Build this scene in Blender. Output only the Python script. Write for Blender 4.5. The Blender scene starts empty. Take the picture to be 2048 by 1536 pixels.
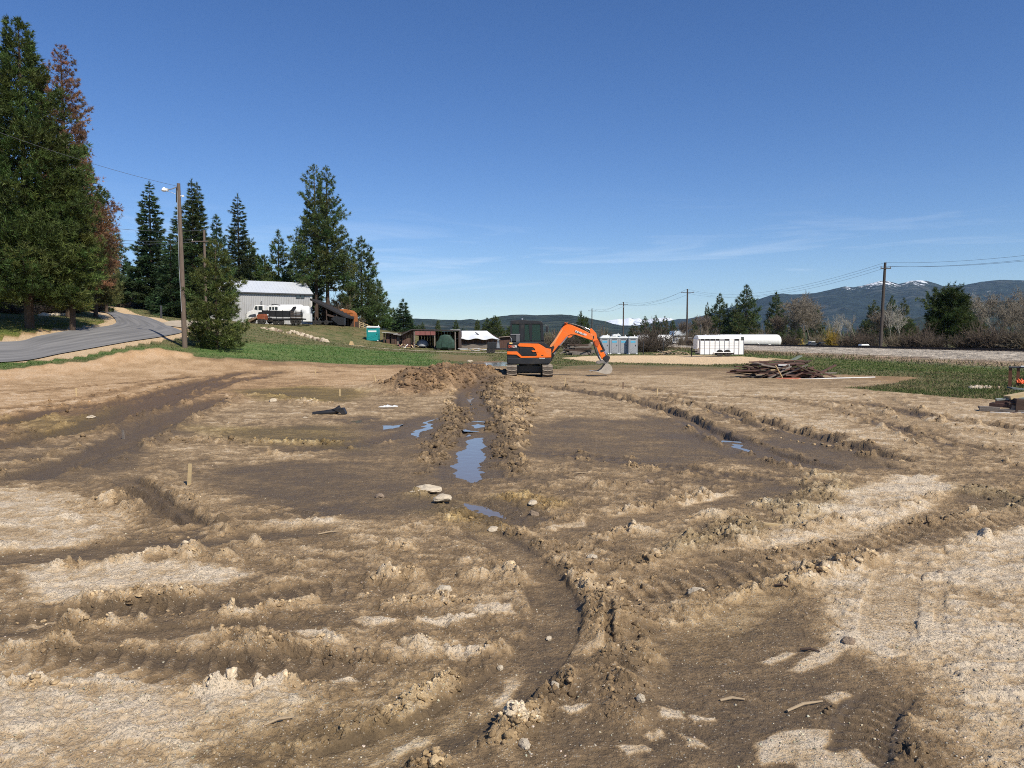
import bpy, math, random
import numpy as np
from math import radians, sin, cos, tan, pi, sqrt, atan2
from mathutils import Vector, Matrix

S = bpy.context.scene
COL = S.collection

# ------------------------------------------------------------------ camera
F = 1490.0            # focal length in pixels of a 2048 wide picture
HOR = 680.0           # row of the horizon
PITCH = math.atan((768.0 - HOR) / F)
CAM = np.array([0.0, 0.0, 1.72])
cd = bpy.data.cameras.new('camera')
cd.sensor_width = 36.0
cd.lens = 36.0 * F / 2048.0
cd.clip_start = 0.1
cd.clip_end = 90000.0
cam = bpy.data.objects.new('camera', cd)
COL.objects.link(cam)
cam.location = CAM
cam.rotation_euler = (pi / 2 - PITCH, 0, 0)
S.camera = cam

# ------------------------------------------------------------------ light
SUN_EL, SUN_AZ = radians(46.0), radians(38.0)    # sun stands behind the camera, to the right
sl = bpy.data.lights.new('sun', 'SUN')
sl.energy = 5.2
sl.angle = radians(0.53)
sl.color = (1.0, 0.93, 0.80)
sun = bpy.data.objects.new('sun', sl)
COL.objects.link(sun)
SD = Vector((sin(SUN_AZ) * cos(SUN_EL), -cos(SUN_AZ) * cos(SUN_EL), sin(SUN_EL)))   # towards the sun
sun.rotation_euler = SD.to_track_quat('Z', 'Y').to_euler()

W = bpy.data.worlds.new('World')
S.world = W
W.use_nodes = True
wn, wl = W.node_tree.nodes, W.node_tree.links
wn.clear()
out = wn.new('ShaderNodeOutputWorld')
bg = wn.new('ShaderNodeBackground')
sky = wn.new('ShaderNodeTexSky')
sky.sky_type = 'NISHITA'
sky.sun_disc = False
sky.sun_elevation = SUN_EL
sky.sun_rotation = pi - SUN_AZ
sky.altitude = 1500.0
sky.air_density = 1.0
sky.dust_density = 0.35
sky.ozone_density = 3.0
bg.inputs['Strength'].default_value = 0.115
# thin cirrus streaks low over the horizon
tc = wn.new('ShaderNodeTexCoord')
sep = wn.new('ShaderNodeSeparateXYZ')
wl.new(tc.outputs['Generated'], sep.inputs[0])
mp = wn.new('ShaderNodeMapping')
mp.inputs['Scale'].default_value = (2.2, 2.2, 26.0)
mp.inputs['Rotation'].default_value = (0.0, radians(-2.2), 0.3)
mp.inputs['Location'].default_value = (3.1, 0.4, 0.7)
wl.new(tc.outputs['Generated'], mp.inputs[0])
nz = wn.new('ShaderNodeTexNoise')
nz.inputs['Scale'].default_value = 1.5
nz.inputs['Detail'].default_value = 7.0
nz.inputs['Roughness'].default_value = 0.58
nz.inputs['Distortion'].default_value = 0.6
wl.new(mp.outputs[0], nz.inputs['Vector'])
cr = wn.new('ShaderNodeMapRange')
cr.inputs['From Min'].default_value = 0.52
cr.inputs['From Max'].default_value = 0.78
wl.new(nz.outputs['Fac'], cr.inputs['Value'])
el = wn.new('ShaderNodeMapRange')
el.interpolation_type = 'SMOOTHSTEP'
el.inputs['From Min'].default_value = 0.20
el.inputs['From Max'].default_value = 0.06
wl.new(sep.outputs['Z'], el.inputs['Value'])
mu = wn.new('ShaderNodeMath'); mu.operation = 'MULTIPLY'
wl.new(cr.outputs[0], mu.inputs[0]); wl.new(el.outputs[0], mu.inputs[1])
mu2 = wn.new('ShaderNodeMath'); mu2.operation = 'MULTIPLY'
mu2.inputs[1].default_value = 0.42
wl.new(mu.outputs[0], mu2.inputs[0])
hs = wn.new('ShaderNodeHueSaturation')
hs.inputs['Hue'].default_value = 0.510
hs.inputs['Saturation'].default_value = 1.22
hs.inputs['Value'].default_value = 1.0
wl.new(sky.outputs[0], hs.inputs['Color'])
mx = wn.new('ShaderNodeMix'); mx.data_type = 'RGBA'
wl.new(mu2.outputs[0], mx.inputs[0])
wl.new(hs.outputs[0], mx.inputs[6])
mx.inputs[7].default_value = (9.5, 10.0, 10.6, 1)
wl.new(mx.outputs[2], bg.inputs['Color'])
wl.new(bg.outputs[0], out.inputs['Surface'])

S.view_settings.view_transform = 'Standard'
S.view_settings.look = 'None'
S.view_settings.exposure = 0.10
S.view_settings.gamma = 1.0
S.view_settings.use_curve_mapping = False
S.cycles.use_denoising = False
try:
    S.cycles.denoiser = 'OPENIMAGEDENOISE'
    S.cycles.denoising_input_passes = 'RGB_ALBEDO_NORMAL'
except Exception:
    pass
S.cycles.max_bounces = 6
S.cycles.diffuse_bounces = 2
S.cycles.glossy_bounces = 3
S.cycles.transmission_bounces = 4
S.cycles.transparent_max_bounces = 8
S.cycles.volume_bounces = 0
S.cycles.caustics_reflective = False
S.cycles.caustics_refractive = False
S.cycles.sample_clamp_indirect = 6.0
S.cycles.pixel_filter_type = 'BLACKMAN_HARRIS'
S.cycles.filter_width = 1.0

# ------------------------------------------------------------------ noise
_rs = np.random.RandomState(11)
_PERM = np.concatenate([_rs.permutation(256)] * 3).astype(np.int32)
_GA = _rs.uniform(0, 2 * pi, 256)
_GX, _GY = np.cos(_GA).astype(np.float32), np.sin(_GA).astype(np.float32)


def perlin(x, y, seed=0):
    x = x + seed * 37.17; y = y + seed * 19.73
    xi = np.floor(x); yi = np.floor(y)
    xf = (x - xi).astype(np.float32); yf = (y - yi).astype(np.float32)
    xi = xi.astype(np.int64) & 255; yi = yi.astype(np.int64) & 255
    u = xf * xf * xf * (xf * (xf * 6 - 15) + 10)
    v = yf * yf * yf * (yf * (yf * 6 - 15) + 10)
    a = _PERM[xi] + yi; b = _PERM[xi + 1] + yi
    def g(h, dx, dy):
        h = _PERM[h]
        return _GX[h] * dx + _GY[h] * dy
    n00 = g(a, xf, yf); n10 = g(b, xf - 1, yf)
    n01 = g(a + 1, xf, yf - 1); n11 = g(b + 1, xf - 1, yf - 1)
    r = n00 + u * (n10 - n00)
    r = r + v * ((n01 + u * (n11 - n01)) - r)
    return r * 1.5          # about -1 .. 1


def fbm(x, y, wl, octs, seed=0, gain=0.5, lim=None):
    """fractal noise of wavelength wl; lim is the local sampling distance: octaves finer than it are left out"""
    s = np.zeros_like(x, dtype=np.float32); a = 1.0; t = 0.0; w = wl
    for i in range(octs):
        n = perlin(x / w, y / w, seed + i * 3)
        if lim is not None:
            n = n * np.clip(w / (2.0 * lim) - 0.7, 0, 1)
        s += a * n; t += a; a *= gain; w *= 0.5
    return s / t


def billow(x, y, wl, octs, seed=0, gain=0.55, lim=None):
    s = np.zeros_like(x, dtype=np.float32); a = 1.0; t = 0.0; w = wl
    for i in range(octs):
        n = 1.0 - 2.0 * np.minimum(np.abs(perlin(x / w, y / w, seed + i * 5)) * 1.6, 1.0)
        if lim is not None:
            n = n * np.clip(w / (2.0 * lim) - 0.7, 0, 1)
        s += a * n; t += a; a *= gain; w *= 0.5
    return s / t            # rounded lumps where high... ridges sharp


def sstep(a, b, x):
    t = np.clip((x - a) / (b - a), 0, 1)
    return t * t * (3 - 2 * t)


# ------------------------------------------------------------------ pixel rays to places
def ray(px, py):
    a = (np.asarray(px, float) - 1024.0) / F
    b = (768.0 - np.asarray(py, float)) / F
    return a, b * sin(PITCH) + cos(PITCH), b * cos(PITCH) - sin(PITCH)


def P(px, py, D):
    a, dy, dz = ray(px, py)
    t = D / dy
    return np.array([a * t, D + 0 * t, CAM[2] + dz * t])


_ctl = []
def _c(px, py, D): _ctl.append(P(px, py, D))
for q in [(0, 752, 36), (200, 737, 42), (310, 722, 46), (400, 714, 50), (480, 722, 47), (600, 724, 56), (740, 727, 54), (880, 733, 50),
          (0, 735, 38.5), (100, 720, 41), (200, 704, 46), (300, 692, 50), (370, 694, 52), (430, 692, 53),
          (0, 721, 40.5), (130, 700, 45), (250, 684, 51), (355, 665, 58), (362, 655, 64), (330, 645, 70), (300, 635, 80), (240, 622, 95),
          (0, 696, 46), (80, 686, 49), (150, 675, 53), (215, 664, 58), (228, 650, 65), (225, 640, 72), (205, 630, 85), (185, 622, 100),
          (-300, 700, 44), (-300, 745, 35), (-600, 700, 42),
          (60, 642, 52), (0, 640, 50), (-100, 630, 50), (0, 690, 47), (200, 645, 68), (160, 625, 85), (120, 640, 60),
          (300, 612, 110), (360, 636, 85), (420, 640, 85), (600, 704, 62), (870, 716, 66), (500, 684, 75), (700, 697, 80), (880, 709, 85),
          (490, 656, 105), (560, 672, 95), (640, 684, 95), (740, 694, 100), (860, 701, 105), (1000, 706, 105),
          (430, 648, 125), (500, 649, 125), (620, 650, 125), (700, 652, 125), (740, 665, 128), (760, 690, 118), (830, 695, 115), (920, 697, 118), (1000, 700, 120),
          (0, 595, 80), (100, 598, 120), (250, 605, 150), (450, 615, 180), (620, 640, 160), (700, 648, 170), (800, 670, 180), (900, 681, 200),
          (1240, 711, 94), (1440, 711, 80), (1100, 711, 92), (420, 760, 34), (600, 770, 30)]:
    _c(*q)
for X in (-40, -24, -12, 0, 12, 24, 40):
    for Y in (-12, 2, 12, 22):
        _ctl.append(np.array([X, Y, 0.0]))
for X, Y in ((-12, 31), (0, 32), (12, 34), (24, 34), (40, 34), (0, 48), (14, 50), (28, 55), (50, 55), (10, 70), (30, 85), (60, 85), (45, 130), (0, 140), (20, 180), (80, 180), (0, 220), (60, 220)):
    _ctl.append(np.array([X, Y, 0.0 if Y < 100 else -0.2]))
_ctl = np.array(_ctl)


def _phi(dx, dy):
    r2 = dx * dx + dy * dy + 2.0
    return 0.5 * r2 * np.log(r2)
_n = len(_ctl)
_sc = 0.1
_A = np.zeros((_n + 3, _n + 3))
_cx, _cy = _ctl[:, 0] * _sc, _ctl[:, 1] * _sc
_A[:_n, :_n] = _phi(_cx[:, None] - _cx[None], _cy[:, None] - _cy[None]) + np.eye(_n) * 0.3
_A[:_n, _n] = 1; _A[:_n, _n + 1] = _cx; _A[:_n, _n + 2] = _cy
_A[_n, :_n] = 1; _A[_n + 1, :_n] = _cx; _A[_n + 2, :_n] = _cy
_w = np.linalg.solve(_A, np.concatenate([_ctl[:, 2], [0, 0, 0]]))


def _rbf(X, Y):
    x = X * _sc; y = Y * _sc
    z = _w[_n] + _w[_n + 1] * x + _w[_n + 2] * y
    for i in range(_n):
        z = z + _w[i] * _phi(x - _cx[i], y - _cy[i])
    return z

_gx = np.linspace(-160, 120, 281); _gy = np.linspace(-20, 260, 281)
_GXX, _GYY = np.meshgrid(_gx, _gy)
_tab = _rbf(_GXX, _GYY)
# flat where the pad and the valley floor are; let the fitted surface rule only in the west and north-west
_tab = np.clip(_tab, -0.35, 14.0)
_hill = sstep(6.0, -14.0, _GXX - 0.05 * (_GYY - 30))
_near = sstep(27.0, 36.0, _GYY - 0.0 * _GXX)
_tab = _tab * np.maximum(_hill, 0.25) * _near


def base_z(X, Y):
    X = np.asarray(X, float); Y = np.asarray(Y, float)
    u = np.clip((X + 160) / 280 * 280, 0, 279.999); v = np.clip((Y + 20) / 280 * 280, 0, 279.999)
    i = u.astype(int); j = v.astype(int); fu = u - i; fv = v - j
    z = (_tab[j, i] * (1 - fu) + _tab[j, i + 1] * fu) * (1 - fv) + (_tab[j + 1, i] * (1 - fu) + _tab[j + 1, i + 1] * fu) * fv
    far = sstep(190, 420, np.hypot(X, Y))
    return z * (1 - far) + (-0.3) * far


def G(px, py):
    """the place on the bare ground that a pixel of the photograph shows"""
    px = np.atleast_1d(np.asarray(px, float)); py = np.atleast_1d(np.asarray(py, float))
    a, dy, dz = ray(px, py)
    D = np.geomspace(1.5, 260, 900)
    X = (a / dy)[:, None] * D; Z = CAM[2] + (dz / dy)[:, None] * D
    g = base_z(X, np.broadcast_to(D, X.shape)) - Z
    hit = np.argmax(g > 0, axis=1)
    hit = np.where((g > 0).any(axis=1), hit, 899)
    d1 = D[hit]; d0 = D[np.maximum(hit - 1, 0)]
    r = np.arange(len(px)); g1 = g[r, hit]; g0 = g[r, np.maximum(hit - 1, 0)]
    t = np.where(g1 != g0, np.clip(-g0 / np.where(g1 == g0, 1, g1 - g0), 0, 1), 0)
    d = d0 + (d1 - d0) * t
    return np.stack([a / dy * d, d], 1)


def GP(px, py):
    q = G(px, py)[0]
    return np.array([q[0], q[1], float(base_z(q[0], q[1]))])


# ------------------------------------------------------------------ materials
def nmat(name):
    m = bpy.data.materials.new(name)
    m.use_nodes = True
    nt = m.node_tree
    return m, nt.nodes, nt.links, nt.nodes['Principled BSDF']


def rgba(c): return (c[0], c[1], c[2], 1.0)


def mat(name, col, rough=0.7, metal=0.0, var=0.25, scale=3.0, bump=0.0, bscale=20.0, dirt=None, spec=0.5, coat=0.0, detail=6.0, stretch=None):
    """painted / weathered surface: colour varied by two noises, optional dirt colour in patches, optional bump"""
    m, n, l, b = nmat(name)
    b.inputs['Roughness'].default_value = rough
    b.inputs['Metallic'].default_value = metal
    b.inputs['Specular IOR Level'].default_value = spec
    b.inputs['Coat Weight'].default_value = coat
    t = n.new('ShaderNodeTexCoord')
    vec = t.outputs['Object']
    if stretch:
        mpn = n.new('ShaderNodeMapping'); mpn.inputs['Scale'].default_value = stretch
        l.new(vec, mpn.inputs[0]); vec = mpn.outputs[0]
    nz = n.new('ShaderNodeTexNoise'); nz.inputs['Scale'].default_value = scale
    nz.inputs['Detail'].default_value = detail; nz.inputs['Roughness'].default_value = 0.65
    l.new(vec, nz.inputs['Vector'])
    r = n.new('ShaderNodeMapRange')
    r.inputs['From Min'].default_value = 0.3; r.inputs['From Max'].default_value = 0.7
    r.inputs['To Min'].default_value = 1 - var; r.inputs['To Max'].default_value = 1 + var * 0.6
    l.new(nz.outputs['Fac'], r.inputs['Value'])
    v = n.new('ShaderNodeVectorMath'); v.operation = 'SCALE'
    v.inputs[0].default_value = col
    l.new(r.outputs[0], v.inputs['Scale'])
    c = v.outputs[0]
    if dirt is not None:
        n2 = n.new('ShaderNodeTexNoise'); n2.inputs['Scale'].default_value = scale * 0.6 + 0.7
        n2.inputs['Detail'].default_value = 8.0; n2.inputs['Roughness'].default_value = 0.7
        l.new(vec, n2.inputs['Vector'])
        r2 = n.new('ShaderNodeMapRange')
        r2.inputs['From Min'].default_value = 0.5; r2.inputs['From Max'].default_value = 0.72
        l.new(n2.outputs['Fac'], r2.inputs['Value'])
        mm = n.new('ShaderNodeMath'); mm.operation = 'MULTIPLY'; mm.inputs[1].default_value = dirt[1]
        l.new(r2.outputs[0], mm.inputs[0])
        x = n.new('ShaderNodeMix'); x.data_type = 'RGBA'
        l.new(mm.outputs[0], x.inputs[0]); l.new(c, x.inputs[6]); x.inputs[7].default_value = rgba(dirt[0])
        c = x.outputs[2]
    l.new(c, b.inputs['Base Color'])
    if bump:
        n3 = n.new('ShaderNodeTexNoise'); n3.inputs['Scale'].default_value = bscale; n3.inputs['Detail'].default_value = 5
        l.new(vec, n3.inputs['Vector'])
        bp = n.new('ShaderNodeBump'); bp.inputs['Strength'].default_value = bump; bp.inputs['Distance'].default_value = 0.03
        l.new(n3.outputs['Fac'], bp.inputs['Height']); l.new(bp.outputs[0], b.inputs['Normal'])
    return m


def attr_mat(name, attr='tint', rough=0.85, spec=0.25, trans=0.0, noise=0.0, nscale=8.0):
    """colour comes from a per-vertex colour that belongs to the thing (each tuft, clod or board has its own)"""
    m, n, l, b = nmat(name)
    b.inputs['Roughness'].default_value = rough
    b.inputs['Specular IOR Level'].default_value = spec
    a = n.new('ShaderNodeAttribute'); a.attribute_name = attr
    c = a.outputs['Color']
    if noise:
        t = n.new('ShaderNodeTexCoord')
        nz = n.new('ShaderNodeTexNoise'); nz.inputs['Scale'].default_value = nscale; nz.inputs['Detail'].default_value = 6
        l.new(t.outputs['Object'], nz.inputs['Vector'])
        r = n.new('ShaderNodeMapRange'); r.inputs['From Min'].default_value = .3; r.inputs['From Max'].default_value = .7
        r.inputs['To Min'].default_value = 1 - noise; r.inputs['To Max'].default_value = 1 + noise
        l.new(nz.outputs['Fac'], r.inputs['Value'])
        v = n.new('ShaderNodeVectorMath'); v.operation = 'SCALE'
        l.new(c, v.inputs[0]); l.new(r.outputs[0], v.inputs['Scale']); c = v.outputs[0]
    l.new(c, b.inputs['Base Color'])
    if trans:
        tr = n.new('ShaderNodeBsdfTranslucent'); l.new(c, tr.inputs['Color'])
        ms = n.new('ShaderNodeMixShader'); ms.inputs[0].default_value = trans
        l.new(b.outputs[0], ms.inputs[1]); l.new(tr.outputs[0], ms.inputs[2])
        l.new(ms.outputs[0], n['Material Output'].inputs['Surface'])
    return m


# ------------------------------------------------------------------ meshes and objects
def np_mesh(name, V, faces, tint=None, attrs=None, smooth=False, mats=()):
    """faces: list of int arrays, each (n,3) or (n,4)"""
    me = bpy.data.meshes.new(name)
    V = np.ascontiguousarray(V, dtype=np.float32)
    me.vertices.add(len(V)); me.vertices.foreach_set('co', V.ravel())
    faces = [np.asarray(f, dtype=np.int32) for f in faces if len(f)]
    loops = np.concatenate([f.ravel() for f in faces])
    sizes = np.concatenate([np.full(len(f), f.shape[1], dtype=np.int32) for f in faces])
    starts = np.concatenate([[0], np.cumsum(sizes)[:-1]]).astype(np.int32)
    me.loops.add(len(loops)); me.loops.foreach_set('vertex_index', loops)
    me.polygons.add(len(sizes)); me.polygons.foreach_set('loop_start', starts)
    me.update(calc_edges=True)
    if smooth:
        me.shade_smooth()
    if tint is not None:
        a = me.attributes.new('tint', 'FLOAT_COLOR', 'POINT')
        c = np.ones((len(V), 4), dtype=np.float32); c[:, :3] = tint
        a.data.foreach_set('color', c.ravel())
    for k, v in (attrs or {}).items():
        a = me.attributes.new(k, 'FLOAT', 'POINT')
        a.data.foreach_set('value', np.ascontiguousarray(v, dtype=np.float32).ravel())
    for m in mats:
        me.materials.append(m)
    return me


def link(name, me, parent=None, loc=None, rot=None, kind=None, label=None, cat=None, group=None):
    o = bpy.data.objects.new(name, me)
    COL.objects.link(o)
    if parent is not None: o.parent = parent
    if loc is not None: o.location = [float(v) for v in loc]
    if rot is not None: o.rotation_euler = rot
    if kind: o['kind'] = kind
    if label: o['label'] = label
    if cat: o['category'] = cat
    if group: o['group'] = group
    return o


def thing(name, label, cat, loc=(0, 0, 0), rz=0.0, group=None):
    return link(name, None, None, loc, (0, 0, rz), None, label, cat, group)


def kids(o):
    return [c for c in bpy.data.objects if c.parent is o]


class MB:
    """collects solids into one mesh"""
    def __init__(s):
        s.v = []; s.f = []; s.n = 0
    def add(s, V, Fs):
        V = np.asarray(V, float); k = s.n
        s.v.append(V); s.n += len(V)
        for f in Fs: s.f.append([int(i) + k for i in f])
        return s
    def box(s, c, d, rz=0.0, rx=0.0, ry=0.0):
        h = np.array(d, float) / 2
        V = np.array([[x, y, z] for x in (-1, 1) for y in (-1, 1) for z in (-1, 1)], float) * h
        R = np.array((Matrix.Rotation(rz, 3, 'Z') @ Matrix.Rotation(ry, 3, 'Y') @ Matrix.Rotation(rx, 3, 'X')))
        V = V @ R.T + np.array(c, float)
        return s.add(V, [(0, 1, 3, 2), (4, 6, 7, 5), (0, 4, 5, 1), (2, 3, 7, 6), (0, 2, 6, 4), (1, 5, 7, 3)])
    def bx(s, x0, x1, y0, y1, z0, z1):
        return s.box(((x0 + x1) / 2, (y0 + y1) / 2, (z0 + z1) / 2), (abs(x1 - x0), abs(y1 - y0), abs(z1 - z0)))
    def prism(s, pts, a0, a1, axis='y'):
        """outline pts (2-D) pushed from a0 to a1 along axis; 'y': pts are (x, z); 'x': (y, z); 'z': (x, y)"""
        n = len(pts)
        def m(p, a):
            return {'y': (p[0], a, p[1]), 'x': (a, p[0], p[1]), 'z': (p[0], p[1], a)}[axis]
        V = [m(p, a0) for p in pts] + [m(p, a1) for p in pts]
        Fs = [tuple(range(n)), tuple(range(2 * n - 1, n - 1, -1))]
        Fs += [(i, n + i, n + (i + 1) % n, (i + 1) % n) for i in range(n)]
        return s.add(V, Fs)
    def tube(s, pts, r, k=8, caps=True):
        """round bar along pts; r one radius or one per point"""
        pts = [Vector([float(c) for c in p]) for p in pts]
        rs = r if hasattr(r, '__len__') else [r] * len(pts)
        V = []; Fs = []
        for i, p in enumerate(pts):
            d = (pts[min(i + 1, len(pts) - 1)] - pts[max(i - 1, 0)])
            if d.length < 1e-9: d = Vector((0, 0, 1))
            d.normalize()
            u = d.cross(Vector((0, 0, 1)) if abs(d.z) < .9 else Vector((1, 0, 0))).normalized(); w = d.cross(u)
            for j in range(k):
                a = 2 * pi * j / k
                V.append(tuple(p + (u * cos(a) + w * sin(a)) * rs[i]))
        for i in range(len(pts) - 1):
            for j in range(k):
                a = i * k + j; b = i * k + (j + 1) % k
                Fs.append((a, b, b + k, a + k))
        if caps:
            Fs.append(tuple(range(k))[::-1]); Fs.append(tuple(range((len(pts) - 1) * k, len(pts) * k)))
        return s.add(V, Fs)
    def lathe(s, prof, c=(0, 0, 0), k=20, axis='z'):
        """prof: (radius, height) pairs turned about axis"""
        V = []; Fs = []
        for r_, h in prof:
            for j in range(k):
                a = 2 * pi * j / k
                p = (r_ * cos(a), r_ * sin(a), h)
                if axis == 'x': p = (h, p[0], p[1])
                if axis == 'y': p = (p[0], h, p[1])
                V.append((p[0] + c[0], p[1] + c[1], p[2] + c[2]))
        for i in range(len(prof) - 1):
            for j in range(k):
                a = i * k + j; b = i * k + (j + 1) % k
                Fs.append((a, b, b + k, a + k))
        Fs.append(tuple(range(k))[::-1]); Fs.append(tuple(range((len(prof) - 1) * k, len(prof) * k)))
        return s.add(V, Fs)
    def mesh(s, name, m=None, bevel=0.0, smooth=False):
        me = bpy.data.meshes.new(name)
        me.from_pydata([tuple(p) for p in np.concatenate(s.v)], [], s.f)
        if m is not None: me.materials.append(m)
        import bmesh
        b = bmesh.new(); b.from_mesh(me)
        bmesh.ops.recalc_face_normals(b, faces=b.faces)
        if bevel:
            es = [e for e in b.edges if len(e.link_faces) == 2 and e.calc_face_angle(0) > 0.6]
            bmesh.ops.bevel(b, geom=es, offset=bevel, segments=2, affect='EDGES', profile=0.6, clamp_overlap=True)
        b.to_mesh(me); b.free()
        if smooth:
            me.shade_smooth()
            try: me.set_sharp_from_angle(angle=radians(38))
            except Exception: pass
        return me
    def put(s, name, m, parent=None, bevel=0.0, smooth=False, **kw):
        return link(name, s.mesh(name, m, bevel, smooth), parent, **kw)


def dup(o, loc=None, rz=None, **props):
    """a copy of a thing with copies of its parts and sub-parts"""
    c = o.copy(); COL.objects.link(c)
    if loc is not None: c.location = [float(v) for v in loc]
    if rz is not None: c.rotation_euler = (0, 0, rz)
    for k, v in props.items(): c[k] = v
    def rec(src, dst):
        for ch in src.children:
            d = ch.copy(); COL.objects.link(d); d.parent = dst
            rec(ch, d)
    rec(o, c)
    return c
# ------------------------------------------------------------------ the ground sheet
_v = np.arange(1165.0, 41.0, -1.62)
_Yn = 1.72 * F / _v
_Ym = np.geomspace(_Yn[-1] * 1.012, 260, 92)
_Yf = np.geomspace(270, 60000, 50)
_Yb = np.array([-14, -9, -5, -2, 0, 1.0, 1.7])
YR = np.concatenate([_Yb, _Yn, _Ym, _Yf])
NC = 1060
_s = np.linspace(-1, 1, NC); _t = 0.70 * _s + 0.30 * _s ** 3
_Wd = np.where(YR > 2.2, 0.80 * YR + 1.5, 0.80 * 2.2 + 1.5 + (2.2 - YR) * 2.0)
_Wd = np.where(YR > 62, _Wd + (YR - 62) * 0.25, _Wd)
NX = 12                # plain columns that carry the sheet on to both sides
_ext = _Wd[:, None] + 0.8 * np.arange(1, NX + 1)[None]
GXX = np.hstack([-_ext[:, ::-1], _Wd[:, None] * _t[None], _ext])
NF = NC; NC = NC + 2 * NX
GYY = np.repeat(YR[:, None], NC, 1)
NR = len(YR)
X = GXX.ravel(); Y = GYY.ravel()
DX = (np.gradient(GXX, axis=1)).ravel()
DY = np.abs(np.gradient(YR)); DY = np.repeat(DY[:, None], NC, 1).ravel()
LIM = np.maximum(DX, DY * 0.22).astype(np.float32)

BZ = base_z(X, Y)
NEAR = Y < 75
H = np.zeros_like(X, dtype=np.float32)          # relief on top of the base
DRY = np.zeros_like(H); CH = np.zeros_like(H)   # dryness, churn
TINT = np.ones((len(X), 3), dtype=np.float32)
GRASS = np.zeros_like(H); SM = np.zeros_like(H)   # SM: smeared smooth by a wheel or a blade
WX = X + fbm(X, Y, 1.1, 4, 3, lim=LIM) * (0.10 + 0.012 * Y); WY = Y + fbm(X, Y, 1.1, 4, 9, lim=LIM) * (0.10 + 0.016 * Y)


def poly_sd(pts, world=False, marg=3.0):
    """signed distance (inside positive) of the warped ground points to a polygon given in photograph pixels"""
    q = np.array(pts, float)
    w = q if world else G(q[:, 0], q[:, 1])
    lo = w.min(0) - marg; hi = w.max(0) + marg
    idx = np.nonzero((X > lo[0]) & (X < hi[0]) & (Y > lo[1]) & (Y < hi[1]))[0]
    x = WX[idx]; y = WY[idx]
    d = np.full(len(idx), 1e9); ins = np.zeros(len(idx), bool)
    n = len(w)
    for i in range(n):
        ax, ay = w[i]; bx_, by_ = w[(i + 1) % n]
        ex, ey = bx_ - ax, by_ - ay
        L = ex * ex + ey * ey + 1e-9
        t = np.clip(((x - ax) * ex + (y - ay) * ey) / L, 0, 1)
        d = np.minimum(d, np.hypot(x - ax - t * ex, y - ay - t * ey))
        c = (ay > y) != (by_ > y)
        with np.errstate(divide='ignore', invalid='ignore'):
            xi = ax + (y - ay) * ex / (ey if ey != 0 else 1e-12)
        ins ^= c & (x < xi)
    return idx, np.where(ins, d, -d)


def line_field(pts, reach, world=False, warp=0.5, smoothn=10):
    q = np.array(pts, float)
    w = q if world else G(q[:, 0], q[:, 1])
    # smooth the polyline (Catmull-Rom)
    pp = np.vstack([2 * w[0] - w[1], w, 2 * w[-1] - w[-2]]); o = []
    for i in range(1, len(pp) - 2):
        for t in np.linspace(0, 1, smoothn, endpoint=False):
            a, b, c, d = pp[i - 1], pp[i], pp[i + 1], pp[i + 2]
            o.append(0.5 * ((2 * b) + (-a + c) * t + (2 * a - 5 * b + 4 * c - d) * t * t + (-a + 3 * b - 3 * c + d) * t ** 3))
    o.append(w[-1]); w = np.array(o)
    lo = w.min(0) - reach; hi = w.max(0) + reach
    idx = np.nonzero((X > lo[0]) & (X < hi[0]) & (Y > lo[1]) & (Y < hi[1]))[0]
    x = X[idx] * (1 - warp) + WX[idx] * warp; y = Y[idx] * (1 - warp) + WY[idx] * warp
    best = np.full(len(idx), 1e9); sd = np.zeros(len(idx)); ss = np.zeros(len(idx)); s0 = 0.0
    for i in range(len(w) - 1):
        ex, ey = w[i + 1] - w[i]; L = math.hypot(ex, ey) + 1e-9
        t = np.clip(((x - w[i][0]) * ex + (y - w[i][1]) * ey) / (L * L), 0, 1)
        dx = x - w[i][0] - t * ex; dy = y - w[i][1] - t * ey
        d = np.hypot(dx, dy); m = d < best
        best[m] = d[m]; sd[m] = (np.where(ex * dy - ey * dx > 0, 1, -1) * d)[m]; ss[m] = (s0 + t * L)[m]
        s0 += L
    k = best < reach
    # fade at both ends
    return idx[k], sd[k], ss[k], s0


# --- the bulldozed pad: everything else outside is grass or rough ground
PAD = [(-500, 760), (0, 741), (100, 730), (180, 724), (230, 708), (310, 698), (350, 703), (400, 714), (600, 724), (800, 730), (880, 735), (960, 722), (1015, 722), (1015, 736), (1110, 738),
       (1300, 736), (1460, 738), (1560, 752), (1660, 748), (1760, 752), (1840, 755), (1790, 768), (1700, 776), (1760, 782), (1900, 793), (2060, 806), (2500, 840),
       (2600, 3000), (-600, 3000)]
_pw = [(-90, 30)] + [tuple(g) for g in G([p[0] for p in PAD[1:-3]], [p[1] for p in PAD[1:-3]])] + [(60, 22), (60, -20), (-60, -20)]
idx, sd = poly_sd(_pw, world=True, marg=200)
pad = np.zeros_like(H); pad[idx] = sstep(-0.25, 0.35, sd)
GRASS[:] = 1 - pad
_nb = fbm(X, Y, 9.0, 5, 41, lim=LIM); _nm = fbm(X, Y, 2.3, 5, 43, lim=LIM); _ns = fbm(X * 0.35, Y, 0.55, 5, 45, lim=LIM)
DRY[:] = 0.37 + 0.12 * sstep(9, 18, Y) + 0.18 * _nb + 0.16 * _nm + 0.12 * _ns
CH[:] = 0.12 + 0.25 * np.clip(_nm + 0.1, 0, 1)

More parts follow.
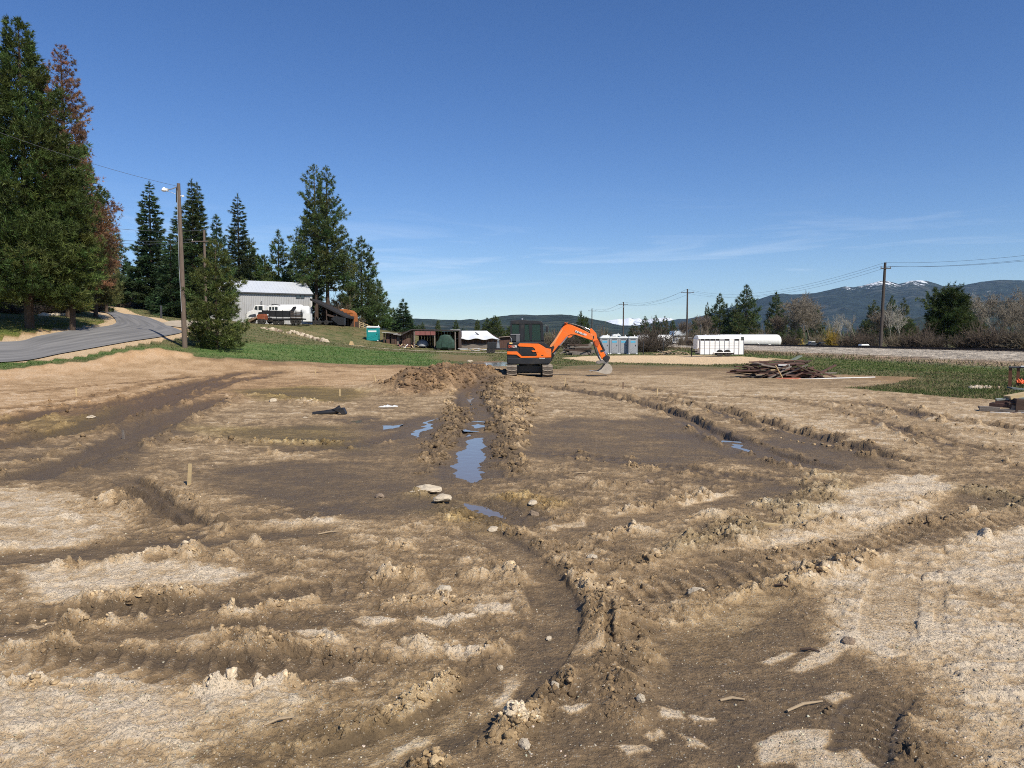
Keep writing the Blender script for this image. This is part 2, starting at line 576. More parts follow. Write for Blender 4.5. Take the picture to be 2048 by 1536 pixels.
DRYP = [  # polygon, dryness it pulls towards, strength, softness
    ([(-300, 740), (0, 740), (380, 716), (880, 736), (860, 750), (760, 790), (560, 745), (400, 760), (200, 815), (0, 850), (-400, 880)], 0.68, 0.85, 0.9),
    ([(1110, 752), (1300, 750), (1600, 770), (2048, 812), (2500, 870), (2500, 1010), (2048, 950), (1900, 930), (1700, 880), (1400, 805), (1150, 775)], 0.64, 0.85, 0.7),
    ([(1000, 765), (1180, 770), (1280, 800), (1400, 835), (1380, 850), (1200, 830), (1040, 815)], 0.55, 0.7, 0.4),
    ([(1480, 1105), (1540, 1070), (1600, 1020), (1660, 985), (1760, 960), (1880, 950), (1895, 985), (1820, 1040), (1700, 1080), (1560, 1108)], 0.88, 0.9, 0.12),
    ([(1560, 1122), (1700, 1108), (1880, 1088), (2060, 1060), (2500, 1050), (2600, 1700), (1900, 1600), (1880, 1500), (1850, 1420), (1760, 1330), (1660, 1270), (1640, 1200)], 0.86, 0.9, 0.14),
    ([(10, 1148), (120, 1128), (300, 1126), (480, 1140), (530, 1150), (470, 1176), (300, 1190), (180, 1192), (110, 1208)], 0.97, 0.92, 0.07),
    ([(-200, 985), (120, 985), (240, 1020), (240, 1060), (130, 1098), (0, 1104), (-250, 1110)], 0.86, 0.85, 0.2),
    ([(420, 1050), (560, 1038), (700, 1042), (620, 1056), (500, 1068), (420, 1066)], 0.88, 0.8, 0.1),
    ([(-200, 1262), (60, 1290), (230, 1326), (420, 1356), (600, 1372), (640, 1400), (560, 1460), (430, 1540), (300, 1620), (-200, 1640)], 0.86, 0.8, 0.14),
    ([(560, 1205), (700, 1195), (860, 1180), (930, 1190), (840, 1215), (700, 1232), (600, 1228)], 0.72, 0.7, 0.1),
    ([(1045, 1335), (1000, 1395), (900, 1440), (800, 1490), (740, 1540), (800, 1540), (900, 1475), (990, 1420), (1050, 1360)], 0.95, 0.85, 0.05),
    ([(700, 1400), (830, 1385), (860, 1420), (800, 1470), (720, 1500), (690, 1450)], 0.62, 0.6, 0.12),
    ([(1500, 1470), (1560, 1450), (1650, 1455), (1640, 1500), (1560, 1540), (1500, 1540)], 0.88, 0.85, 0.05),
    ([(1390, 1432), (1450, 1430), (1450, 1445), (1395, 1448)], 0.9, 0.85, 0.04),
    ([(1330, 1425), (1380, 1425), (1384, 1440), (1335, 1442)], 0.9, 0.85, 0.04),
    ([(1540, 1340), (1600, 1305), (1710, 1268), (1720, 1280), (1640, 1330), (1570, 1352)], 0.8, 0.75, 0.06),
    ([(1330, 1290), (1440, 1250), (1560, 1195), (1600, 1196), (1500, 1240), (1400, 1290), (1340, 1310)], 0.62, 0.7, 0.08),
    # wet
    ([(430, 935), (620, 925), (820, 930), (900, 965), (900, 1010), (800, 1035), (640, 1035), (500, 1010), (440, 980)], 0.16, 0.8, 0.35),
    ([(1010, 860), (1150, 835), (1300, 842), (1420, 870), (1440, 930), (1250, 935), (1100, 925), (1010, 905)], 0.20, 0.8, 0.4),
    ([(1280, 830), (1420, 850), (1560, 890), (1640, 925), (1560, 940), (1430, 915), (1330, 880)], 0.14, 0.85, 0.3),
    ([(1540, 862), (1640, 872), (1750, 915), (1770, 936), (1680, 940), (1600, 915), (1530, 885)], 0.15, 0.85, 0.25),
    ([(480, 862), (600, 850), (720, 850), (880, 830), (900, 880), (840, 915), (700, 915), (560, 895)], 0.20, 0.8, 0.35),
    ([(470, 780), (620, 775), (720, 785), (690, 805), (560, 800), (500, 795)], 0.22, 0.75, 0.4),
    ([(120, 830), (250, 800), (380, 790), (330, 850), (250, 865), (180, 865)], 0.18, 0.8, 0.35),
    ([(60, 930), (200, 900), (330, 840), (380, 850), (230, 950), (100, 965)], 0.12, 0.7, 0.3),
    ([(1190, 1400), (1300, 1300), (1440, 1260), (1640, 1210), (1640, 1270), (1730, 1330), (1800, 1400), (1820, 1480), (1850, 1600), (800, 1600), (940, 1480), (1060, 1430)], 0.24, 0.8, 0.22),
    ([(1040, 1085), (1085, 1130), (1110, 1240), (1080, 1320), (960, 1420), (800, 1500), (650, 1560), (900, 1560), (1040, 1440), (1130, 1330), (1150, 1210), (1110, 1110)], 0.26, 0.75, 0.12),
    ([(0, 1112), (250, 1100), (420, 1078), (640, 1068), (560, 1100), (300, 1120), (0, 1140)], 0.32, 0.75, 0.12),
    ([(640, 1060), (900, 1075), (960, 1130), (1040, 1230), (900, 1300), (700, 1340), (500, 1330), (520, 1210), (700, 1160)], 0.44, 0.6, 0.3),
    ([(0, 1215), (200, 1200), (520, 1180), (540, 1215), (300, 1250), (300, 1340), (0, 1280)], 0.46, 0.6, 0.2),
    ([(1330, 960), (1560, 930), (1640, 945), (1540, 985), (1380, 1010), (1200, 1040), (1080, 1070), (1060, 1000), (1200, 960)], 0.36, 0.6, 0.3),
    ([(1700, 1330), (1800, 1320), (1900, 1420), (1900, 1600), (1720, 1600)], 0.42, 0.6, 0.2),
]
for pts, val, st, soft in DRYP:
    idx, sd = poly_sd(pts, marg=soft * 3)
    if val < 0.3: soft *= 0.8; st = min(1, st * 1.1)
    m = sstep(-soft, soft, sd + soft * (2.2 if val < .3 else .9) * _nm[idx] + soft * .8 * _nb[idx]) * st
    DRY[idx] = DRY[idx] * (1 - m) + (val + 0.16 * _nm[idx] + 0.10 * _ns[idx]) * m
    if val < 0.3: SM[idx] = np.maximum(SM[idx], m * 0.85)
    if val > 0.8 or val < 0.3:
        CH[idx] *= (1 - 0.8 * m)

# low and high frequency undulation of the pad
H += pad * (0.035 * fbm(X, Y, 6.0, 3, 51) + 0.012 * fbm(X, Y, 1.4, 3, 53))
H += (1 - pad) * (0.05 * fbm(X, Y, 7.0, 3, 55) + 0.03 * fbm(X, Y, 1.2, 3, 56, lim=LIM)) * (Y < 300)

_nw = fbm(X, Y, 0.5, 3, 61, lim=LIM); _nq = fbm(X, Y, 1.7, 3, 63)


def rut(pts, hw, depth, berm=0.05, bw=0.14, pitch=0.0, lug=0.0, wet=0.35, churn=0.9, sides=(1, 1), chev=0.6, dry=None, fade=0.7, warp=0.6, world=False, smear=0.85):
    warp *= 0.45
    idx, sd, ss, L = line_field(pts, hw + bw * 4 + 0.25, warp=warp, world=world)
    fd = sstep(0, fade, ss) * sstep(0, fade, L - ss) if fade else 1.0
    a = np.abs(sd)
    vary = 0.65 + 0.6 * _nq[idx]
    ins = 1 - sstep(hw * 0.84, hw * 1.02, a)
    SM[idx] = np.maximum(SM[idx], ins * fd * smear)
    k_ = 0.55 + 0.30 * sstep(9, 16, Y[idx])
    H[idx] += -depth * k_ * ins * fd * vary
    if lug:
        ph = ss / pitch + chev * a / hw
        wv = np.abs((ph % 1.0) * 2 - 1)
        res = np.clip(pitch / (3.0 * LIM[idx]) - 0.4, 0, 1)
        H[idx] += lug * 0.62 * (sstep(0.35, 0.7, wv) - 0.5) * ins * fd * res * (0.7 + 0.9 * _nw[idx])
        DRY[idx] += 0.16 * (sstep(0.5, 0.8, wv) - 0.4) * ins * fd * res
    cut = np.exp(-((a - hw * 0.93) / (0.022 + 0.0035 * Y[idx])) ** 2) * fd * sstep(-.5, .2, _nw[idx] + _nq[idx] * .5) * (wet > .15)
    DRY[idx] -= 0.30 * cut; H[idx] -= 0.25 * depth * k_ * cut  # narrow darker band just inside the rut edge, sunk a little
    side = np.where(sd > 0, sides[0], sides[1])
    lump = np.clip(0.50 + 1.7 * _nw[idx] + 0.6 * _nq[idx], 0, 2)
    bb = np.exp(-((a - hw * 1.0 - bw) / bw) ** 2) * side * lump * fd
    H[idx] += berm * k_ * 0.62 * bb
    CH[idx] = np.maximum(CH[idx], np.clip(bb, 0, 1) * churn)
    CH[idx] = CH[idx] * (1 - 0.5 * ins * fd)
    DRY[idx] += -wet * ins * fd * (0.45 + 0.25 * sstep(9, 15, Y[idx]))
    if dry is not None:
        m = np.clip(bb, 0, 1)
        DRY[idx] = DRY[idx] * (1 - 0.7 * m) + dry * 0.7 * m


def mound(pts, h, w, churn=1.0, dry=None, tint=None, fade=0.4, warp=1.0, rg_=1.0, kh=None):
    idx, sd, ss, L = line_field(pts, w * 2.2, warp=warp)
    fd = sstep(-0.05, fade, ss) * sstep(-0.05, fade, L - ss)
    g = np.exp(-(sd / w) ** 2) * fd * np.clip(1 + rg_ * (-.35 + 1.4 * _nw[idx] + 0.8 * _nq[idx]), 0, 2)
    H[idx] += h * g * (kh or (0.22 + 0.38 * sstep(8, 16, Y[idx])))
    CH[idx] = np.maximum(CH[idx], np.clip(g * 1.4, 0, 1) * churn * (0.75 if Y[idx].mean() < 9 else 1))
    m = np.clip(g * 1.3, 0, 1)
    if dry is not None:
        if dry > .45: dry = .45 + (dry - .45) * .6
        DRY[idx] = DRY[idx] * (1 - 0.8 * m) + (dry + 0.15 * _nw[idx]) * 0.8 * m
    if tint is not None:
        TINT[idx] = TINT[idx] * (1 - m[:, None]) + np.array(tint, np.float32) * m[:, None]


# centre trench from the excavator down to the long puddle, banks on both sides
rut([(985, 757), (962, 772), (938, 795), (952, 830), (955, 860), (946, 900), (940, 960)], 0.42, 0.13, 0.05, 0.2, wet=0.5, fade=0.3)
mound([(1003, 757), (985, 775), (985, 800), (1003, 825), (1000, 860), (1000, 905), (1004, 942)], 0.11, 0.36, dry=0.20, rg_=.7)
mound([(925, 812), (905, 845), (880, 885), (868, 935)], 0.09, 0.40, dry=0.22, rg_=.7)
mound([(1040, 770), (1050, 800), (1030, 860), (1020, 900)], 0.06, 0.35, dry=0.30)
# spoil heap of grey mud
mound([(825, 786), (880, 768), (925, 756), (975, 748)], 0.60, 1.6, dry=0.24, tint=(1.0, 0.92, 0.90), fade=1.6, rg_=.3, kh=1)
mound([(800, 792), (850, 782), (905, 775), (940, 762)], 0.20, 0.9, dry=0.24, tint=(1.0, 0.92, 0.90), rg_=.4, kh=1)
mound([(905, 738), (960, 737), (1000, 742)], 0.30, 1.2, dry=0.40, fade=1.0)
# left: two old wheel tracks that swing towards the road
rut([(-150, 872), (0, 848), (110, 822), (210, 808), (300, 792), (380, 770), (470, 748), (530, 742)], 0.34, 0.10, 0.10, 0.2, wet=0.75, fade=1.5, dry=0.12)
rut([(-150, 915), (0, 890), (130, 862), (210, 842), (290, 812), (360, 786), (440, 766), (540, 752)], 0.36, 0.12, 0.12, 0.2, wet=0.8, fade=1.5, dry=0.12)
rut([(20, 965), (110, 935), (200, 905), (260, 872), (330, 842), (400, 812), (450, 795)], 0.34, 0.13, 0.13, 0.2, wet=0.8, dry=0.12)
mound([(430, 800), (520, 792), (600, 806), (660, 812)], 0.10, 0.4, dry=0.52)
mound([(300, 880), (460, 884), (620, 888), (700, 895)], 0.05, 0.25, dry=0.34)
# left: a lugged track running down to the front
rut([(60, 985), (150, 972), (225, 985), (290, 1030), (360, 1060), (430, 1090)], 0.30, 0.05, 0.07, 0.12, 0.17, 0.045, wet=0.1, dry=0.48)
rut([(215, 955), (262, 965), (300, 990), (345, 1018), (410, 1062)], 0.14, 0.14, 0.09, 0.10, wet=0.6, dry=0.22)
rut([(60, 1000), (170, 1015), (260, 1055), (330, 1085)], 0.2, 0.03, 0.06, 0.12, 0.16, 0.03, wet=0.0)
# left front: smooth brown track and crusts along it
rut([(-200, 1125), (0, 1118), (200, 1108), (380, 1088), (520, 1072), (700, 1062)], 0.20, 0.07, 0.075, 0.12, wet=0.4, sides=(0.7, 1.2), dry=0.55)
mound([(240, 1128), (330, 1118), (420, 1112), (520, 1118), (620, 1135)], 0.075, 0.16, dry=0.50)
mound([(120, 1200), (220, 1206), (330, 1198), (450, 1188), (520, 1192)], 0.085, 0.12, dry=0.46)
rut([(-200, 1262), (0, 1248), (150, 1232), (320, 1222), (480, 1208), (640, 1182), (800, 1172)], 0.16, 0.07, 0.05, 0.08, 0.115, 0.045, wet=0.25, dry=0.72, chev=0.2, sides=(1.0, 1.2))
rut([(-200, 1285), (60, 1275), (260, 1275), (420, 1262), (560, 1262), (700, 1270)], 0.10, 0.035, 0.06, 0.07, wet=0.2, dry=0.70)
rut([(-150, 1330), (60, 1326), (240, 1330), (420, 1345), (600, 1330), (760, 1340), (880, 1332)], 0.17, 0.06, 0.055, 0.07, 0.13, 0.04, wet=0.35, dry=0.66)
mound([(330, 1262), (430, 1274), (520, 1298), (640, 1310), (760, 1316), (860, 1312)], 0.10, 0.10, dry=0.42)
mound([(560, 1352), (640, 1366), (660, 1392)], 0.07, 0.06, dry=0.68)
mound([(690, 1100), (780, 1098), (860, 1105)], 0.06, 0.12, dry=0.52)
mound([(700, 1168), (800, 1160), (880, 1152), (960, 1156), (1000, 1170)], 0.10, 0.10, dry=0.58)
mound([(840, 1185), (880, 1200), (900, 1222)], 0.10, 0.11, dry=0.60)
mound([(720, 1218), (820, 1208), (930, 1200), (1010, 1208)], 0.055, 0.09, dry=0.66)
mound([(740, 1290), (860, 1300), (960, 1310)], 0.05, 0.10, dry=0.6)
# the V where the tracks meet in front
rut([(925, 1040), (985, 1075), (1045, 1115), (1088, 1165), (1110, 1225), (1095, 1290), (1045, 1350), (960, 1410), (850, 1470), (700, 1530), (560, 1600)], 0.17, 0.05, 0.05, 0.10, wet=0.16, sides=(1.0, 0.9), dry=0.36, fade=0.4)
mound([(930, 1082), (985, 1115), (1030, 1155), (1052, 1190)], 0.07, 0.10, dry=0.66)
# the torn ridge right of it
mound([(1075, 1095), (1120, 1130), (1165, 1165), (1195, 1200)], 0.085, 0.14, dry=0.44)
mound([(1190, 1195), (1215, 1240), (1225, 1300), (1230, 1360), (1250, 1420), (1270, 1480)], 0.17, 0.17, dry=0.36, kh=.62)
mound([(1130, 1330), (1180, 1350), (1250, 1360), (1330, 1400)], 0.13, 0.15, dry=0.50, kh=.55)
mound([(1270, 1240), (1300, 1290), (1320, 1340), (1350, 1400)], 0.07, 0.12, dry=0.34)
mound([(1130, 1400), (1200, 1425), (1280, 1450), (1340, 1462)], 0.06, 0.10, dry=0.40)
# churned crossings on the right
rut([(1190, 1195), (1300, 1165), (1420, 1140), (1560, 1115), (1700, 1080), (1830, 1045), (1940, 1010), (2060, 990), (2300, 960)], 0.26, 0.04, 0.09, 0.14, 0.16, 0.05, wet=0.1, dry=0.44, fade=0.3)
rut([(1180, 1230), (1330, 1185), (1480, 1160), (1640, 1120), (1800, 1085), (1940, 1050), (2060, 1020)], 0.16, 0.03, 0.08, 0.12, 0.15, 0.04, wet=0.05, dry=0.52)
mound([(1300, 1110), (1400, 1085), (1520, 1050), (1600, 1005), (1650, 975), (1640, 945)], 0.09, 0.30, dry=0.36, tint=(0.95, 1.0, 1.0))
mound([(1880, 975), (1960, 985), (2048, 1010), (2200, 1030)], 0.08, 0.40, dry=0.34, tint=(0.93, 1.0, 1.02))
mound([(1050, 1085), (1180, 1095), (1290, 1120)], 0.05, 0.16, dry=0.36)
rut([(1060, 1070), (1250, 1040), (1420, 1010), (1520, 985), (1600, 965)], 0.22, 0.04, 0.04, 0.12, wet=0.05, dry=0.62)
mound([(1150, 975), (1230, 972), (1290, 978), (1330, 985)], 0.09, 0.20, dry=0.26)
mound([(1000, 980), (1060, 1000), (1140, 1020)], 0.06, 0.25, dry=0.45, tint=(1.0, 0.98, 0.78))
mound([(900, 1010), (960, 1040), (1040, 1065)], 0.06, 0.28, dry=0.46, tint=(1.0, 0.98, 0.76))
mound([(820, 985), (880, 1005), (900, 1035)], 0.05, 0.3, dry=0.28, tint=(0.95, 1.0, 0.9))
# long ruts on the right
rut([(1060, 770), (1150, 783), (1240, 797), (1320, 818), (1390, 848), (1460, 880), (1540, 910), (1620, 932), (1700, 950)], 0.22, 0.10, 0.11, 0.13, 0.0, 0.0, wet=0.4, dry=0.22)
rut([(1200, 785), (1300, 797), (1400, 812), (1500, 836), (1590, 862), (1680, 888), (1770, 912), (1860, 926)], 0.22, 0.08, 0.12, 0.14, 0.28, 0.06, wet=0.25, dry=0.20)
rut([(1300, 788), (1400, 800), (1440, 804)], 0.16, 0.05, 0.08, 0.14, wet=0.3, dry=0.2)
rut([(1600, 810), (1720, 820), (1800, 850), (1950, 890), (2100, 910)], 0.25, 0.04, 0.06, 0.2, 0.3, 0.03, wet=0.1, dry=0.45)
rut([(1750, 790), (1800, 815), (1850, 850), (2048, 880)], 0.25, 0.04, 0.06, 0.2, wet=0.1, dry=0.45)
# more paired wheel tracks over the far half of the pad
for pts_, w_, d_, dr_ in (([(1130, 760), (1260, 775), (1420, 790), (1620, 800), (1860, 830), (2100, 870)], .2, .05, .40), ([(1100, 778), (1240, 790), (1380, 812), (1500, 850), (1640, 880), (1800, 905)], .05, .02, .30),
                        ([(1660, 800), (1760, 812), (1880, 838), (2080, 860)], .2, .05, .40), ([(1700, 840), (1820, 862), (1960, 900), (2100, 930)], .2, .05, .38), ([(1500, 790), (1640, 812), (1760, 845), (1900, 900), (2060, 950)], .2, .05, .40),
                        ([(380, 748), (300, 768), (200, 790), (60, 812), (-100, 830)], .2, .06, .40), ([(560, 742), (480, 762), (430, 778), (330, 812), (260, 838)], .2, .06, .34), ([(0, 790), (200, 770), (420, 752), (700, 742)], .2, .04, .5),
                        ([(1040, 900), (1180, 915), (1330, 935), (1500, 960), (1640, 975)], .2, .04, .42), ([(450, 905), (620, 900), (760, 880), (860, 850)], .2, .05, .34), ([(150, 1080), (320, 1075), (520, 1040), (760, 1010)], .2, .03, .5)):
    rut(pts_, w_, d_ * .8, 0.05, 0.10, 0.22, 0.035, wet=0.22, dry=dr_, fade=1.0, churn=.7, smear=.3)
# broad scrape left by the bucket in the wet ground on the right
rut([(1330, 1300), (1420, 1262), (1540, 1205), (1600, 1190)], 0.16, 0.02, 0.01, 0.05, wet=-.1, fade=0.2, smear=1.0, churn=.2)
# faint roller prints on the pale gravel
for pp in ([(1720, 1290), (1740, 1200), (1760, 1150), (1790, 1110)], [(1820, 1290), (1828, 1215), (1836, 1160), (1850, 1110)], [(1870, 1270), (1880, 1200), (1890, 1150)]):
    rut(pp, 0.03, 0.008, 0.004, 0.02, wet=0.10, churn=0.2, fade=0.3)
rut([(1760, 1300), (1785, 1220), (1800, 1150)], 0.13, 0.006, 0.0, 0.03, 0.05, 0.008, wet=0.12, churn=0.1, fade=0.3)
rut([(1700, 1540), (1740, 1440), (1800, 1380)], 0.12, 0.03, 0.03, 0.07, 0.08, 0.02, wet=0.2, churn=0.5, fade=0.2)
mound([(1350, 1530), (1400, 1545), (1450, 1540)], 0.05, 0.06, dry=0.7)
mound([(420, 1500), (450, 1520), (480, 1545)], 0.05, 0.08, dry=0.4)

def darkline(pts, w, dv=0.12, dz=0.02, fade=0.25):  # darkens a thin line along pts and sinks it slightly
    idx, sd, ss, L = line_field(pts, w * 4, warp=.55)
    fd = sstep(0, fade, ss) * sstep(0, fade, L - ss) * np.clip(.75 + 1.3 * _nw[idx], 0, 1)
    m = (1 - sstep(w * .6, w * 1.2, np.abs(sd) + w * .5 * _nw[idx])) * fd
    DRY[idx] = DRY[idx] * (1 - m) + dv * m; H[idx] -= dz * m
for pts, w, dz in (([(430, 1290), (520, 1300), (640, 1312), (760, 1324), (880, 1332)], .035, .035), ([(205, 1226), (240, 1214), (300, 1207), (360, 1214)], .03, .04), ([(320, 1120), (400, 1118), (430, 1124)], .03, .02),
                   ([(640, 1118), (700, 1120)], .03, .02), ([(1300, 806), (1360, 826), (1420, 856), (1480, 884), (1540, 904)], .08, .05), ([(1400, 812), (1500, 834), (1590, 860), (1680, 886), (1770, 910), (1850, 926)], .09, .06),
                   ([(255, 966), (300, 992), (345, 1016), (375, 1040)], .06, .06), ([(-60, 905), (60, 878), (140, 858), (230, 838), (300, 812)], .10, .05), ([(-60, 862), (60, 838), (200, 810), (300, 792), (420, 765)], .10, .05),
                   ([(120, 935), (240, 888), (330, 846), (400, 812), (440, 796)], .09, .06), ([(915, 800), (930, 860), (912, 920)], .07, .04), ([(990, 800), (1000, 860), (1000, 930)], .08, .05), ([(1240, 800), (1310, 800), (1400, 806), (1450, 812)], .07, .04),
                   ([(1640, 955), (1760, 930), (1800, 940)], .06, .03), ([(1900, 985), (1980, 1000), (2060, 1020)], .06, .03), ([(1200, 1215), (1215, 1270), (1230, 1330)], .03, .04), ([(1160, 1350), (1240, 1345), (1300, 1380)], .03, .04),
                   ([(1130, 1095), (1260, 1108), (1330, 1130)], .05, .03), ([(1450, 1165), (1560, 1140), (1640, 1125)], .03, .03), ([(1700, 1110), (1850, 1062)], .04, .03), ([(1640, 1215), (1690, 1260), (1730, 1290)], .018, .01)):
    darkline(pts, w, dz=dz)
# pale, dried streaks pushed up beside the smooth curved rut and over the left front
for pts, w, dv in (([(1052, 1338), (1010, 1385), (940, 1425), (860, 1462), (780, 1505), (720, 1550)], .035, .86), ([(1000, 1375), (930, 1412), (850, 1450)], .02, .8), ([(620, 1205), (760, 1190), (880, 1180)], .03, .82), ([(0, 1248), (160, 1240), (300, 1236)], .03, .78),
                   ([(560, 1372), (700, 1392), (800, 1402)], .05, .8), ([(420, 1052), (560, 1042), (690, 1046)], .05, .85), ([(1080, 1062), (1250, 1030), (1400, 1002), (1480, 984)], .06, .78), ([(1380, 1258), (1480, 1222), (1590, 1192)], .03, .62), ([(700, 1150), (860, 1142)], .025, .8), ([(640, 1262), (800, 1250), (960, 1236)], .03, .75)):
    idx, sd, ss, L = line_field(pts, w * 4, warp=.8)
    m = sstep(-.12, .12, fbm(X[idx], Y[idx], .35, 4, 411)) * (1 - sstep(w * .5, w * 1.5, np.abs(sd) + w * 1.2 * _nw[idx])) * sstep(0, .2, ss) * sstep(0, .2, L - ss)
    DRY[idx] = DRY[idx] * (1 - m) + dv * m; H[idx] += .005 * m; CH[idx] = np.maximum(CH[idx], .3 * m)

# crisp cream-coloured dry patches on the dark wet ground, and sharper limits of the pale gravel
for pts, dv in (([(1500, 1480), (1540, 1456), (1590, 1452), (1650, 1458), (1640, 1490), (1600, 1500), (1570, 1530), (1510, 1540)], .9), ([(1392, 1432), (1452, 1430), (1458, 1442), (1400, 1447)], .92), ([(1330, 1424), (1378, 1424), (1384, 1440), (1338, 1441)], .92),
                ([(1560, 1345), (1600, 1318), (1700, 1270), (1722, 1280), (1660, 1320), (1600, 1350)], .82), ([(1500, 1326), (1560, 1305), (1580, 1310), (1530, 1332)], .88), ([(1360, 1466), (1410, 1480), (1430, 1500), (1380, 1500)], .85), ([(1640, 1395), (1700, 1385), (1720, 1400), (1660, 1410)], .84),
                ([(1100, 1420), (1160, 1410), (1190, 1422), (1130, 1436)], .86), ([(980, 1450), (1040, 1440), (1060, 1452), (1000, 1466)], .85), ([(750, 1420), (800, 1392), (846, 1396), (830, 1418), (780, 1440)], .72), ([(860, 1240), (920, 1228), (960, 1238), (900, 1256)], .84),
                ([(560, 1268), (640, 1262), (660, 1275), (590, 1282)], .84), ([(640, 1356), (700, 1350), (720, 1366), (660, 1372)], .82), ([(880, 1310), (950, 1300), (990, 1312), (920, 1330)], .82), ([(940, 1220), (1020, 1205), (1040, 1225), (960, 1240)], .8), ([(1560, 1500), (1700, 1490), (1740, 1540), (1580, 1560)], .8),
                ([(700, 1245), (760, 1236), (790, 1246), (730, 1256)], .82), ([(1290, 1478), (1330, 1470), (1350, 1484), (1310, 1492)], .85), ([(1220, 1500), (1290, 1494), (1310, 1512), (1240, 1518)], .82)):
    idx, sd = poly_sd(pts, marg=.4)
    m = sstep(-.012, .018, sd + .045 * _nw[idx] + .02 * fbm(X[idx], Y[idx], .12, 3, 401))
    DRY[idx] = DRY[idx] * (1 - m) + dv * m; H[idx] += .006 * m
# the sandy bank that edges the pad towards the road
idx, sd = poly_sd([(-300, 748), (0, 739), (100, 728), (180, 722), (230, 706), (310, 694), (345, 699), (390, 711), (390, 718), (310, 718), (210, 738), (100, 754), (0, 764), (-300, 778)], marg=2)
m = sstep(-0.4, 0.5, sd)
GRASS[idx] *= (1 - m)
DRY[idx] = DRY[idx] * (1 - m) + (0.78 + 0.1 * _nm[idx]) * m
TINT[idx] = TINT[idx] * (1 - m[:, None]) + np.array([1.14, 0.96, 0.80], np.float32) * m[:, None]
H[idx] += m * (0.10 * fbm(X[idx], Y[idx], 1.6, 3, 77) - 0.06 * np.abs(perlin(X[idx] * 1.6 + Y[idx] * 0.5, Y[idx] * 0.2, 5)))
idx, sd = poly_sd([(-500, 737), (0, 730), (400, 712), (880, 730), (900, 752), (500, 790), (0, 870), (-500, 900)], marg=5)
m = sstep(-3, 2, sd) * pad[idx] * 0.8
TINT[idx] = TINT[idx] * (1 - m[:, None]) + np.array([1.08, 0.95, 0.84], np.float32) * m[:, None]
# olive, algae-stained silt
for pts, c in (([(470, 780), (620, 772), (740, 785), (690, 806), (520, 802)], (0.93, 0.95, 0.62)), ([(350, 850), (520, 855), (700, 850), (720, 900), (520, 890)], (0.93, 0.96, 0.72)),
               ([(0, 835), (180, 830), (250, 815), (200, 860), (60, 880)], (0.95, 0.95, 0.7)), ([(1400, 1230), (1560, 1180), (1560, 1220), (1360, 1300)], (1.0, 0.98, 0.84)),
               ([(540, 1440), (800, 1380), (980, 1440), (700, 1560), (400, 1560)], (0.96, 0.98, 0.9))):
    idx, sd = poly_sd(pts, marg=3)
    m = sstep(-0.5, 0.6, sd)[:, None] * 0.8
    TINT[idx] = TINT[idx] * (1 - m) + np.array(c, np.float32) * m

# --- puddles: the ground dips, a water sheet fills the dip
PUD = [  # outline in the photograph, how far the water lies below the datum, note
    ([(925, 782), (945, 774), (948, 788), (942, 804), (930, 797)], 'small light blue puddle at the foot of the grey mud heap'),
    ([(938, 848), (955, 843), (974, 848), (960, 855), (942, 854)], 'smallest oval puddle in the middle of the muddy trench'),
    ([(938, 872), (972, 869), (974, 900), (976, 930), (975, 956), (930, 962), (900, 952), (908, 918), (922, 890)], 'long wide puddle filling the centre trench'),
    ([(858, 833), (882, 831), (868, 852), (835, 875), (818, 873), (838, 850)], 'slanting narrow puddle in a wheel track left of the trench'),
    ([(752, 845), (790, 846), (816, 840), (808, 853), (770, 857)], 'flat blue puddle left of the slanting one'),
    ([(912, 992), (960, 996), (1012, 1008), (1062, 1030), (1030, 1040), (965, 1026), (920, 1008)], 'grey muddy puddle lying across the track nearest the camera'),
    ([(1462, 884), (1490, 887), (1512, 899), (1488, 902), (1468, 893)], 'little blue puddle in the right hand rut'),
    ([(900, 727), (945, 725), (960, 730), (925, 733)], 'shallow pale puddle behind the mud heap'),
    ([(965, 724), (1015, 722), (1020, 731), (985, 733), (968, 730)], 'bright puddle just left of the excavator'),
    ([(690, 838), (725, 834), (735, 841), (700, 845)], 'faint shallow puddle beside the black pipe'),
]
PW = []
for pts, lab in PUD:
    w = G([p[0] for p in pts], [p[1] for p in pts])
    ctr = w.mean(0)
    idx, sd = poly_sd(w, world=True, marg=2)
    zc = float(base_z(ctr[0], ctr[1]))
    sz = min(w.max(0) - w.min(0))
    near = sstep(-0.55, -0.05, sd)
    H[idx] = H[idx] * (1 - 0.9 * near) + (-0.012 + zc - BZ[idx]) * 0.9 * near
    H[idx] += -0.05 * sstep(-0.10, 0.25, sd + 0.10 * _nw[idx])
    CH[idx] *= 1 - 0.85 * sstep(-0.3, 0.1, sd)
    DRY[idx] = DRY[idx] * (1 - near * 0.8) + 0.12 * near * 0.8
    PW.append((w, zc, lab))

# --- churned surface: clods, crusts, cracks
CH = np.clip(CH, 0, 1) * pad
SM = SM * (1 - sstep(.35, .8, CH))
DRY += 0.10 * (_nw * 0.8)
b1 = billow(WX, WY, 0.30, 4, 71, lim=LIM); b2 = fbm(X, Y, 0.11, 4, 73, lim=LIM, gain=0.65); b3 = fbm(WX, WY, 0.24, 4, 75, lim=LIM, gain=0.6)
b4 = billow(X + 0.05 * b2, Y + 0.05 * b3, 0.12, 3, 79, lim=LIM)
b5 = billow(X, Y, 0.055, 3, 85, lim=LIM)
_big = sstep(0.25, 0.7, CH)
_cl = perlin(WX / 0.16, WY / 0.16, 87); _cl2 = perlin(X / 0.075 + _cl, Y / 0.075, 88)
_clod = (sstep(0.05, 0.22, _cl) * 0.030 + sstep(0.10, 0.28, _cl2) * 0.016 * np.clip(0.075 / (2.0 * LIM) - .5, 0, 1)) * _big
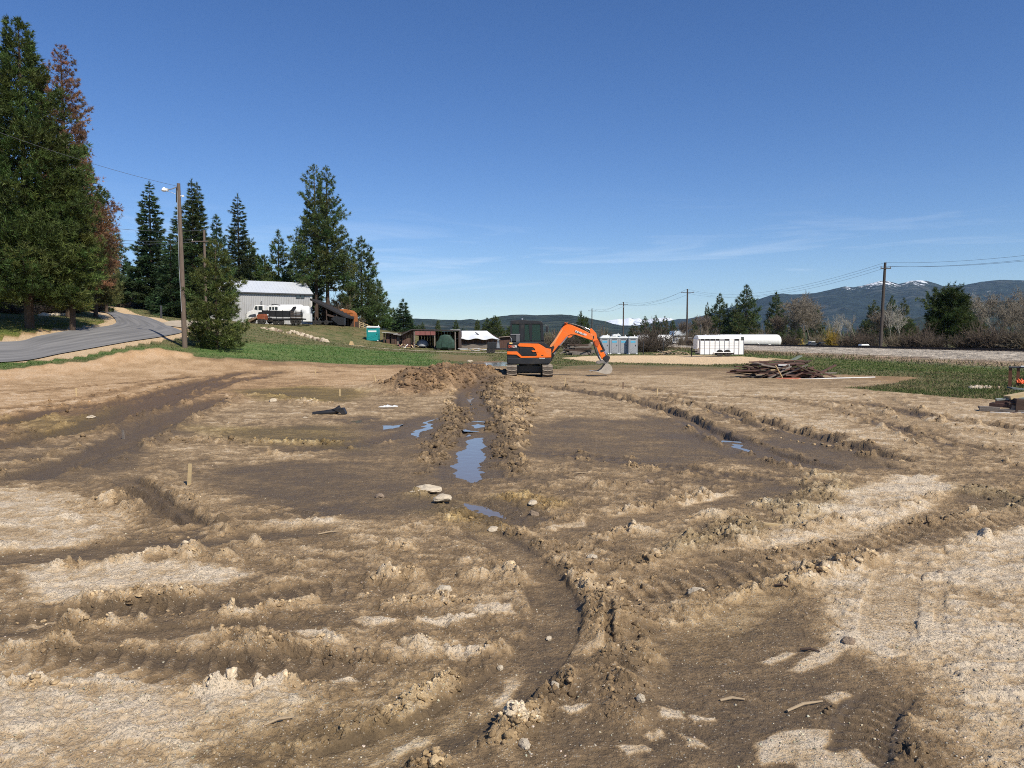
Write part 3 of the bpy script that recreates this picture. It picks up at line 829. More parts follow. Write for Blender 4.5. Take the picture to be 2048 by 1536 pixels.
rel = 0.85 * _clod + 0.8 * CH * (-0.030 * b1 + 0.032 * b3 + 0.034 * b2 - 0.034 * b4 - 0.016 * b5) * (1 + 0.008 * np.minimum(Y, 30))
_far = sstep(8, 16, Y)
_b6 = fbm(WX, WY, 0.06, 3, 421, lim=LIM, gain=.7); _b7 = fbm(WX * .8, WY, 0.16, 4, 423, lim=LIM, gain=.7)
rel += (1 - .6 * SM) * pad * (1 - sstep(9, 14, Y)) * (0.010 * _b7 + 0.010 * _b6 + .008 * sstep(.05, .12, _b7))
rel += pad * (0.0080 * b3 + 0.007 * b2 + _far * (0.020 * fbm(X * 0.6, Y, 0.5, 4, 91, lim=LIM, gain=.65) - 0.018 * b1 * sstep(-.1, .4, _nm)))
# crisp crusts: raised plates with broken edges
pl = fbm(WX, WY, 0.42, 5, 81, lim=LIM, gain=0.62)
plate = sstep(0.12, 0.17, pl) * (0.022 * np.clip(CH * 1.8, 0, 1) + 0.009 * pad * (1 - SM))
rel += plate
_p1 = fbm(WX * 0.6, WY, 0.75, 6, 131, lim=LIM, gain=.66); _p2 = fbm(WX * .7 + .2 * Y, WY, 0.26, 5, 137, lim=LIM, gain=.68)
_crisp = sstep(-0.03, 0.04, _p1) - 0.5
_crisp2 = sstep(0.10, 0.16, _p2) - 0.25 * sstep(-0.10, -0.16, _p2)
_keep = 1 - 0.8 * SM
DRY += pad * _keep * (0.11 * _crisp + 0.15 * _crisp2) * (1 - 0.75 * sstep(.30, .12, DRY)) * (1 - .5 * sstep(.8, .95, DRY))
rel *= 1 - 0.65 * SM
rel += _keep * pad * (0.006 * sstep(-0.03, 0.04, _p1) + 0.008 * sstep(0.10, 0.15, _p2))
_f1 = fbm(X * 0.8, Y, 0.55, 5, 95, lim=LIM, gain=.7)
_f2 = fbm(X * 0.8 + .3 * Y, Y, 0.28, 4, 97, lim=LIM, gain=.65)
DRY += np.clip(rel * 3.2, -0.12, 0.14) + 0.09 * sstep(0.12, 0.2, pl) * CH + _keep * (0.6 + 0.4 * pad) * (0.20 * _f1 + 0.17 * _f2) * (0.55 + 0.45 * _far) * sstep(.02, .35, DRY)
DRY = np.clip(DRY, 0.10, 1.05)
H += rel

# --- outside the pad: pale gravel pad, driveway, road shoulders, railway slope
def paint(pts, dry, tint, soft=0.5, st=1.0, g=0.0, marg=3, world=False):
    idx, sd = poly_sd(pts, marg=marg + soft, world=world)
    m = sstep(-soft, soft, sd) * st
    DRY[idx] = DRY[idx] * (1 - m) + (dry + 0.1 * _nm[idx] + 0.06 * _ns[idx]) * m
    TINT[idx] = TINT[idx] * (1 - m[:, None]) + np.array(tint, np.float32) * m[:, None]
    GRASS[idx] = GRASS[idx] * (1 - m) + g * m
    return idx, m
paint([(1118, 716), (1180, 712), (1260, 710.6), (1400, 711), (1490, 713), (1552, 719), (1520, 727), (1420, 729), (1300, 727), (1190, 724)], 0.98, (1.10, 0.98, 0.80), 0.8)
paint([(40, 668), (60, 640), (100, 655), (150, 690), (60, 690)], 0.3, (0.8, 0.65, 0.5), 1.0, 0.6, 0.3)
paint([(1225, 728), (1100, 733), (1100, 742), (1480, 742), (1500, 735)], 0.30, (1, .95, .8), 1.2, 0.7, 0.25)
paint([(860, 705), (1010, 712), (1010, 724), (900, 726), (820, 716)], 0.35, (1.0, .9, .72), 2.5, 0.75, 0.35)
paint([(1640, 745), (1800, 742), (1960, 768), (1880, 775), (1720, 758)], 0.45, (1.04, .9, .76), 1.2, 0.62, 0.42)
paint([(560, 655), (650, 662), (660, 682), (600, 676), (540, 664)], 0.6, (1.0, .95, .85), 2.0, 0.6, 0.3)
paint([(450, 680), (540, 672), (600, 686), (560, 694), (470, 690)], 0.62, (1.05, .92, .78), 2.0, 0.6, 0.35)

# --- road, driveway: level beds under their own sheets, tan shoulders
ROAD_N = [(-560, 742, 38), (-300, 733, 38.5), (0, 722, 40.5), (130, 700, 45), (250, 684, 51), (330, 671, 57), (364, 656, 64), (345, 645.5, 71), (300, 635, 80), (262, 627.5, 88), (238, 622.5, 96), (215, 619.5, 106), (180, 617.5, 120)]
ROAD_F = [(-560, 705, 44), (-300, 703, 45), (0, 695.5, 46.5), (80, 686, 49.5), (150, 676, 53.5), (215, 664, 58.5), (232, 651, 65), (230, 641, 72), (217, 633, 80), (203, 627, 88), (190, 622, 96), (165, 619, 106), (125, 617, 120)]
RN = np.array([P(*q)[:2] for q in ROAD_N]); RF = np.array([P(*q)[:2] for q in ROAD_F])
DRV = np.array([P(*q)[:2] for q in [(350, 652, 72), (420, 655, 88), (500, 661, 98), (570, 674, 96), (650, 685, 96), (740, 694, 99), (860, 701.5, 103), (1000, 707, 104), (1080, 709, 104)]])
def bed(c, hw, sh, dryv, tn, drop):
    idx, sd, ss, L = line_field(c, hw + sh + 2.0, world=True, warp=0.12, smoothn=6)
    a = np.abs(sd)
    k = 1 - sstep(hw + .3, hw + 1.4, a)
    H[idx] = H[idx] * (1 - k) - drop * k
    m = (1 - sstep(hw + sh * 0.6, hw + sh, a))
    DRY[idx] = DRY[idx] * (1 - m) + (dryv + 0.08 * _nm[idx]) * m
    GRASS[idx] *= 1 - m
    TINT[idx] = TINT[idx] * (1 - m[:, None]) + np.array(tn, np.float32) * m[:, None]
bed((RN + RF) / 2, 3.2, 0.30, 0.82, (1.0, 0.95, 0.88), 0.05)
bed(DRV, 1.5, 0.9, 0.74, (1.03, 0.94, 0.82), 0.03)
Z = BZ + H
GEOM = Z.reshape(NR, NC)


def ground_z(x, y):
    """height of the finished ground sheet"""
    x = np.atleast_1d(np.asarray(x, float)); y = np.atleast_1d(np.asarray(y, float))
    r = np.interp(y, YR, np.arange(NR)); r0 = np.clip(r.astype(int), 0, NR - 2); fr = r - r0
    def row(ri):
        w = _Wd[ri]
        c = np.interp(np.clip(x / w, -1, 1), _t, np.arange(NF)) + NX; c0 = np.clip(c.astype(int), 0, NC - 2); fc = c - c0
        return GEOM[ri, c0] * (1 - fc) + GEOM[ri, c0 + 1] * fc
    return row(r0) * (1 - fr) + row(r0 + 1) * fr


def field(A, x, y):
    A = A.reshape((NR, NC) + A.shape[1:])
    r = np.clip(np.round(np.interp(y, YR, np.arange(NR))).astype(int), 0, NR - 1)
    c = np.clip(np.round(np.interp(np.clip(x / _Wd[r], -1, 1), _t, np.arange(NF))).astype(int) + NX, 0, NC - 1)
    return A[r, c]


def ground_at(px, py):
    q = G(px, py)[0]
    return np.array([q[0], q[1], float(ground_z(q[0], q[1])[0])])


def stand(px, py):
    """where a thing whose foot is seen at this pixel stands"""
    return ground_at(px, py)

# --- ground material
gm, n, l, b = nmat('earth')
def A(nm, vec=False):
    a = n.new('ShaderNodeAttribute'); a.attribute_name = nm
    return a.outputs['Color'] if vec else a.outputs['Fac']
tcg = n.new('ShaderNodeTexCoord'); OBJ = tcg.outputs['Object']
def noise(scale, det, rough=0.6, vec=None, dist=0.0):
    q = n.new('ShaderNodeTexNoise'); q.inputs['Scale'].default_value = scale; q.inputs['Detail'].default_value = det
    q.inputs['Roughness'].default_value = rough; q.inputs['Distortion'].default_value = dist
    l.new(vec or OBJ, q.inputs['Vector']); return q.outputs['Fac']
def mathn(op, a, b_=None, c_=None, clamp=False):
    q = n.new('ShaderNodeMath'); q.operation = op; q.use_clamp = clamp
    for i, v in enumerate((a, b_, c_)):
        if v is None: continue
        if isinstance(v, (int, float)): q.inputs[i].default_value = v
        else: l.new(v, q.inputs[i])
    return q.outputs[0]
def rng_(v, a, b_, c_, d_, clamp=True):
    q = n.new('ShaderNodeMapRange'); q.clamp = clamp
    for nm_, x_ in (('From Min', a), ('From Max', b_), ('To Min', c_), ('To Max', d_)): q.inputs[nm_].default_value = x_
    l.new(v, q.inputs['Value']); return q.outputs[0]
def mixc(f, a, b_, mode='MIX'):
    q = n.new('ShaderNodeMix'); q.data_type = 'RGBA'; q.blend_type = mode
    if isinstance(f, (int, float)): q.inputs[0].default_value = f
    else: l.new(f, q.inputs[0])
    for i, v in ((6, a), (7, b_)):
        if isinstance(v, tuple): q.inputs[i].default_value = v + (1,) if len(v) == 3 else v
        else: l.new(v, q.inputs[i])
    return q.outputs[2]
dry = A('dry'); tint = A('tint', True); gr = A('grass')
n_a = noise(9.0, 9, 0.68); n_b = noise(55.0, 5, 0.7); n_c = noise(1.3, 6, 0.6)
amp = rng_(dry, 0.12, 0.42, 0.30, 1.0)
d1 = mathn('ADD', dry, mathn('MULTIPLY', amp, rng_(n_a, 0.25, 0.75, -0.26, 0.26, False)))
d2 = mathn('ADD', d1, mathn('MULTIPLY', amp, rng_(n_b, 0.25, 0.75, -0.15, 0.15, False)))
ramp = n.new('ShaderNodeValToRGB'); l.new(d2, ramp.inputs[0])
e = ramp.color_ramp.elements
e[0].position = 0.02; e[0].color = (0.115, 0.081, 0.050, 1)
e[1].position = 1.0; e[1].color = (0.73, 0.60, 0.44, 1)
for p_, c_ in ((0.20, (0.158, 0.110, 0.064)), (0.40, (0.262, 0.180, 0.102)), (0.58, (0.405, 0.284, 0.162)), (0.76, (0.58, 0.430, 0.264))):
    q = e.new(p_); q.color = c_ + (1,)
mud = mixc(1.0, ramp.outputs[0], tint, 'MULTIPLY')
# gravel: small stones of their own shade strewn through everything
vor = n.new('ShaderNodeTexVoronoi'); vor.inputs['Scale'].default_value = 105.0; l.new(OBJ, vor.inputs['Vector'])
vsep = n.new('ShaderNodeSeparateColor'); l.new(vor.outputs['Color'], vsep.inputs[0])
stone = mathn('MULTIPLY', mathn('GREATER_THAN', vsep.outputs[0], mathn('SUBTRACT', 1.06, rng_(d1, 0.2, 1.0, 0.12, 0.62))), mathn('LESS_THAN', vor.outputs['Distance'], 0.42))
stc = mixc(vsep.outputs[1], (0.26, 0.21, 0.15), (0.62, 0.54, 0.42))
mud = mixc(mathn('MULTIPLY', stone, 0.8), mud, stc)
# grass and weeds
n_g = noise(0.55, 8, 0.7); n_g2 = noise(5.0, 6, 0.7)
gcol = mixc(rng_(n_g, 0.42, 0.60, 0, 1), (0.070, 0.098, 0.030), (0.19, 0.155, 0.075))
gcol = mixc(rng_(n_g2, 0.35, 0.7, 0, 1), gcol, mixc(0.5, gcol, (0.23, 0.20, 0.11)))
gcol = mixc(1.0, gcol, A('gtint', True), 'MULTIPLY')
gf = rng_(mathn('ADD', gr, rng_(n_a, 0.3, 0.7, -0.25, 0.25, False)), 0.42, 0.62, 0, 1)
colr = mixc(gf, mud, gcol)
l.new(colr, b.inputs['Base Color'])
wetn = mathn('ADD', dry, rng_(n_a, 0.3, 0.7, -0.06, 0.06, False))
ro = rng_(wetn, 0.10, 0.38, 0.58, 0.95)
l.new(mathn('MAXIMUM', ro, mathn('MULTIPLY', gf, 0.9)), b.inputs['Roughness'])
l.new(rng_(wetn, 0.1, 0.5, 0.34, 0.12), b.inputs['Specular IOR Level'])
bp = n.new('ShaderNodeBump'); bp.inputs['Strength'].default_value = 1.0; bp.inputs['Distance'].default_value = 0.040
hh = mathn('ADD', mathn('MULTIPLY', noise(38.0, 6, 0.68), 0.7), mathn('MULTIPLY', stone, 0.22))
hh = mathn('ADD', hh, mathn('MULTIPLY', n_a, 1.0))
l.new(hh, bp.inputs['Height']); l.new(bp.outputs[0], b.inputs['Normal'])

GT = np.ones((len(X), 3), dtype=np.float32)
def gtint(pts, c, soft=1.5, world=False):
    idx, sd = poly_sd(pts, marg=soft * 2, world=world)
    m = sstep(-soft, soft, sd)[:, None]
    GT[idx] = GT[idx] * (1 - m) + np.array(c, np.float32) * m
# lawn: fresh green; bank by the big pine: olive yellow; field right: green with straw; hillside: brown duff
gtint([(-160, 120), (-160, 300), (120, 300), (120, 120)], (0.9, 0.85, 0.8), 8, True)
gtint([(380, 694), (500, 684), (640, 690), (880, 708), (900, 732), (600, 722), (400, 712)], (0.80, 1.22, 0.85), 1.2)
gtint([(-60, 728), (200, 700), (330, 690), (360, 700), (200, 712), (0, 738)], (0.80, 1.15, 0.85), 0.8)
gtint([(-200, 700), (0, 690), (215, 664), (225, 640), (100, 650), (0, 640), (-200, 640)], (1.15, 1.2, 0.75), 1.5)
gtint([(33, 36), (33, 160), (16, 160), (24, 60), (18, 44), (24, 38)], (0.85, 1.02, 0.80), 3, True)

ii = np.arange(NR * NC, dtype=np.int32).reshape(NR, NC)
quads = np.stack([ii[:-1, :-1], ii[:-1, 1:], ii[1:, 1:], ii[1:, :-1]], -1).reshape(-1, 4)
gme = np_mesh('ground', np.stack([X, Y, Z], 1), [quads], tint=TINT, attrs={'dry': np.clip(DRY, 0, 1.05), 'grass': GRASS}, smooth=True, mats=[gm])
ga = gme.attributes.new('gtint', 'FLOAT_COLOR', 'POINT')
cc = np.ones((len(X), 4), np.float32); cc[:, :3] = GT; ga.data.foreach_set('color', cc.ravel())
ground = link('ground', gme, kind='structure')

# --- water
wm, n, l, b = nmat('muddy_water')
b.inputs['Base Color'].default_value = (0.17, 0.135, 0.10, 1)
b.inputs['Roughness'].default_value = 0.05
b.inputs['IOR'].default_value = 1.33
b.inputs['Specular IOR Level'].default_value = 0.9
t_ = n.new('ShaderNodeTexCoord'); q = n.new('ShaderNodeTexNoise'); q.inputs['Scale'].default_value = 7.0; q.inputs['Detail'].default_value = 3
l.new(t_.outputs['Object'], q.inputs['Vector'])
bp = n.new('ShaderNodeBump'); bp.inputs['Strength'].default_value = 0.12; bp.inputs['Distance'].default_value = 0.02
l.new(q.outputs['Fac'], bp.inputs['Height']); l.new(bp.outputs[0], b.inputs['Normal'])
for w, zc, lab in PW:
    c = w.mean(0); o = c + (w - c) * 1.0 + (w - c) / (np.linalg.norm(w - c, axis=1)[:, None] + 1e-6) * 0.45
    V = [(p[0], p[1], zc - 0.035) for p in o]
    me = bpy.data.meshes.new('puddle'); me.from_pydata(V, [], [tuple(range(len(V)))]); me.materials.append(wm)
    link('puddle', me, kind='structure', label=lab)

# --- clods and crumbs of mud strewn over the churned ground
def ico_lump(rs, n_=1):
    import bmesh
    bm = bmesh.new(); bmesh.ops.create_icosphere(bm, subdivisions=n_, radius=1.0)
    V = np.array([v.co for v in bm.verts]); Fc = np.array([[v.index for v in f.verts] for f in bm.faces]); bm.free()
    return V, Fc
_ICO, _ICF = ico_lump(None, 1)
rs = np.random.RandomState(5)

_IC2, _IF2 = ico_lump(None, 2)
def scatter_lumps(name, x, y, size, sink, mtl, tintc, flat=0.65, jit=0.28, fine=False):
    n_ = len(x); V0 = _IC2 if fine else _ICO; _ICF_ = _IF2 if fine else _ICF
    V = np.repeat(V0[None], n_, 0)
    for _ in range(5):      # knock flat faces off
        nn = rs.normal(0, 1, (n_, 1, 3)); nn /= np.linalg.norm(nn, axis=-1, keepdims=True)
        d_ = (V * nn).sum(-1, keepdims=True) - rs.uniform(.35, .8, (n_, 1, 1))
        V = V - nn * np.clip(d_, 0, None)
    V = V * (1 + rs.uniform(-jit, jit, (n_, len(V0), 1)) * (0.55 if fine else 1))
    V = V * rs.uniform(0.7, 1.25, (n_, 1, 3)); V[:, :, 2] *= flat
    a = rs.uniform(0, 2 * pi, n_); ca, sa = np.cos(a)[:, None], np.sin(a)[:, None]
    vx = V[:, :, 0] * ca - V[:, :, 1] * sa; vy = V[:, :, 0] * sa + V[:, :, 1] * ca
    V = np.stack([vx, vy, V[:, :, 2]], -1) * size[:, None, None]
    z = ground_z(x, y)
    V += np.stack([x, y, z + size * sink], -1)[:, None, :]
    Fs = (_ICF_[None] + (np.arange(n_) * len(V0))[:, None, None]).reshape(-1, 3)
    T = np.repeat(tintc[:, None, :], len(V0), 1) * rs.uniform(0.85, 1.12, (n_, len(V0), 1))
    me = np_mesh(name, V.reshape(-1, 3), [Fs], tint=T.reshape(-1, 3), mats=[mtl])
    return me

mud_m = attr_mat('clod_mud', rough=0.9, noise=0.35, nscale=45.0)
# bump for clods
_n, _l = mud_m.node_tree.nodes, mud_m.node_tree.links
_q = _n.new('ShaderNodeTexNoise'); _q.inputs['Scale'].default_value = 60; _q.inputs['Detail'].default_value = 5
_tc = _n.new('ShaderNodeTexCoord'); _l.new(_tc.outputs['Object'], _q.inputs['Vector'])
_bp = _n.new('ShaderNodeBump'); _bp.inputs['Strength'].default_value = 0.8; _bp.inputs['Distance'].default_value = 0.02
_l.new(_q.outputs['Fac'], _bp.inputs['Height']); _l.new(_bp.outputs[0], _n['Principled BSDF'].inputs['Normal'])

_rp = np.array([0.02, 0.20, 0.40, 0.58, 0.76, 1.0]); _rc = np.array([(0.100, 0.071, 0.046), (0.150, 0.103, 0.058), (0.245, 0.168, 0.092), (0.385, 0.268, 0.145), (0.56, 0.415, 0.245), (0.73, 0.60, 0.44)])
def mudcol(d):
    return np.stack([np.interp(d, _rp, _rc[:, k]) for k in range(3)], -1)

def pick(n_, smin, smax, weight, power=1.6, ymax=30.0):
    """random places with even density per picture area, kept by the churn there"""
    v = rs.uniform(1.72 * F / ymax, 1150, n_ * 6); y = 1.72 * F / v; x = rs.uniform(-0.76, 0.76, len(y)) * (y + 1.0)
    w = weight(field(CH, x, y), field(DRY, x, y)); k = rs.uniform(0, 1, len(w)) < w
    x, y = x[k][:n_], y[k][:n_]
    s = smin + (smax - smin) * rs.uniform(0, 1, len(x)) ** (power * 2)
    return x, y, s

pd = field(pad, np.array([0.0]), np.array([5.0]))
x, y, s = pick(24000, 0.006, 0.034, lambda c, d: np.clip(c * 1.5 - 0.25, 0, 1) ** 2)
s = s * (0.6 + 0.075 * np.minimum(y, 30))
s = s * rs.uniform(.35, 1.0, len(x))
T = mudcol(np.clip(field(DRY, x, y) + rs.uniform(-0.2, 0.1, len(x)), 0, 1)) * field(TINT, x, y)
link('mud_clods', scatter_lumps('mud_clods', x, y, s, 0.0, mud_m, T, flat=0.8, jit=0.30), kind='stuff')
x, y, s = pick(3200, 0.012, 0.036, lambda c, d: np.clip(c * 1.6 - 0.5, 0, 1) ** 2, power=1.2, ymax=16)
T = mudcol(np.clip(field(DRY, x, y) + rs.uniform(-0.2, 0.1, len(x)), 0, 1)) * field(TINT, x, y)
link('mud_clods', scatter_lumps('mud_clods', x, y, s * rs.uniform(.5, 1.25, len(x)), -0.12, mud_m, T, flat=0.8, jit=0.5, fine=True), kind='stuff')
# crumbly spoil: the grey heap and the trench banks
def in_box(n_, x0, x1, y0, y1, cmin):
    x = rs.uniform(x0, x1, n_); y = rs.uniform(y0, y1, n_); c = field(CH, x, y); k = c > rs.uniform(cmin, 1.0, n_); return x[k], y[k]
for box, n_, s0, s1, fl in (((-7.5, 1.0, 24, 40), 9000, .025, .13, .8), ((-3.2, 2.0, 9, 27), 14000, .012, .07, .8), ((4, 24, 9, 34), 9000, .015, .06, .8), ((-24, -4, 9, 34), 9000, .015, .06, .8)):
    x, y = in_box(n_, *box, .35); s = s0 + (s1 - s0) * rs.uniform(0, 1, len(x)) ** 3
    T = mudcol(np.clip(field(DRY, x, y) + rs.uniform(-0.25, 0.06, len(x)), 0, 1)) * field(TINT, x, y)
    link('mud_clods', scatter_lumps('mud_clods', x, y, s, 0.10, mud_m, T, flat=fl, jit=0.35), kind='stuff')
# rows of pressed tread lumps left by the loader wheels
def lump_row(pts, pitch, size, off=0.0, dv=.55, jitp=.03):
    w = G([p[0] for p in pts], [p[1] for p in pts]); d = np.hypot(*np.diff(w, axis=0).T); c = np.concatenate([[0], np.cumsum(d)])
    t = np.arange(0, c[-1], pitch); t = t[rs.uniform(0, 1, len(t)) < .85]
    xx = np.interp(t, c, w[:, 0]) + rs.normal(0, jitp, len(t)); yy_ = np.interp(t, c, w[:, 1]) + off + rs.normal(0, jitp, len(t))
    return xx, yy_, size * rs.uniform(.5, 1.3, len(t)), np.full(len(t), dv)
rows = [lump_row(*a) for a in (([(0, 1238), (200, 1232), (400, 1222), (560, 1212)], .085, .026), ([(260, 1238), (420, 1232), (560, 1222)], .10, .018), ([(240, 1300), (340, 1306), (440, 1316), (600, 1322)], .12, .022),
        ([(300, 1225), (450, 1215), (560, 1205)], .11, .020), ([(1500, 1128), (1640, 1100), (1800, 1062), (1900, 1030)], .12, .03), ([(1230, 1165), (1400, 1130), (1560, 1100)], .10, .03), ([(1540, 872), (1640, 893), (1760, 917), (1850, 930)], .20, .05, 0, .55),
        ([(80, 1000), (180, 1010), (260, 1045), (340, 1080)], .12, .035), ([(100, 985), (200, 992), (290, 1030), (380, 1075)], .12, .035), ([(1260, 1205), (1420, 1172), (1600, 1135)], .09, .024), ([(660, 1180), (800, 1172), (900, 1168)], .07, .018))]
x, y, s, dv = map(np.concatenate, zip(*rows))
T = mudcol(np.clip(dv + rs.uniform(-.15, .12, len(x)), 0, 1))
link('mud_clods', scatter_lumps('mud_clods', x, y, s * .8, -0.05, mud_m, T, flat=0.6, jit=0.4, fine=True), kind='stuff')
# pebbles on the dry gravel
x, y, s = pick(9000, 0.003, 0.009, lambda c, d: np.clip(d * 0.8 - 0.1, 0.05, 1), power=1.2, ymax=14)
kk = field(pad, x, y) > 0.9; x, y, s = x[kk], y[kk], s[kk]
T = np.array([0.42, 0.36, 0.27]) * rs.uniform(0.55, 1.5, (len(x), 1)) * rs.uniform(0.93, 1.07, (len(x), 3))
link('pebbles', scatter_lumps('pebbles', x, y, s, 0.1, mud_m, T, flat=0.8), kind='stuff')
# ------------------------------------------------------------------ hills and mountains
def forest_mat(name, base, pale, snow=False, scale=0.02):
    m, n, l, b = nmat(name)
    b.inputs['Roughness'].default_value = 0.95; b.inputs['Specular IOR Level'].default_value = 0.05
    t = n.new('ShaderNodeTexCoord')
    def nz_(s, d, r=0.65):
        q = n.new('ShaderNodeTexNoise'); q.inputs['Scale'].default_value = s; q.inputs['Detail'].default_value = d; q.inputs['Roughness'].default_value = r
        l.new(t.outputs['Object'], q.inputs['Vector']); return q
    def mr(v, a, b_, c=0.0, d=1.0):
        q = n.new('ShaderNodeMapRange'); q.inputs['From Min'].default_value = a; q.inputs['From Max'].default_value = b_
        q.inputs['To Min'].default_value = c; q.inputs['To Max'].default_value = d; l.new(v, q.inputs['Value']); return q.outputs[0]
    def mix(f, a, b_):
        q = n.new('ShaderNodeMix'); q.data_type = 'RGBA'; l.new(f, q.inputs[0])
        for i, v in ((6, a), (7, b_)):
            if isinstance(v, tuple): q.inputs[i].default_value = v + (1,)
            else: l.new(v, q.inputs[i])
        return q.outputs[2]
    c = mix(mr(nz_(scale * 0.12, 8, 0.7).outputs['Fac'], 0.52, 0.66), base, pale)
    c = mix(mr(nz_(scale * 0.8, 8, 0.72).outputs['Fac'], 0.42, 0.58), c, tuple(x * 0.35 for x in base))
    if snow:
        a = n.new('ShaderNodeAttribute'); a.attribute_name = 'snow'
        ad = n.new('ShaderNodeMath'); ad.operation = 'ADD'; l.new(a.outputs['Fac'], ad.inputs[0])
        l.new(mr(nz_(scale * 0.9, 10, 0.78).outputs['Fac'], 0.3, 0.7, -1.1, 0.75), ad.inputs[1])
        c = mix(mr(ad.outputs[0], 0.42, 0.52), c, (0.85, 0.88, 0.92))
    l.new(c, b.inputs['Base Color'])
    q = nz_(scale * 1.2, 6, 0.7)
    bp = n.new('ShaderNodeBump'); bp.inputs['Strength'].default_value = 1.0; bp.inputs['Distance'].default_value = 14.0
    l.new(q.outputs['Fac'], bp.inputs['Height']); l.new(bp.outputs[0], b.inputs['Normal'])
    return m


def ridge(name, prof, D0, D1, mtl, seed, rough=0.25, snowf=None, nv=46, step=2.5, wl=900.0, jag=3.0):
    px = np.arange(prof[0][0], prof[-1][0], step)
    py = np.interp(px, [p[0] for p in prof], [p[1] for p in prof])
    v = np.concatenate([np.linspace(0, 1, nv), [1.05, 1.12, 1.3]])
    PXX, VV = np.meshgrid(px, v)
    D = D0 + (D1 - D0) * VV
    a = (PXX - 1024) / F
    Xm = a * D; Ym = D
    zc = CAM[2] + (HOR - np.interp(PXX, px, py)) / F * D1        # crest height
    sp = fbm(Xm, Ym, wl, 5, seed, gain=0.55)
    spur = np.abs(perlin(Xm / wl * 1.4 + 0.6 * sp, Ym / wl * 0.35, seed + 7))
    r = np.clip(VV, 0, 1)
    shape = r ** 0.85 * (1 - rough * (1 - r) * (0.4 + 1.4 * spur) * 1.2)
    z = -4 + zc * shape + zc * rough * 0.25 * sp * r * (1 - r) * 2
    z = np.where(VV > 1, zc * (1 - (VV - 1) * 2.0), z)
    z += fbm(Xm, Ym, 60.0 * D1 / 6000, 3, seed + 2) * jag * D1 / 6000 * np.clip(r * 3, 0, 1)
    ii = np.arange(PXX.size).reshape(PXX.shape)
    q = np.stack([ii[:-1, :-1], ii[:-1, 1:], ii[1:, 1:], ii[1:, :-1]], -1).reshape(-1, 4)
    at = {}
    if snowf is not None: at['snow'] = snowf(PXX, (HOR - (HOR - np.interp(PXX, px, py)) * np.clip(z / zc, -1, 1)), VV, z).ravel()
    me = np_mesh(name, np.stack([Xm.ravel(), Ym.ravel(), z.ravel()], 1), [q], attrs=at, smooth=True, mats=[mtl])
    return link(name, me, kind='structure')

hills_m = forest_mat('wooded_hill', (0.040, 0.055, 0.040), (0.11, 0.105, 0.075), scale=0.012)
mount_m = forest_mat('wooded_mountain', (0.030, 0.042, 0.034), (0.085, 0.085, 0.075), snow=True, scale=0.009)
snow_m = forest_mat('snow_mountain', (0.10, 0.12, 0.14), (0.2, 0.2, 0.22), snow=True, scale=0.004)
ridge('hills', [(-1500, 640), (-400, 618), (300, 628), (700, 640), (823, 636), (858, 637), (886, 638.5), (922, 639), (941, 637), (959, 640), (978, 636), (999, 631.6), (1024, 629), (1040, 628), (1076, 629.6),
               (1117, 628), (1140, 629), (1151, 631), (1170, 634), (1190, 638), (1212, 642), (1226, 647), (1245, 650), (1262, 650), (1290, 654), (1330, 660), (1400, 668), (1500, 672), (1700, 674)], 3200, 5600, hills_m, 101, wl=900)
_mp = [(1180, 668), (1240, 655), (1290, 648), (1338, 641), (1356, 637.5), (1375, 637), (1390, 634), (1401, 632), (1430, 622), (1460, 614), (1500, 603), (1516, 598), (1540, 590), (1561, 587), (1580, 589), (1605, 588), (1628, 586), (1660, 579),
       (1685, 573), (1703, 575), (1722, 571), (1741, 566), (1757, 562), (1773, 563), (1792, 568), (1803, 566), (1816, 562), (1833, 561), (1848, 562), (1866, 567), (1883, 573), (1901, 570), (1915, 572), (1935, 568), (1955, 564), (1975, 562), (1995, 560), (2035, 561), (2200, 566), (2600, 590), (3300, 640)]
def _sn(px, py, v, z):
    h = z / 900.0
    s = np.full(px.shape, -0.50)
    s += 0.95 * np.exp(-((px - 1752) / 48) ** 2) * sstep(0.74, 0.97, v) + 0.80 * np.exp(-((px - 1838) / 34) ** 2) * sstep(0.80, 0.97, v)
    s += 0.55 * np.exp(-((px - 1690) / 25) ** 2) * sstep(0.86, 0.97, v) + 0.45 * sstep(1850, 1960, px) * sstep(0.45, 0.8, v)
    s += 0.30 * np.exp(-((px - 1790) / 120) ** 2) * sstep(0.55, 0.8, v)
    return s
ridge('mountains', _mp, 7000, 11500, mount_m, 131, rough=0.35, snowf=_sn, nv=60, step=2.0, wl=1700, jag=2.0)
ridge('foothills', [(1380, 680), (1560, 672), (1700, 660), (1800, 640), (1860, 628), (1940, 610), (2000, 601), (2060, 598), (2200, 592), (2500, 600), (3000, 640)], 2600, 4200, hills_m, 151, rough=0.2, wl=700)
ridge('snowy_mountains', [(1120, 668), (1180, 650), (1205, 644), (1215, 641), (1228, 639), (1236, 637.5), (1246, 639), (1258, 635), (1268, 638), (1276, 636), (1290, 640), (1305, 637), (1328, 635), (1340, 636.5), (1352, 641), (1380, 646), (1430, 660)], 17000, 21000, snow_m, 171, rough=0.4,
      snowf=lambda px, py, v, z: 1.0 + 0 * px, wl=2600, jag=4.0)

# ------------------------------------------------------------------ air
hz = MB().bx(-30000, 30000, -3000, 22600, -6, 1300)
hm = bpy.data.materials.new('thin_air'); hm.use_nodes = True
hn, hl = hm.node_tree.nodes, hm.node_tree.links
hn.clear()
ho = hn.new('ShaderNodeOutputMaterial'); pv = hn.new('ShaderNodeVolumePrincipled')
pv.inputs['Color'].default_value = (0.42, 0.66, 1.0, 1)
pv.inputs['Density'].default_value = 1.9e-5
pv.inputs['Anisotropy'].default_value = 0.0
hl.new(pv.outputs[0], ho.inputs['Volume'])
HAZE = hz.put('haze', hm, kind='stuff')

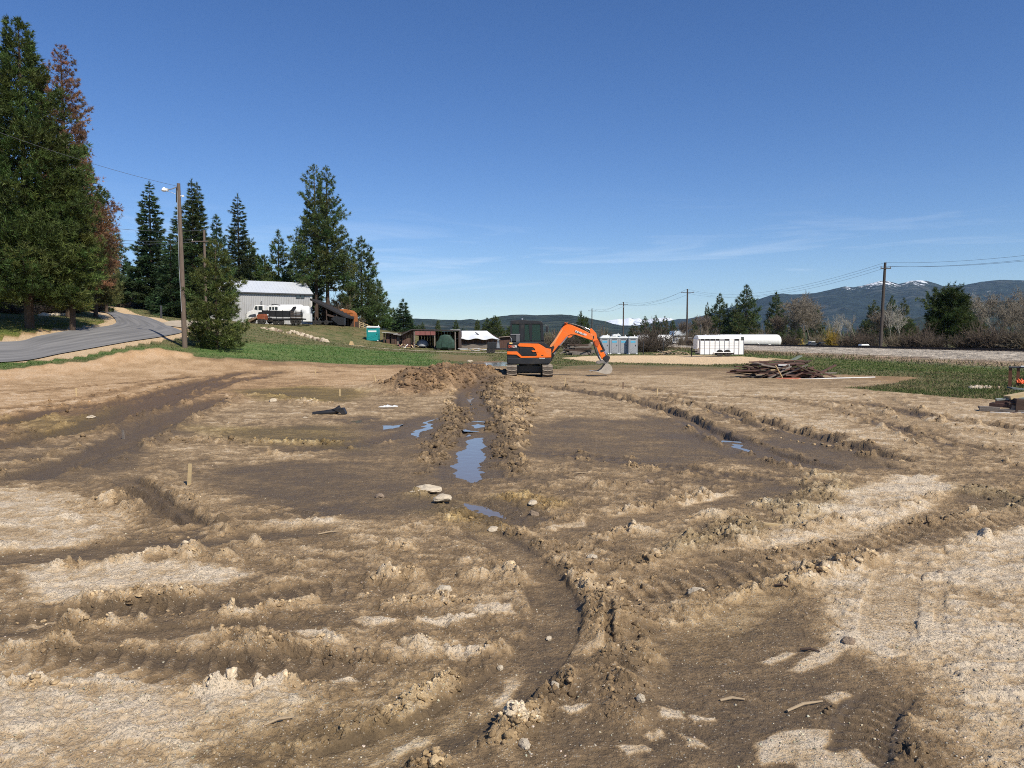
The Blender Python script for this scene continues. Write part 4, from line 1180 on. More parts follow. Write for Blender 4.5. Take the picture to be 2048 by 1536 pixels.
# ------------------------------------------------------------------ trees
bark_m = mat('pine_bark', (0.075, 0.050, 0.035), rough=0.95, var=0.5, scale=3, bump=0.6, bscale=9, stretch=(3, 3, 0.6))
grey_bark = mat('grey_bark', (0.20, 0.175, 0.15), rough=0.95, var=0.35, scale=6)
twig_m = attr_mat('twigs', rough=0.95, spec=0.1)
needle_m = attr_mat('needles', rough=0.60, spec=0.30, trans=0.22)


class Tri:
    def __init__(s): s.v = []; s.f = []; s.t = []; s.n = 0
    def add(s, V, Fc, T):
        s.v.append(V.reshape(-1, 3)); s.f.append(Fc.reshape(-1, 3) + s.n); s.t.append(T.reshape(-1, 3)); s.n += len(V.reshape(-1, 3))
    def mesh(s, name, m):
        return np_mesh(name, np.concatenate(s.v), [np.concatenate(s.f)], tint=np.concatenate(s.t), mats=[m])


def norm(a): return a / (np.linalg.norm(a, axis=-1, keepdims=True) + 1e-9)


def bars(P0, P1, r0, r1, T, k=3):
    """many thin tapered bars at once"""
    n_ = len(P0); d = norm(P1 - P0)
    ref = np.where(np.abs(d[:, 2:3]) < 0.9, np.array([[0, 0, 1.0]]), np.array([[1.0, 0, 0]]))
    u = norm(np.cross(d, ref)); w = np.cross(d, u)
    V = np.zeros((n_, 2 * k, 3))
    for j in range(k):
        a = 2 * pi * j / k; o = u * cos(a) + w * sin(a)
        V[:, j] = P0 + o * r0[:, None]; V[:, k + j] = P1 + o * r1[:, None]
    f = []
    for j in range(k):
        j2 = (j + 1) % k
        f += [(j, j2, k + j2), (j, k + j2, k + j)]
    Fc = np.array(f)[None] + (np.arange(n_) * 2 * k)[:, None, None]
    return V, Fc, np.repeat(T[:, None, :], 2 * k, 1)


def tufts(tri, pos, dr, size, tint, nb, wid, spread, rg, flat=0.0):
    """needle tufts: blades that fan out from each point"""
    n_ = len(pos)
    d = dr[:, None, :] + rg.normal(0, spread, (n_, nb, 3))
    if flat: d[:, :, 2] *= (1 - flat)
    d = norm(d)
    L = size[:, None] * rg.uniform(0.6, 1.15, (n_, nb))
    side = norm(np.cross(d, rg.normal(0, 1, (n_, nb, 3))))
    p = pos[:, None, :] + d * (L * 0.12)[..., None] + rg.normal(0, 0.10, (n_, nb, 3)) * size[:, None, None]
    w = (wid * size)[:, None, None] * rg.uniform(0.7, 1.3, (n_, nb, 1))
    a = p + side * w; b_ = p - side * w; c = p + d * L[..., None]
    V = np.stack([a, b_, c], 2)
    Fc = np.arange(n_ * nb * 3).reshape(-1, 3)
    T = tint[:, None, None, :] * rg.uniform(0.75, 1.25, (n_, nb, 1, 1)) * np.ones((1, 1, 3, 1))
    tri.add(V, Fc, T)


def conifer(h, r, cb=0.12, kind='pine', whorls=30, per=6, tsize=0.45, dens=1.0, col=(0.055, 0.085, 0.028), seed=1, lean=0.0, gap=0.0, top2=False, nb=11, wid=0.085, colv=0.3, trunk_r=None, open_=0.0):
    r = r * 1.22; col = np.array(col) * (1.55, 1.55, 1.25); tsize *= 0.66; nb += 2; wid *= 0.9
    rg = np.random.RandomState(seed)
    tr = trunk_r or max(0.10, h * 0.013)
    trunk = MB().tube([(0, 0, -0.4), (0.02 * h * rg.uniform(-.3, .3), 0, h * 0.35), (lean * 0.5, 0, h * 0.7), (lean, 0, h * 0.97)], [tr * 1.15, tr * 0.85, tr * 0.5, 0.03], 8)
    cr = Tri(); br = Tri()
    tp, td, ts, tt = [], [], [], []
    P0, P1, R0, R1 = [], [], [], []
    col = np.array(col)
    for i in range(whorls):
        t = (i + rg.uniform(-0.3, 0.3)) / whorls; t = min(max(t, 0), 0.995)
        z0 = h * (cb + (1 - cb) * t)
        if kind == 'spruce':
            L0 = r * ((1 - t) ** 0.9) * min(1.0, 0.72 + t * 2.5) + 0.015 * h
        elif kind == 'round':
            L0 = r * sqrt(max(0.03, 1 - (abs(t - 0.30) / 0.74) ** 2.2))
        else:
            L0 = r * ((1 - t) ** 0.72) * min(1.0, 0.62 + t * 2.2) + 0.012 * h
        npb = max(3, int(per * (0.55 + 0.55 * (1 - t))))
        ph = rg.uniform(0, 2 * pi)
        for j in range(npb):
            if rg.uniform() < gap: continue
            az = ph + 2 * pi * j / npb + rg.normal(0, 0.25)
            L = L0 * rg.uniform(0.62, 1.12) * (1 + 0.20 * sin(az * 2 + t * 9 + seed) + 0.14 * sin(az * 3 - t * 17 + seed * 2))
            if kind == 'spruce': e0, e1 = -0.05 - 0.35 * (1 - t), 0.25 + 0.3 * t
            elif kind == 'round': e0, e1 = 0.05 + 0.9 * t, 0.35 + 0.9 * t
            else: e0, e1 = -0.12 + 0.65 * t, 0.30 + 0.75 * t
            u = np.linspace(0, 1, 5)
            el_ = e0 + (e1 - e0) * u
            dl = L / 4
            rad = np.concatenate([[0], np.cumsum(np.cos(el_[:-1]) * dl)]); zz = np.concatenate([[0], np.cumsum(np.sin(el_[:-1]) * dl)])
            if kind == 'spruce': zz -= 0.10 * L * u * (1 - u) * 2
            ca, sa = cos(az), sin(az)
            pts = np.stack([rad * ca + lean * t, rad * sa, z0 + zz], 1)
            rb = max(0.012, tr * 0.28 * (L / r))
            for q in range(4):
                P0.append(pts[q]); P1.append(pts[q + 1]); R0.append(rb * (1 - 0.22 * q)); R1.append(rb * (1 - 0.22 * (q + 1)))
            nt = max(2, int(dens * L / tsize * (3.4 if kind != 'spruce' else 4.2) * (0.75 + 0.4 * (1 - t))))
            uu = rg.uniform(0.30 + open_ if kind != 'spruce' else 0.18, 1.0, nt) ** 0.8
            lat = rg.normal(0, 0.20 if kind != 'spruce' else 0.14, nt) * L * (1.1 - 0.55 * uu)
            zr = np.interp(uu, u, zz); rr = np.interp(uu, u, rad)
            up = rg.normal(0.03, 0.06, nt) * L * (1 if kind != 'spruce' else -0.4)
            x = (rr * ca - lat * sa) + lean * t; y = rr * sa + lat * ca
            tp.append(np.stack([x, y, z0 + zr + up], 1))
            ev = 0.75 if kind != 'spruce' else -0.05
            td.append(norm(np.stack([ca * 0.8 - np.sign(lat) * sa * 0.3, sa * 0.8 + np.sign(lat) * ca * 0.3, np.full(nt, ev)], 1)))
            ts.append(np.full(nt, tsize) * rg.uniform(0.75, 1.2, nt) * (0.8 if t > 0.9 else 1.0))
            bcol = col * rg.uniform(1 - colv, 1 + colv)
            tt.append(bcol[None] * rg.uniform(0.8, 1.25, (nt, 1)) * np.array([1 + 0.12 * rg.normal(), 1, 1]))
    # leader
    nt = 5
    tp.append(np.stack([np.full(nt, lean), np.zeros(nt), np.linspace(h * 0.965, h, nt)], 1)); td.append(np.tile([[0, 0, 1.0]], (nt, 1))); ts.append(np.full(nt, tsize * 0.8)); tt.append(np.tile(col, (nt, 1)))
    tp, td, ts, tt = map(np.concatenate, (tp, td, ts, tt))
    tt = tt * (0.72 + 0.55 * rg.uniform(0, 1, (len(tt), 1)) ** 1.5)
    tufts(cr, tp, td, ts, tt, nb, wid, 0.62 if kind != 'spruce' else 0.42, rg, flat=0.0 if kind != 'spruce' else 0.35)
    P0, P1, R0, R1 = map(np.array, (P0, P1, R0, R1))
    V, Fc, T = bars(P0, P1, R0, R1, np.tile([[0.075, 0.058, 0.045]], (len(P0), 1)))
    br.add(V, Fc, T)
    return (trunk.mesh('trunk', bark_m, smooth=True), br.mesh('branches', twig_m), cr.mesh('crown', needle_m))


def top_h(px, ytop, D):
    p = P(px, ytop, D)
    z0 = float(ground_z(p[0], p[1])[0])
    return p[0], p[1], z0, p[2] - z0


def tree_thing(name, label, meshes, x, y, z, rz=0.0, sc=1.0, group=None, cat='tree'):
    o = thing(name, label, cat, (x, y, z), rz, group)
    o.scale = (sc if hasattr(sc, '__len__') else (sc, sc, sc))
    for nm, me in zip(('trunk', 'branches', 'crown'), meshes):
        link(nm, me, o, kind='stuff' if nm != 'trunk' else None)
    return o

def plant(px, ytop, D, hw, label, kind='pine', name='pine_tree', group=None, **kw):
    x, y, z, h = top_h(px, ytop, D)
    r = hw / F * D
    return tree_thing(name, label, conifer(h, r, kind=kind, **kw), x, y, z, group=group)

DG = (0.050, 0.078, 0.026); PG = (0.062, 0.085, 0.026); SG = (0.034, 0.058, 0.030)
BUSHES_LATER = []
LG = 'tall conifers beside the road on the left'
plant(36, 40, 52, 128, 'huge dark green pine with broad crown at the left edge, on the roadside bank', cb=0.09, whorls=50, per=10, tsize=0.50, dens=1.15, col=(0.050, 0.070, 0.022), seed=3, nb=13, group=LG)
plant(132, 268, 53, 52, 'bushy pine pressed against the right flank of the huge roadside pine', cb=0.12, whorls=34, per=9, tsize=0.46, dens=1.1, col=(0.056, 0.074, 0.022), seed=4, group=LG)
plant(-50, 70, 55, 100, 'dark pine cut by the left frame edge behind the huge one', cb=0.1, whorls=34, per=8, tsize=0.55, col=DG, seed=5, dens=0.8, group=LG)
plant(121, 92, 66, 74, 'dead pine with rust red needles behind the huge green pine', name='dead_pine_tree', cb=0.12, whorls=52, per=9, tsize=0.40, dens=1.0, col=(0.150, 0.082, 0.056), seed=6, gap=0.04, colv=0.35, open_=0.12, group=LG)
plant(182, 330, 72, 42, 'brownish green pine to the right of the rust red dead pine', cb=0.1, whorls=34, per=7, tsize=0.42, col=(0.085, 0.082, 0.035), seed=7, group=LG)
plant(206, 400, 84, 26, 'slim olive pine overlapping the right side of the left tree group', cb=0.08, whorls=28, per=6, tsize=0.5, col=(0.085, 0.085, 0.036), seed=8, group=LG)
plant(232, 460, 108, 27, 'lone rounded pine between the left tree group and the road bend', cb=0.06, whorls=26, per=6, tsize=0.75, col=(0.05, 0.075, 0.035), seed=9, group=LG)
plant(160, 470, 96, 45, 'dark pine low behind the brownish pine left of the road', cb=0.03, whorls=26, per=6, tsize=0.8, col=DG, seed=10, dens=0.8, group=LG)
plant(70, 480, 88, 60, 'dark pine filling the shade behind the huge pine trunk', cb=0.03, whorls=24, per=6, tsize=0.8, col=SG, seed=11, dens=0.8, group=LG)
SGp = 'spruces and pines behind the utility pole'
plant(298, 366, 108, 40, 'tall spruce left of the utility pole', kind='spruce', name='spruce_tree', cb=0.10, whorls=44, per=8, tsize=0.75, col=SG, seed=12, wid=0.10, group=SGp)
plant(357, 412, 112, 33, 'spruce hidden behind the utility pole', kind='spruce', name='spruce_tree', cb=0.06, whorls=38, per=8, tsize=0.8, col=SG, seed=13, group=SGp)
plant(383, 360, 106, 38, 'twin topped spruce just right of the utility pole, the taller top', kind='spruce', name='spruce_tree', cb=0.06, whorls=44, per=8, tsize=0.75, col=(0.045, 0.064, 0.028), seed=14, group=SGp)
plant(394, 368, 107, 34, 'twin topped spruce just right of the utility pole, the shorter top', kind='spruce', name='spruce_tree', cb=0.06, whorls=42, per=8, tsize=0.75, col=(0.04, 0.06, 0.028), seed=15, group=SGp)
plant(432, 431, 118, 30, 'rounded dark pine between two pointed spruces', cb=0.06, whorls=26, per=7, tsize=0.85, col=SG, seed=16, group=SGp)
plant(475, 389, 152, 34, 'pointed spruce standing left of the grey metal shed', kind='spruce', name='spruce_tree', cb=0.2, whorls=36, per=8, tsize=0.8, col=(0.042, 0.060, 0.032), seed=17, group=SGp)
plant(498, 478, 156, 44, 'green pine above the left end of the grey shed roof', cb=0.04, whorls=24, per=7, tsize=0.85, col=PG, seed=18, group=SGp)
plant(340, 470, 100, 34, 'low dark spruce behind the foot of the utility pole', kind='spruce', name='spruce_tree', cb=0.02, whorls=30, per=8, tsize=0.8, col=SG, seed=19, group=SGp)
plant(272, 548, 135, 22, 'small pine at the far end of the road', cb=0.02, whorls=16, per=6, tsize=0.9, col=(0.06, 0.07, 0.03), seed=20, group=SGp)
plant(430, 482, 54, 60, 'bushy young pine beside the utility pole with branches to the ground', cb=0.03, whorls=22, per=8, tsize=0.42, dens=0.85, col=(0.066, 0.084, 0.028), seed=21, nb=12, colv=0.35)
BG = 'pines behind the grey metal shed'
plant(556, 462, 150, 32, 'pine with narrow top left of the double pine behind the shed', cb=0.05, whorls=26, per=6, tsize=1.0, col=(0.055, 0.078, 0.03), seed=22, group=BG)
plant(528, 512, 155, 42, 'dark pine directly above the shed roof ridge', cb=0.02, whorls=20, per=6, tsize=1.1, col=DG, seed=23, group=BG)
plant(592, 508, 160, 44, 'dark low pine behind the right end of the shed roof', cb=0.02, whorls=20, per=6, tsize=1.1, col=DG, seed=24, group=BG)
plant(628, 330, 142, 50, 'tallest double pine behind the shed, left trunk', cb=0.25, whorls=40, per=7, tsize=0.80, dens=0.85, col=(0.062, 0.085, 0.032), seed=25, trunk_r=0.34, gap=0.1, open_=0.1, group=BG)
plant(652, 333, 143, 48, 'tallest double pine behind the shed, right trunk', cb=0.22, whorls=40, per=7, tsize=0.80, dens=0.85, col=(0.058, 0.080, 0.032), seed=26, trunk_r=0.34, gap=0.1, open_=0.1, group=BG)
plant(722, 474, 158, 44, 'tapering pine right of the tall double pine', cb=0.06, whorls=32, per=7, tsize=0.9, col=(0.055, 0.080, 0.034), seed=27, group=BG)
plant(755, 560, 165, 30, 'low pine leaning on the right side of the tapering pine', cb=0.02, whorls=18, per=6, tsize=1.0, col=DG, seed=28, group=BG)
plant(686, 590, 152, 34, 'low bushy pine above the orange cabin', cb=0.02, whorls=14, per=6, tsize=1.0, col=(0.05, 0.07, 0.028), seed=29, group=BG)
plant(806, 600, 190, 24, 'small pointed spruce above the weathered lean-to shelters', kind='spruce', name='spruce_tree', cb=0.06, whorls=22, per=7, tsize=1.1, col=SG, seed=30)
plant(786, 618, 200, 14, 'tiny pine left of the small pointed spruce', cb=0.04, whorls=12, per=6, tsize=1.1, col=DG, seed=31)
plant(566, 548, 150, 40, 'low dark pine filling the gap above the middle of the shed roof', cb=0.02, whorls=18, per=6, tsize=1.1, col=DG, seed=70, group=BG)
plant(620, 560, 152, 36, 'low dark pine in the shade at the foot of the double pine', cb=0.02, whorls=16, per=6, tsize=1.1, col=SG, seed=71, group=BG)
plant(232, 556, 128, 24, 'small dark pine where the road disappears', cb=0.02, whorls=16, per=6, tsize=0.9, col=DG, seed=72, group=LG)
plant(320, 540, 118, 34, 'low dark spruce at the right side of the tall spruce', kind='spruce', name='spruce_tree', cb=0.0, whorls=26, per=7, tsize=0.9, col=SG, seed=73, group=SGp)
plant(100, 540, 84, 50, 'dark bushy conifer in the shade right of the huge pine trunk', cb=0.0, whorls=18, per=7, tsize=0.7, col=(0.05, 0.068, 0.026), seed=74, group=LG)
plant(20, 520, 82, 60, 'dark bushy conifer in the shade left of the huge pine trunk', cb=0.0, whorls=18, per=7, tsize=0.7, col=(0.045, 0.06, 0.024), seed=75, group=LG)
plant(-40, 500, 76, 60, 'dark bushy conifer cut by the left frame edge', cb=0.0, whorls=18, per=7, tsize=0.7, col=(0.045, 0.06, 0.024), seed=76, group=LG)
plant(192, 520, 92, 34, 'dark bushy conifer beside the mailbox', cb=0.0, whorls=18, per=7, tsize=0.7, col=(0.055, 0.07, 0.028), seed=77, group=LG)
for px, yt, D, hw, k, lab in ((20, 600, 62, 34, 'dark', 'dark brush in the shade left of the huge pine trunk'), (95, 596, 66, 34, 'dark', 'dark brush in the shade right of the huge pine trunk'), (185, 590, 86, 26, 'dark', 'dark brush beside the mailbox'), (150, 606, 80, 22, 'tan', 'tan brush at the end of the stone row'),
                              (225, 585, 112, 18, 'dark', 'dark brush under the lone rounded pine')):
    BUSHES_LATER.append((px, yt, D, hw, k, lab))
# small conifers between the sheds and the excavator, then the ones behind the railway: prototypes shared by look-alikes
_proto = {
    'a': conifer(10, 2.6, kind='pine', cb=0.05, whorls=22, per=7, tsize=0.75, seed=50, col=(0.052, 0.072, 0.030), nb=9),
    'b': conifer(10, 2.0, kind='spruce', cb=0.06, whorls=26, per=7, tsize=0.7, seed=51, col=(0.040, 0.062, 0.032), nb=9),
    'c': conifer(10, 3.6, kind='pine', cb=0.04, whorls=22, per=8, tsize=0.75, seed=52, col=(0.060, 0.078, 0.032), nb=9),
    'd': conifer(10, 2.4, kind='pine', cb=0.18, whorls=22, per=6, tsize=0.7, seed=53, col=(0.062, 0.076, 0.036), nb=9, gap=0.15),
}
def plant2(px, ytop, D, hw, label, k, name='pine_tree', group=None):
    x, y, z, h = top_h(px, ytop, D)
    r0 = {'a': 2.6, 'b': 2.0, 'c': 3.6, 'd': 2.4}[k]
    s = h / 10.0; sr = hw / F * D / r0
    return tree_thing(name, label, _proto[k], x, y, z, rz=random.Random(px).uniform(0, 6), sc=(sr, sr, s), group=group)
random.seed(4)
G1 = 'small conifers beyond the farm sheds'
for px, yt, D, hw, k, lab in ((845, 645, 300, 9, 'a', 'small pine just left of the red shed roof, in front of the hills'), (837, 650, 290, 10, 'c', 'low pine touching the left end of the red shed roof'),
                              (876, 641, 280, 9, 'c', 'yellowish small pine above the middle of the red shed'), (912, 640, 300, 10, 'a', 'small pine between the red shed and the white roof'),
                              (926, 652, 310, 5, 'b', 'tiny spruce above the left end of the white roof'), (955, 640, 240, 10, 'c', 'pine at the left of the clump above the white roof'),
                              (990, 632, 220, 24, 'c', 'broad pine directly left of the excavator cab'), (974, 636, 232, 14, 'a', 'narrow pine in the clump above the white roof'),
                              (1162, 623, 230, 13, 'a', 'dark pine behind the excavator boom'), (1172, 634, 236, 12, 'c', 'smaller dark pine right of the one behind the boom'),
                              (1213, 661, 210, 8, 'b', 'tiny dark spruce above the first grey toilet'), (1020, 652, 260, 16, 'c', 'low pine half hidden behind the excavator cab')):
    plant2(px, yt, D, hw, lab, k, group=G1)
G2 = 'conifers beyond the railway line'
for px, yt, D, hw, k, lab in ((1268, 646, 380, 14, 'd', 'leftmost pine of the clump beyond the grey toilets'), (1290, 633, 390, 13, 'a', 'second pine of the clump beyond the grey toilets'),
                              (1312, 631, 400, 13, 'a', 'third pine of the clump, just right of the dark bare bush top'), (1330, 633, 395, 13, 'd', 'fourth pine of the clump, left of the tall pole'),
                              (1346, 640, 385, 11, 'c', 'rightmost pine of the clump, beside the tall pole'), (1390, 638, 330, 13, 'c', 'low pine right of the pole with the crossarm'),
                              (1415, 606, 300, 11, 'd', 'ragged narrow pine left of the two big pines'), (1440, 588, 290, 23, 'a', 'left of the two big pines above the horse trailer'),
                              (1464, 608, 300, 14, 'b', 'dark spruce squeezed between the two big pines'), (1493, 571, 285, 30, 'a', 'right and taller of the two big pines above the horse trailer'),
                              (1478, 625, 280, 24, 'c', 'dark low pine at the feet of the two big pines'),
                              (1553, 585, 300, 22, 'a', 'dark pine left of the pale bare cottonwood'), (1632, 610, 330, 19, 'd', 'pine showing through the bare cottonwood branches'),
                              (1748, 601, 260, 22, 'd', 'ragged pine just left of the tall pole on the right'), (1784, 592, 255, 17, 'a', 'pine just right of the tall pole on the right'),
                              (1808, 597, 262, 16, 'd', 'thin pine with grey trunk right of the tall pole'), (1818, 636, 250, 24, 'c', 'low green pine under the thin grey trunked pine'),
                              (1942, 594, 230, 17, 'd', 'open pine behind the right side of the round pine'), (1958, 596, 220, 17, 'd', 'open pine with a visible trunk right of the round pine'),
                              (1726, 640, 300, 14, 'b', 'small dark spruce left of the ragged pine by the pole'), (1592, 640, 320, 16, 'c', 'low dark pine behind the yellow container')):
    plant2(px, yt, D, hw, lab, k, group=G2)
plant(1897, 593, 150, 39, 'big round dark pine with low crown beyond the rails', kind='round', cb=0.10, whorls=26, per=11, tsize=0.85, dens=1.1, col=(0.036, 0.052, 0.018), seed=60, nb=12)
plant(1925, 625, 153, 20, 'round pine crown joined to the right of the big round pine', kind='round', cb=0.12, whorls=16, per=8, tsize=0.85, col=(0.040, 0.056, 0.020), seed=61)

# ------------------------------------------------------------------ leafless trees and bushes
def bare_tree(h, spread, col, seed, levels=4, nkids=4, r0=None, lean=0.0, up=0.55, thin=0.012, trunks=1):
    rg = np.random.RandomState(seed)
    tri = Tri(); tk = Tri()
    segs = []
    def grow(p, d, L, r_, lv):
        nseg = 3
        for i in range(nseg):
            d2 = norm(d + rg.normal(0, 0.10 + 0.05 * lv, 3) + np.array([0, 0, 0.05]))
            q = p + d2 * L / nseg
            segs.append((p, q, r_, r_ * 0.80, lv)); p = q; d = d2; r_ *= 0.80
            if lv < levels and (i > 0 or lv > 0):
                for _ in range(nkids if lv < 2 else 3):
                    ax = norm(rg.normal(0, 1, 3)); side = norm(np.cross(d, ax))
                    nd = norm(d * up + side * spread + np.array([0, 0, 0.18]))
                    grow(p, nd, L * rg.uniform(0.42, 0.66), max(thin, r_ * 0.55), lv + 1)
    for k in range(trunks):
        a = rg.uniform(0, 2 * pi)
        d0 = norm(np.array([lean + (0.22 * cos(a) if trunks > 1 else 0), 0.22 * sin(a) if trunks > 1 else 0, 1.0]))
        grow(np.array([0, 0, -0.2]), d0, h * 0.72, r0 or h * 0.012, 0)
    col = np.array(col)
    for tri_, sel in ((tk, [s for s in segs if s[4] == 0]), (tri, [s for s in segs if s[4] > 0])):
        P0 = np.array([s[0] for s in sel]); P1 = np.array([s[1] for s in sel]); R0 = np.array([s[2] for s in sel]); R1 = np.array([s[3] for s in sel])
        T = col[None] * rg.uniform(0.7, 1.25, (len(sel), 1))
        tri_.add(*bars(P0, P1, R0, R1, T))
    return tk.mesh('trunk', twig_m), tri.mesh('branches', twig_m)


def bare_thing(name, label, ms, px, ytop, D, rz=0, group=None, cat='tree', h0=10.0, wide=1.0):
    x, y, z, h = top_h(px, ytop, D)
    o = thing(name, label, cat, (x, y, z), rz, group); s = h / h0; o.scale = (s * wide, s * wide, s)
    for nm, me in zip(('trunk', 'branches'), ms): link(nm, me, o, kind='stuff' if nm != 'trunk' else None)
    return o
_bt = {'w': bare_tree(9.2, 0.75, (0.235, 0.205, 0.165), 1, levels=4, nkids=3, thin=0.030), 't': bare_tree(9.5, 0.35, (0.33, 0.31, 0.265), 2, levels=3, nkids=3, up=0.9, thin=0.03),
       'u': bare_tree(9.3, 0.6, (0.19, 0.155, 0.125), 3, levels=4, nkids=3, thin=0.03)}
G3 = 'leafless trees beyond the railway line'
for px, yt, D, k, wd, lab in ((1590, 609, 190, 'w', 1.2, 'pale bare cottonwood, the broad one right of the white tank'), (1622, 612, 194, 'w', 1.1, 'pale bare cottonwood overlapping the right side of the broad one'),
                          (1560, 640, 200, 'u', 0.9, 'low grey bare tree behind the end of the white tank'), (1712, 640, 210, 't', 1.0, 'slim pale bare tree left of the tall pole on the right'),
                          (1684, 642, 220, 't', 1.0, 'slim pale bare trunk above the yellow bush'), (1655, 645, 220, 't', 0.9, 'thin bare tree above the parked pickup'),
                          (1782, 622, 190, 't', 1.0, 'white barked bare tree right of the tall pole on the right'), (1800, 628, 185, 't', 1.1, 'leaning white barked bare tree beside the low green pine'),
                          (1762, 632, 200, 'u', 1.0, 'twiggy bare tree in line with the tall pole'), (2010, 602, 170, 'w', 1.1, 'large bare tree near the right frame edge'),
                          (2046, 618, 160, 'w', 1.0, 'bare tree cut by the right frame edge'), (1990, 606, 180, 't', 0.9, 'slim white bare trunk right of the open pines'),
                          (2075, 600, 175, 'u', 1.0, 'bare tree beyond the right frame edge'), (1404, 640, 240, 'u', 1.0, 'brown bare tree left of the ragged pine'), (1372, 650, 230, 'u', 1.0, 'reddish bare tree beside the pole with the crossarm')):
    bare_thing('bare_tree', lab, _bt[k], px, yt, D, rz=px * 0.7, group=G3, wide=wd)


def bush(col, seed, n_=170, h=2.4, r=1.9, thin=0.012, kink=0.25):
    rg = np.random.RandomState(seed); tri = Tri(); P0, P1, R0, R1 = [], [], [], []
    for i in range(n_):
        a = rg.uniform(0, 2 * pi); s = rg.uniform(0.05, 1) ** 0.7
        p = np.array([cos(a) * s * r * 0.25, sin(a) * s * r * 0.25, -0.1]); d = norm(np.array([cos(a) * s * r / h, sin(a) * s * r / h, 1.0]))
        L = h * rg.uniform(0.35, 1.05) * (1 + 0.25 * sin(3 * a + seed)); rr = thin * 2
        for q in range(4):
            d = norm(d + rg.normal(0, kink, 3)); e_ = p + d * L / 4
            P0.append(p); P1.append(e_); R0.append(rr); R1.append(rr * 0.75)
            if q > 0:
                for _ in range(3):
                    d3 = norm(d + rg.normal(0, 0.6, 3)); P0.append(e_); P1.append(e_ + d3 * L * 0.22); R0.append(rr * 0.6); R1.append(rr * 0.4)
            p = e_; rr *= 0.8
    P0, P1, R0, R1 = map(np.array, (P0, P1, R0, R1))
    tri.add(*bars(P0, P1, R0, R1, np.array(col)[None] * rg.uniform(0.6, 1.3, (len(P0), 1))))
    return tri.mesh('bush', twig_m)
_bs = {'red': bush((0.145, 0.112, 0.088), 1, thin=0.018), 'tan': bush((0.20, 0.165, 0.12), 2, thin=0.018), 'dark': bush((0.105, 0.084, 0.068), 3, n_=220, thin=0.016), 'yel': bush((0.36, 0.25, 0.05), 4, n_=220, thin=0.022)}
def bush_thing(px, ytop, D, hw, k, label, group=None, name='bare_bush'):
    x, y, z, h = top_h(px, ytop, D); s = h / 2.4; sr = hw / F * D / 1.9 * 1.35
    o = link(name, _bs[k], None, (x, y, z), (0, 0, px * 1.3), None, label, 'bush', group); o.scale = (sr, sr, s)
    return o
bush_thing(1310, 650, 112, 36, 'dark', 'big dark leafless bush right of the grey toilets')
bush_thing(1292, 672, 108, 22, 'dark', 'lower left side shoot of the big dark leafless bush')
G4 = 'bare brown bushes beyond the railway line'
bi = [(1690, 666, 150, 16, 'red', 'low reddish bush right of the yellow bush'), (1720, 662, 148, 18, 'red', 'reddish bush left of the tall pole on the right'), (1745, 664, 140, 18, 'dark', 'dark bush touching the tall pole from the left'),
      (1790, 668, 140, 20, 'tan', 'tan bush right of the tall pole foot'), (1822, 664, 138, 20, 'red', 'reddish bush under the low green pine'), (1850, 654, 136, 20, 'red', 'purplish bush left of the big round pine'),
      (1872, 670, 130, 22, 'dark', 'dark bush by the trunk of the big round pine'), (1930, 668, 128, 22, 'dark', 'dark bush right of the round pine trunk'), (1962, 652, 126, 24, 'red', 'tall reddish bush right of the round pine'),
      (1992, 650, 124, 24, 'red', 'reddish bush third from the right frame edge'), (2022, 655, 120, 22, 'dark', 'dark bush second from the right frame edge'), (2050, 652, 118, 24, 'tan', 'tan bush at the right frame edge'),
      (1580, 668, 180, 20, 'dark', 'dark bush above the olive container'), (1640, 668, 186, 20, 'tan', 'tan bush behind the parked pickup'), (1665, 664, 170, 13, 'yel', 'yellow bush beyond the rails'),
      (1410, 660, 150, 18, 'tan', 'tan bush above the horse trailer roof, left'), (1385, 664, 160, 16, 'red', 'reddish bush left of the horse trailer'), (1430, 664, 155, 18, 'red', 'reddish bush above the middle of the horse trailer'),
      (1530, 660, 200, 20, 'tan', 'tan bush rising behind the big white tank'), (1365, 668, 170, 12, 'tan', 'small tan bush by the pole with the crossarm')]
for px, yt, D, hw, k, lab in bi: bush_thing(px, yt, D, hw, k, lab, G4)
G5 = 'bare bushes behind the farm sheds'
for px, yt, D, hw, k, lab in ((750, 668, 150, 20, 'dark', 'dark bush just right of the wooden stair rail'), (780, 662, 145, 22, 'dark', 'dark bush behind the teal toilet'), (810, 664, 140, 20, 'red', 'reddish bush left of the red shed roof'),
                              (838, 662, 150, 18, 'dark', 'dark bush behind the left part of the red shed'), (700, 632, 150, 20, 'tan', 'pale bush behind the orange cabin'), (672, 600, 146, 24, 'tan', 'yellowish bush between the lean-to and the tall pines'),
                              (150, 600, 74, 26, 'tan', 'pale leafless bush in the shade left of the road'), (120, 590, 72, 22, 'red', 'reddish leafless bush beside the huge pine trunk'), (250, 560, 120, 16, 'red', 'reddish bush behind the far road pole'),
                              (275, 590, 118, 14, 'dark', 'dark bush at the end of the road'), (1065, 668, 150, 18, 'dark', 'dark bush behind the excavator mirror'), (1100, 665, 145, 16, 'tan', 'tan bush under the excavator boom'), (1205, 660, 150, 14, 'tan', 'tan bush behind the grey toilets'), (1140, 668, 130, 20, 'dark', 'dark bush behind the weathered timber stack')):
    bush_thing(px, yt, D, hw, k, lab, G5)

for a_ in BUSHES_LATER: bush_thing(*a_, G5)
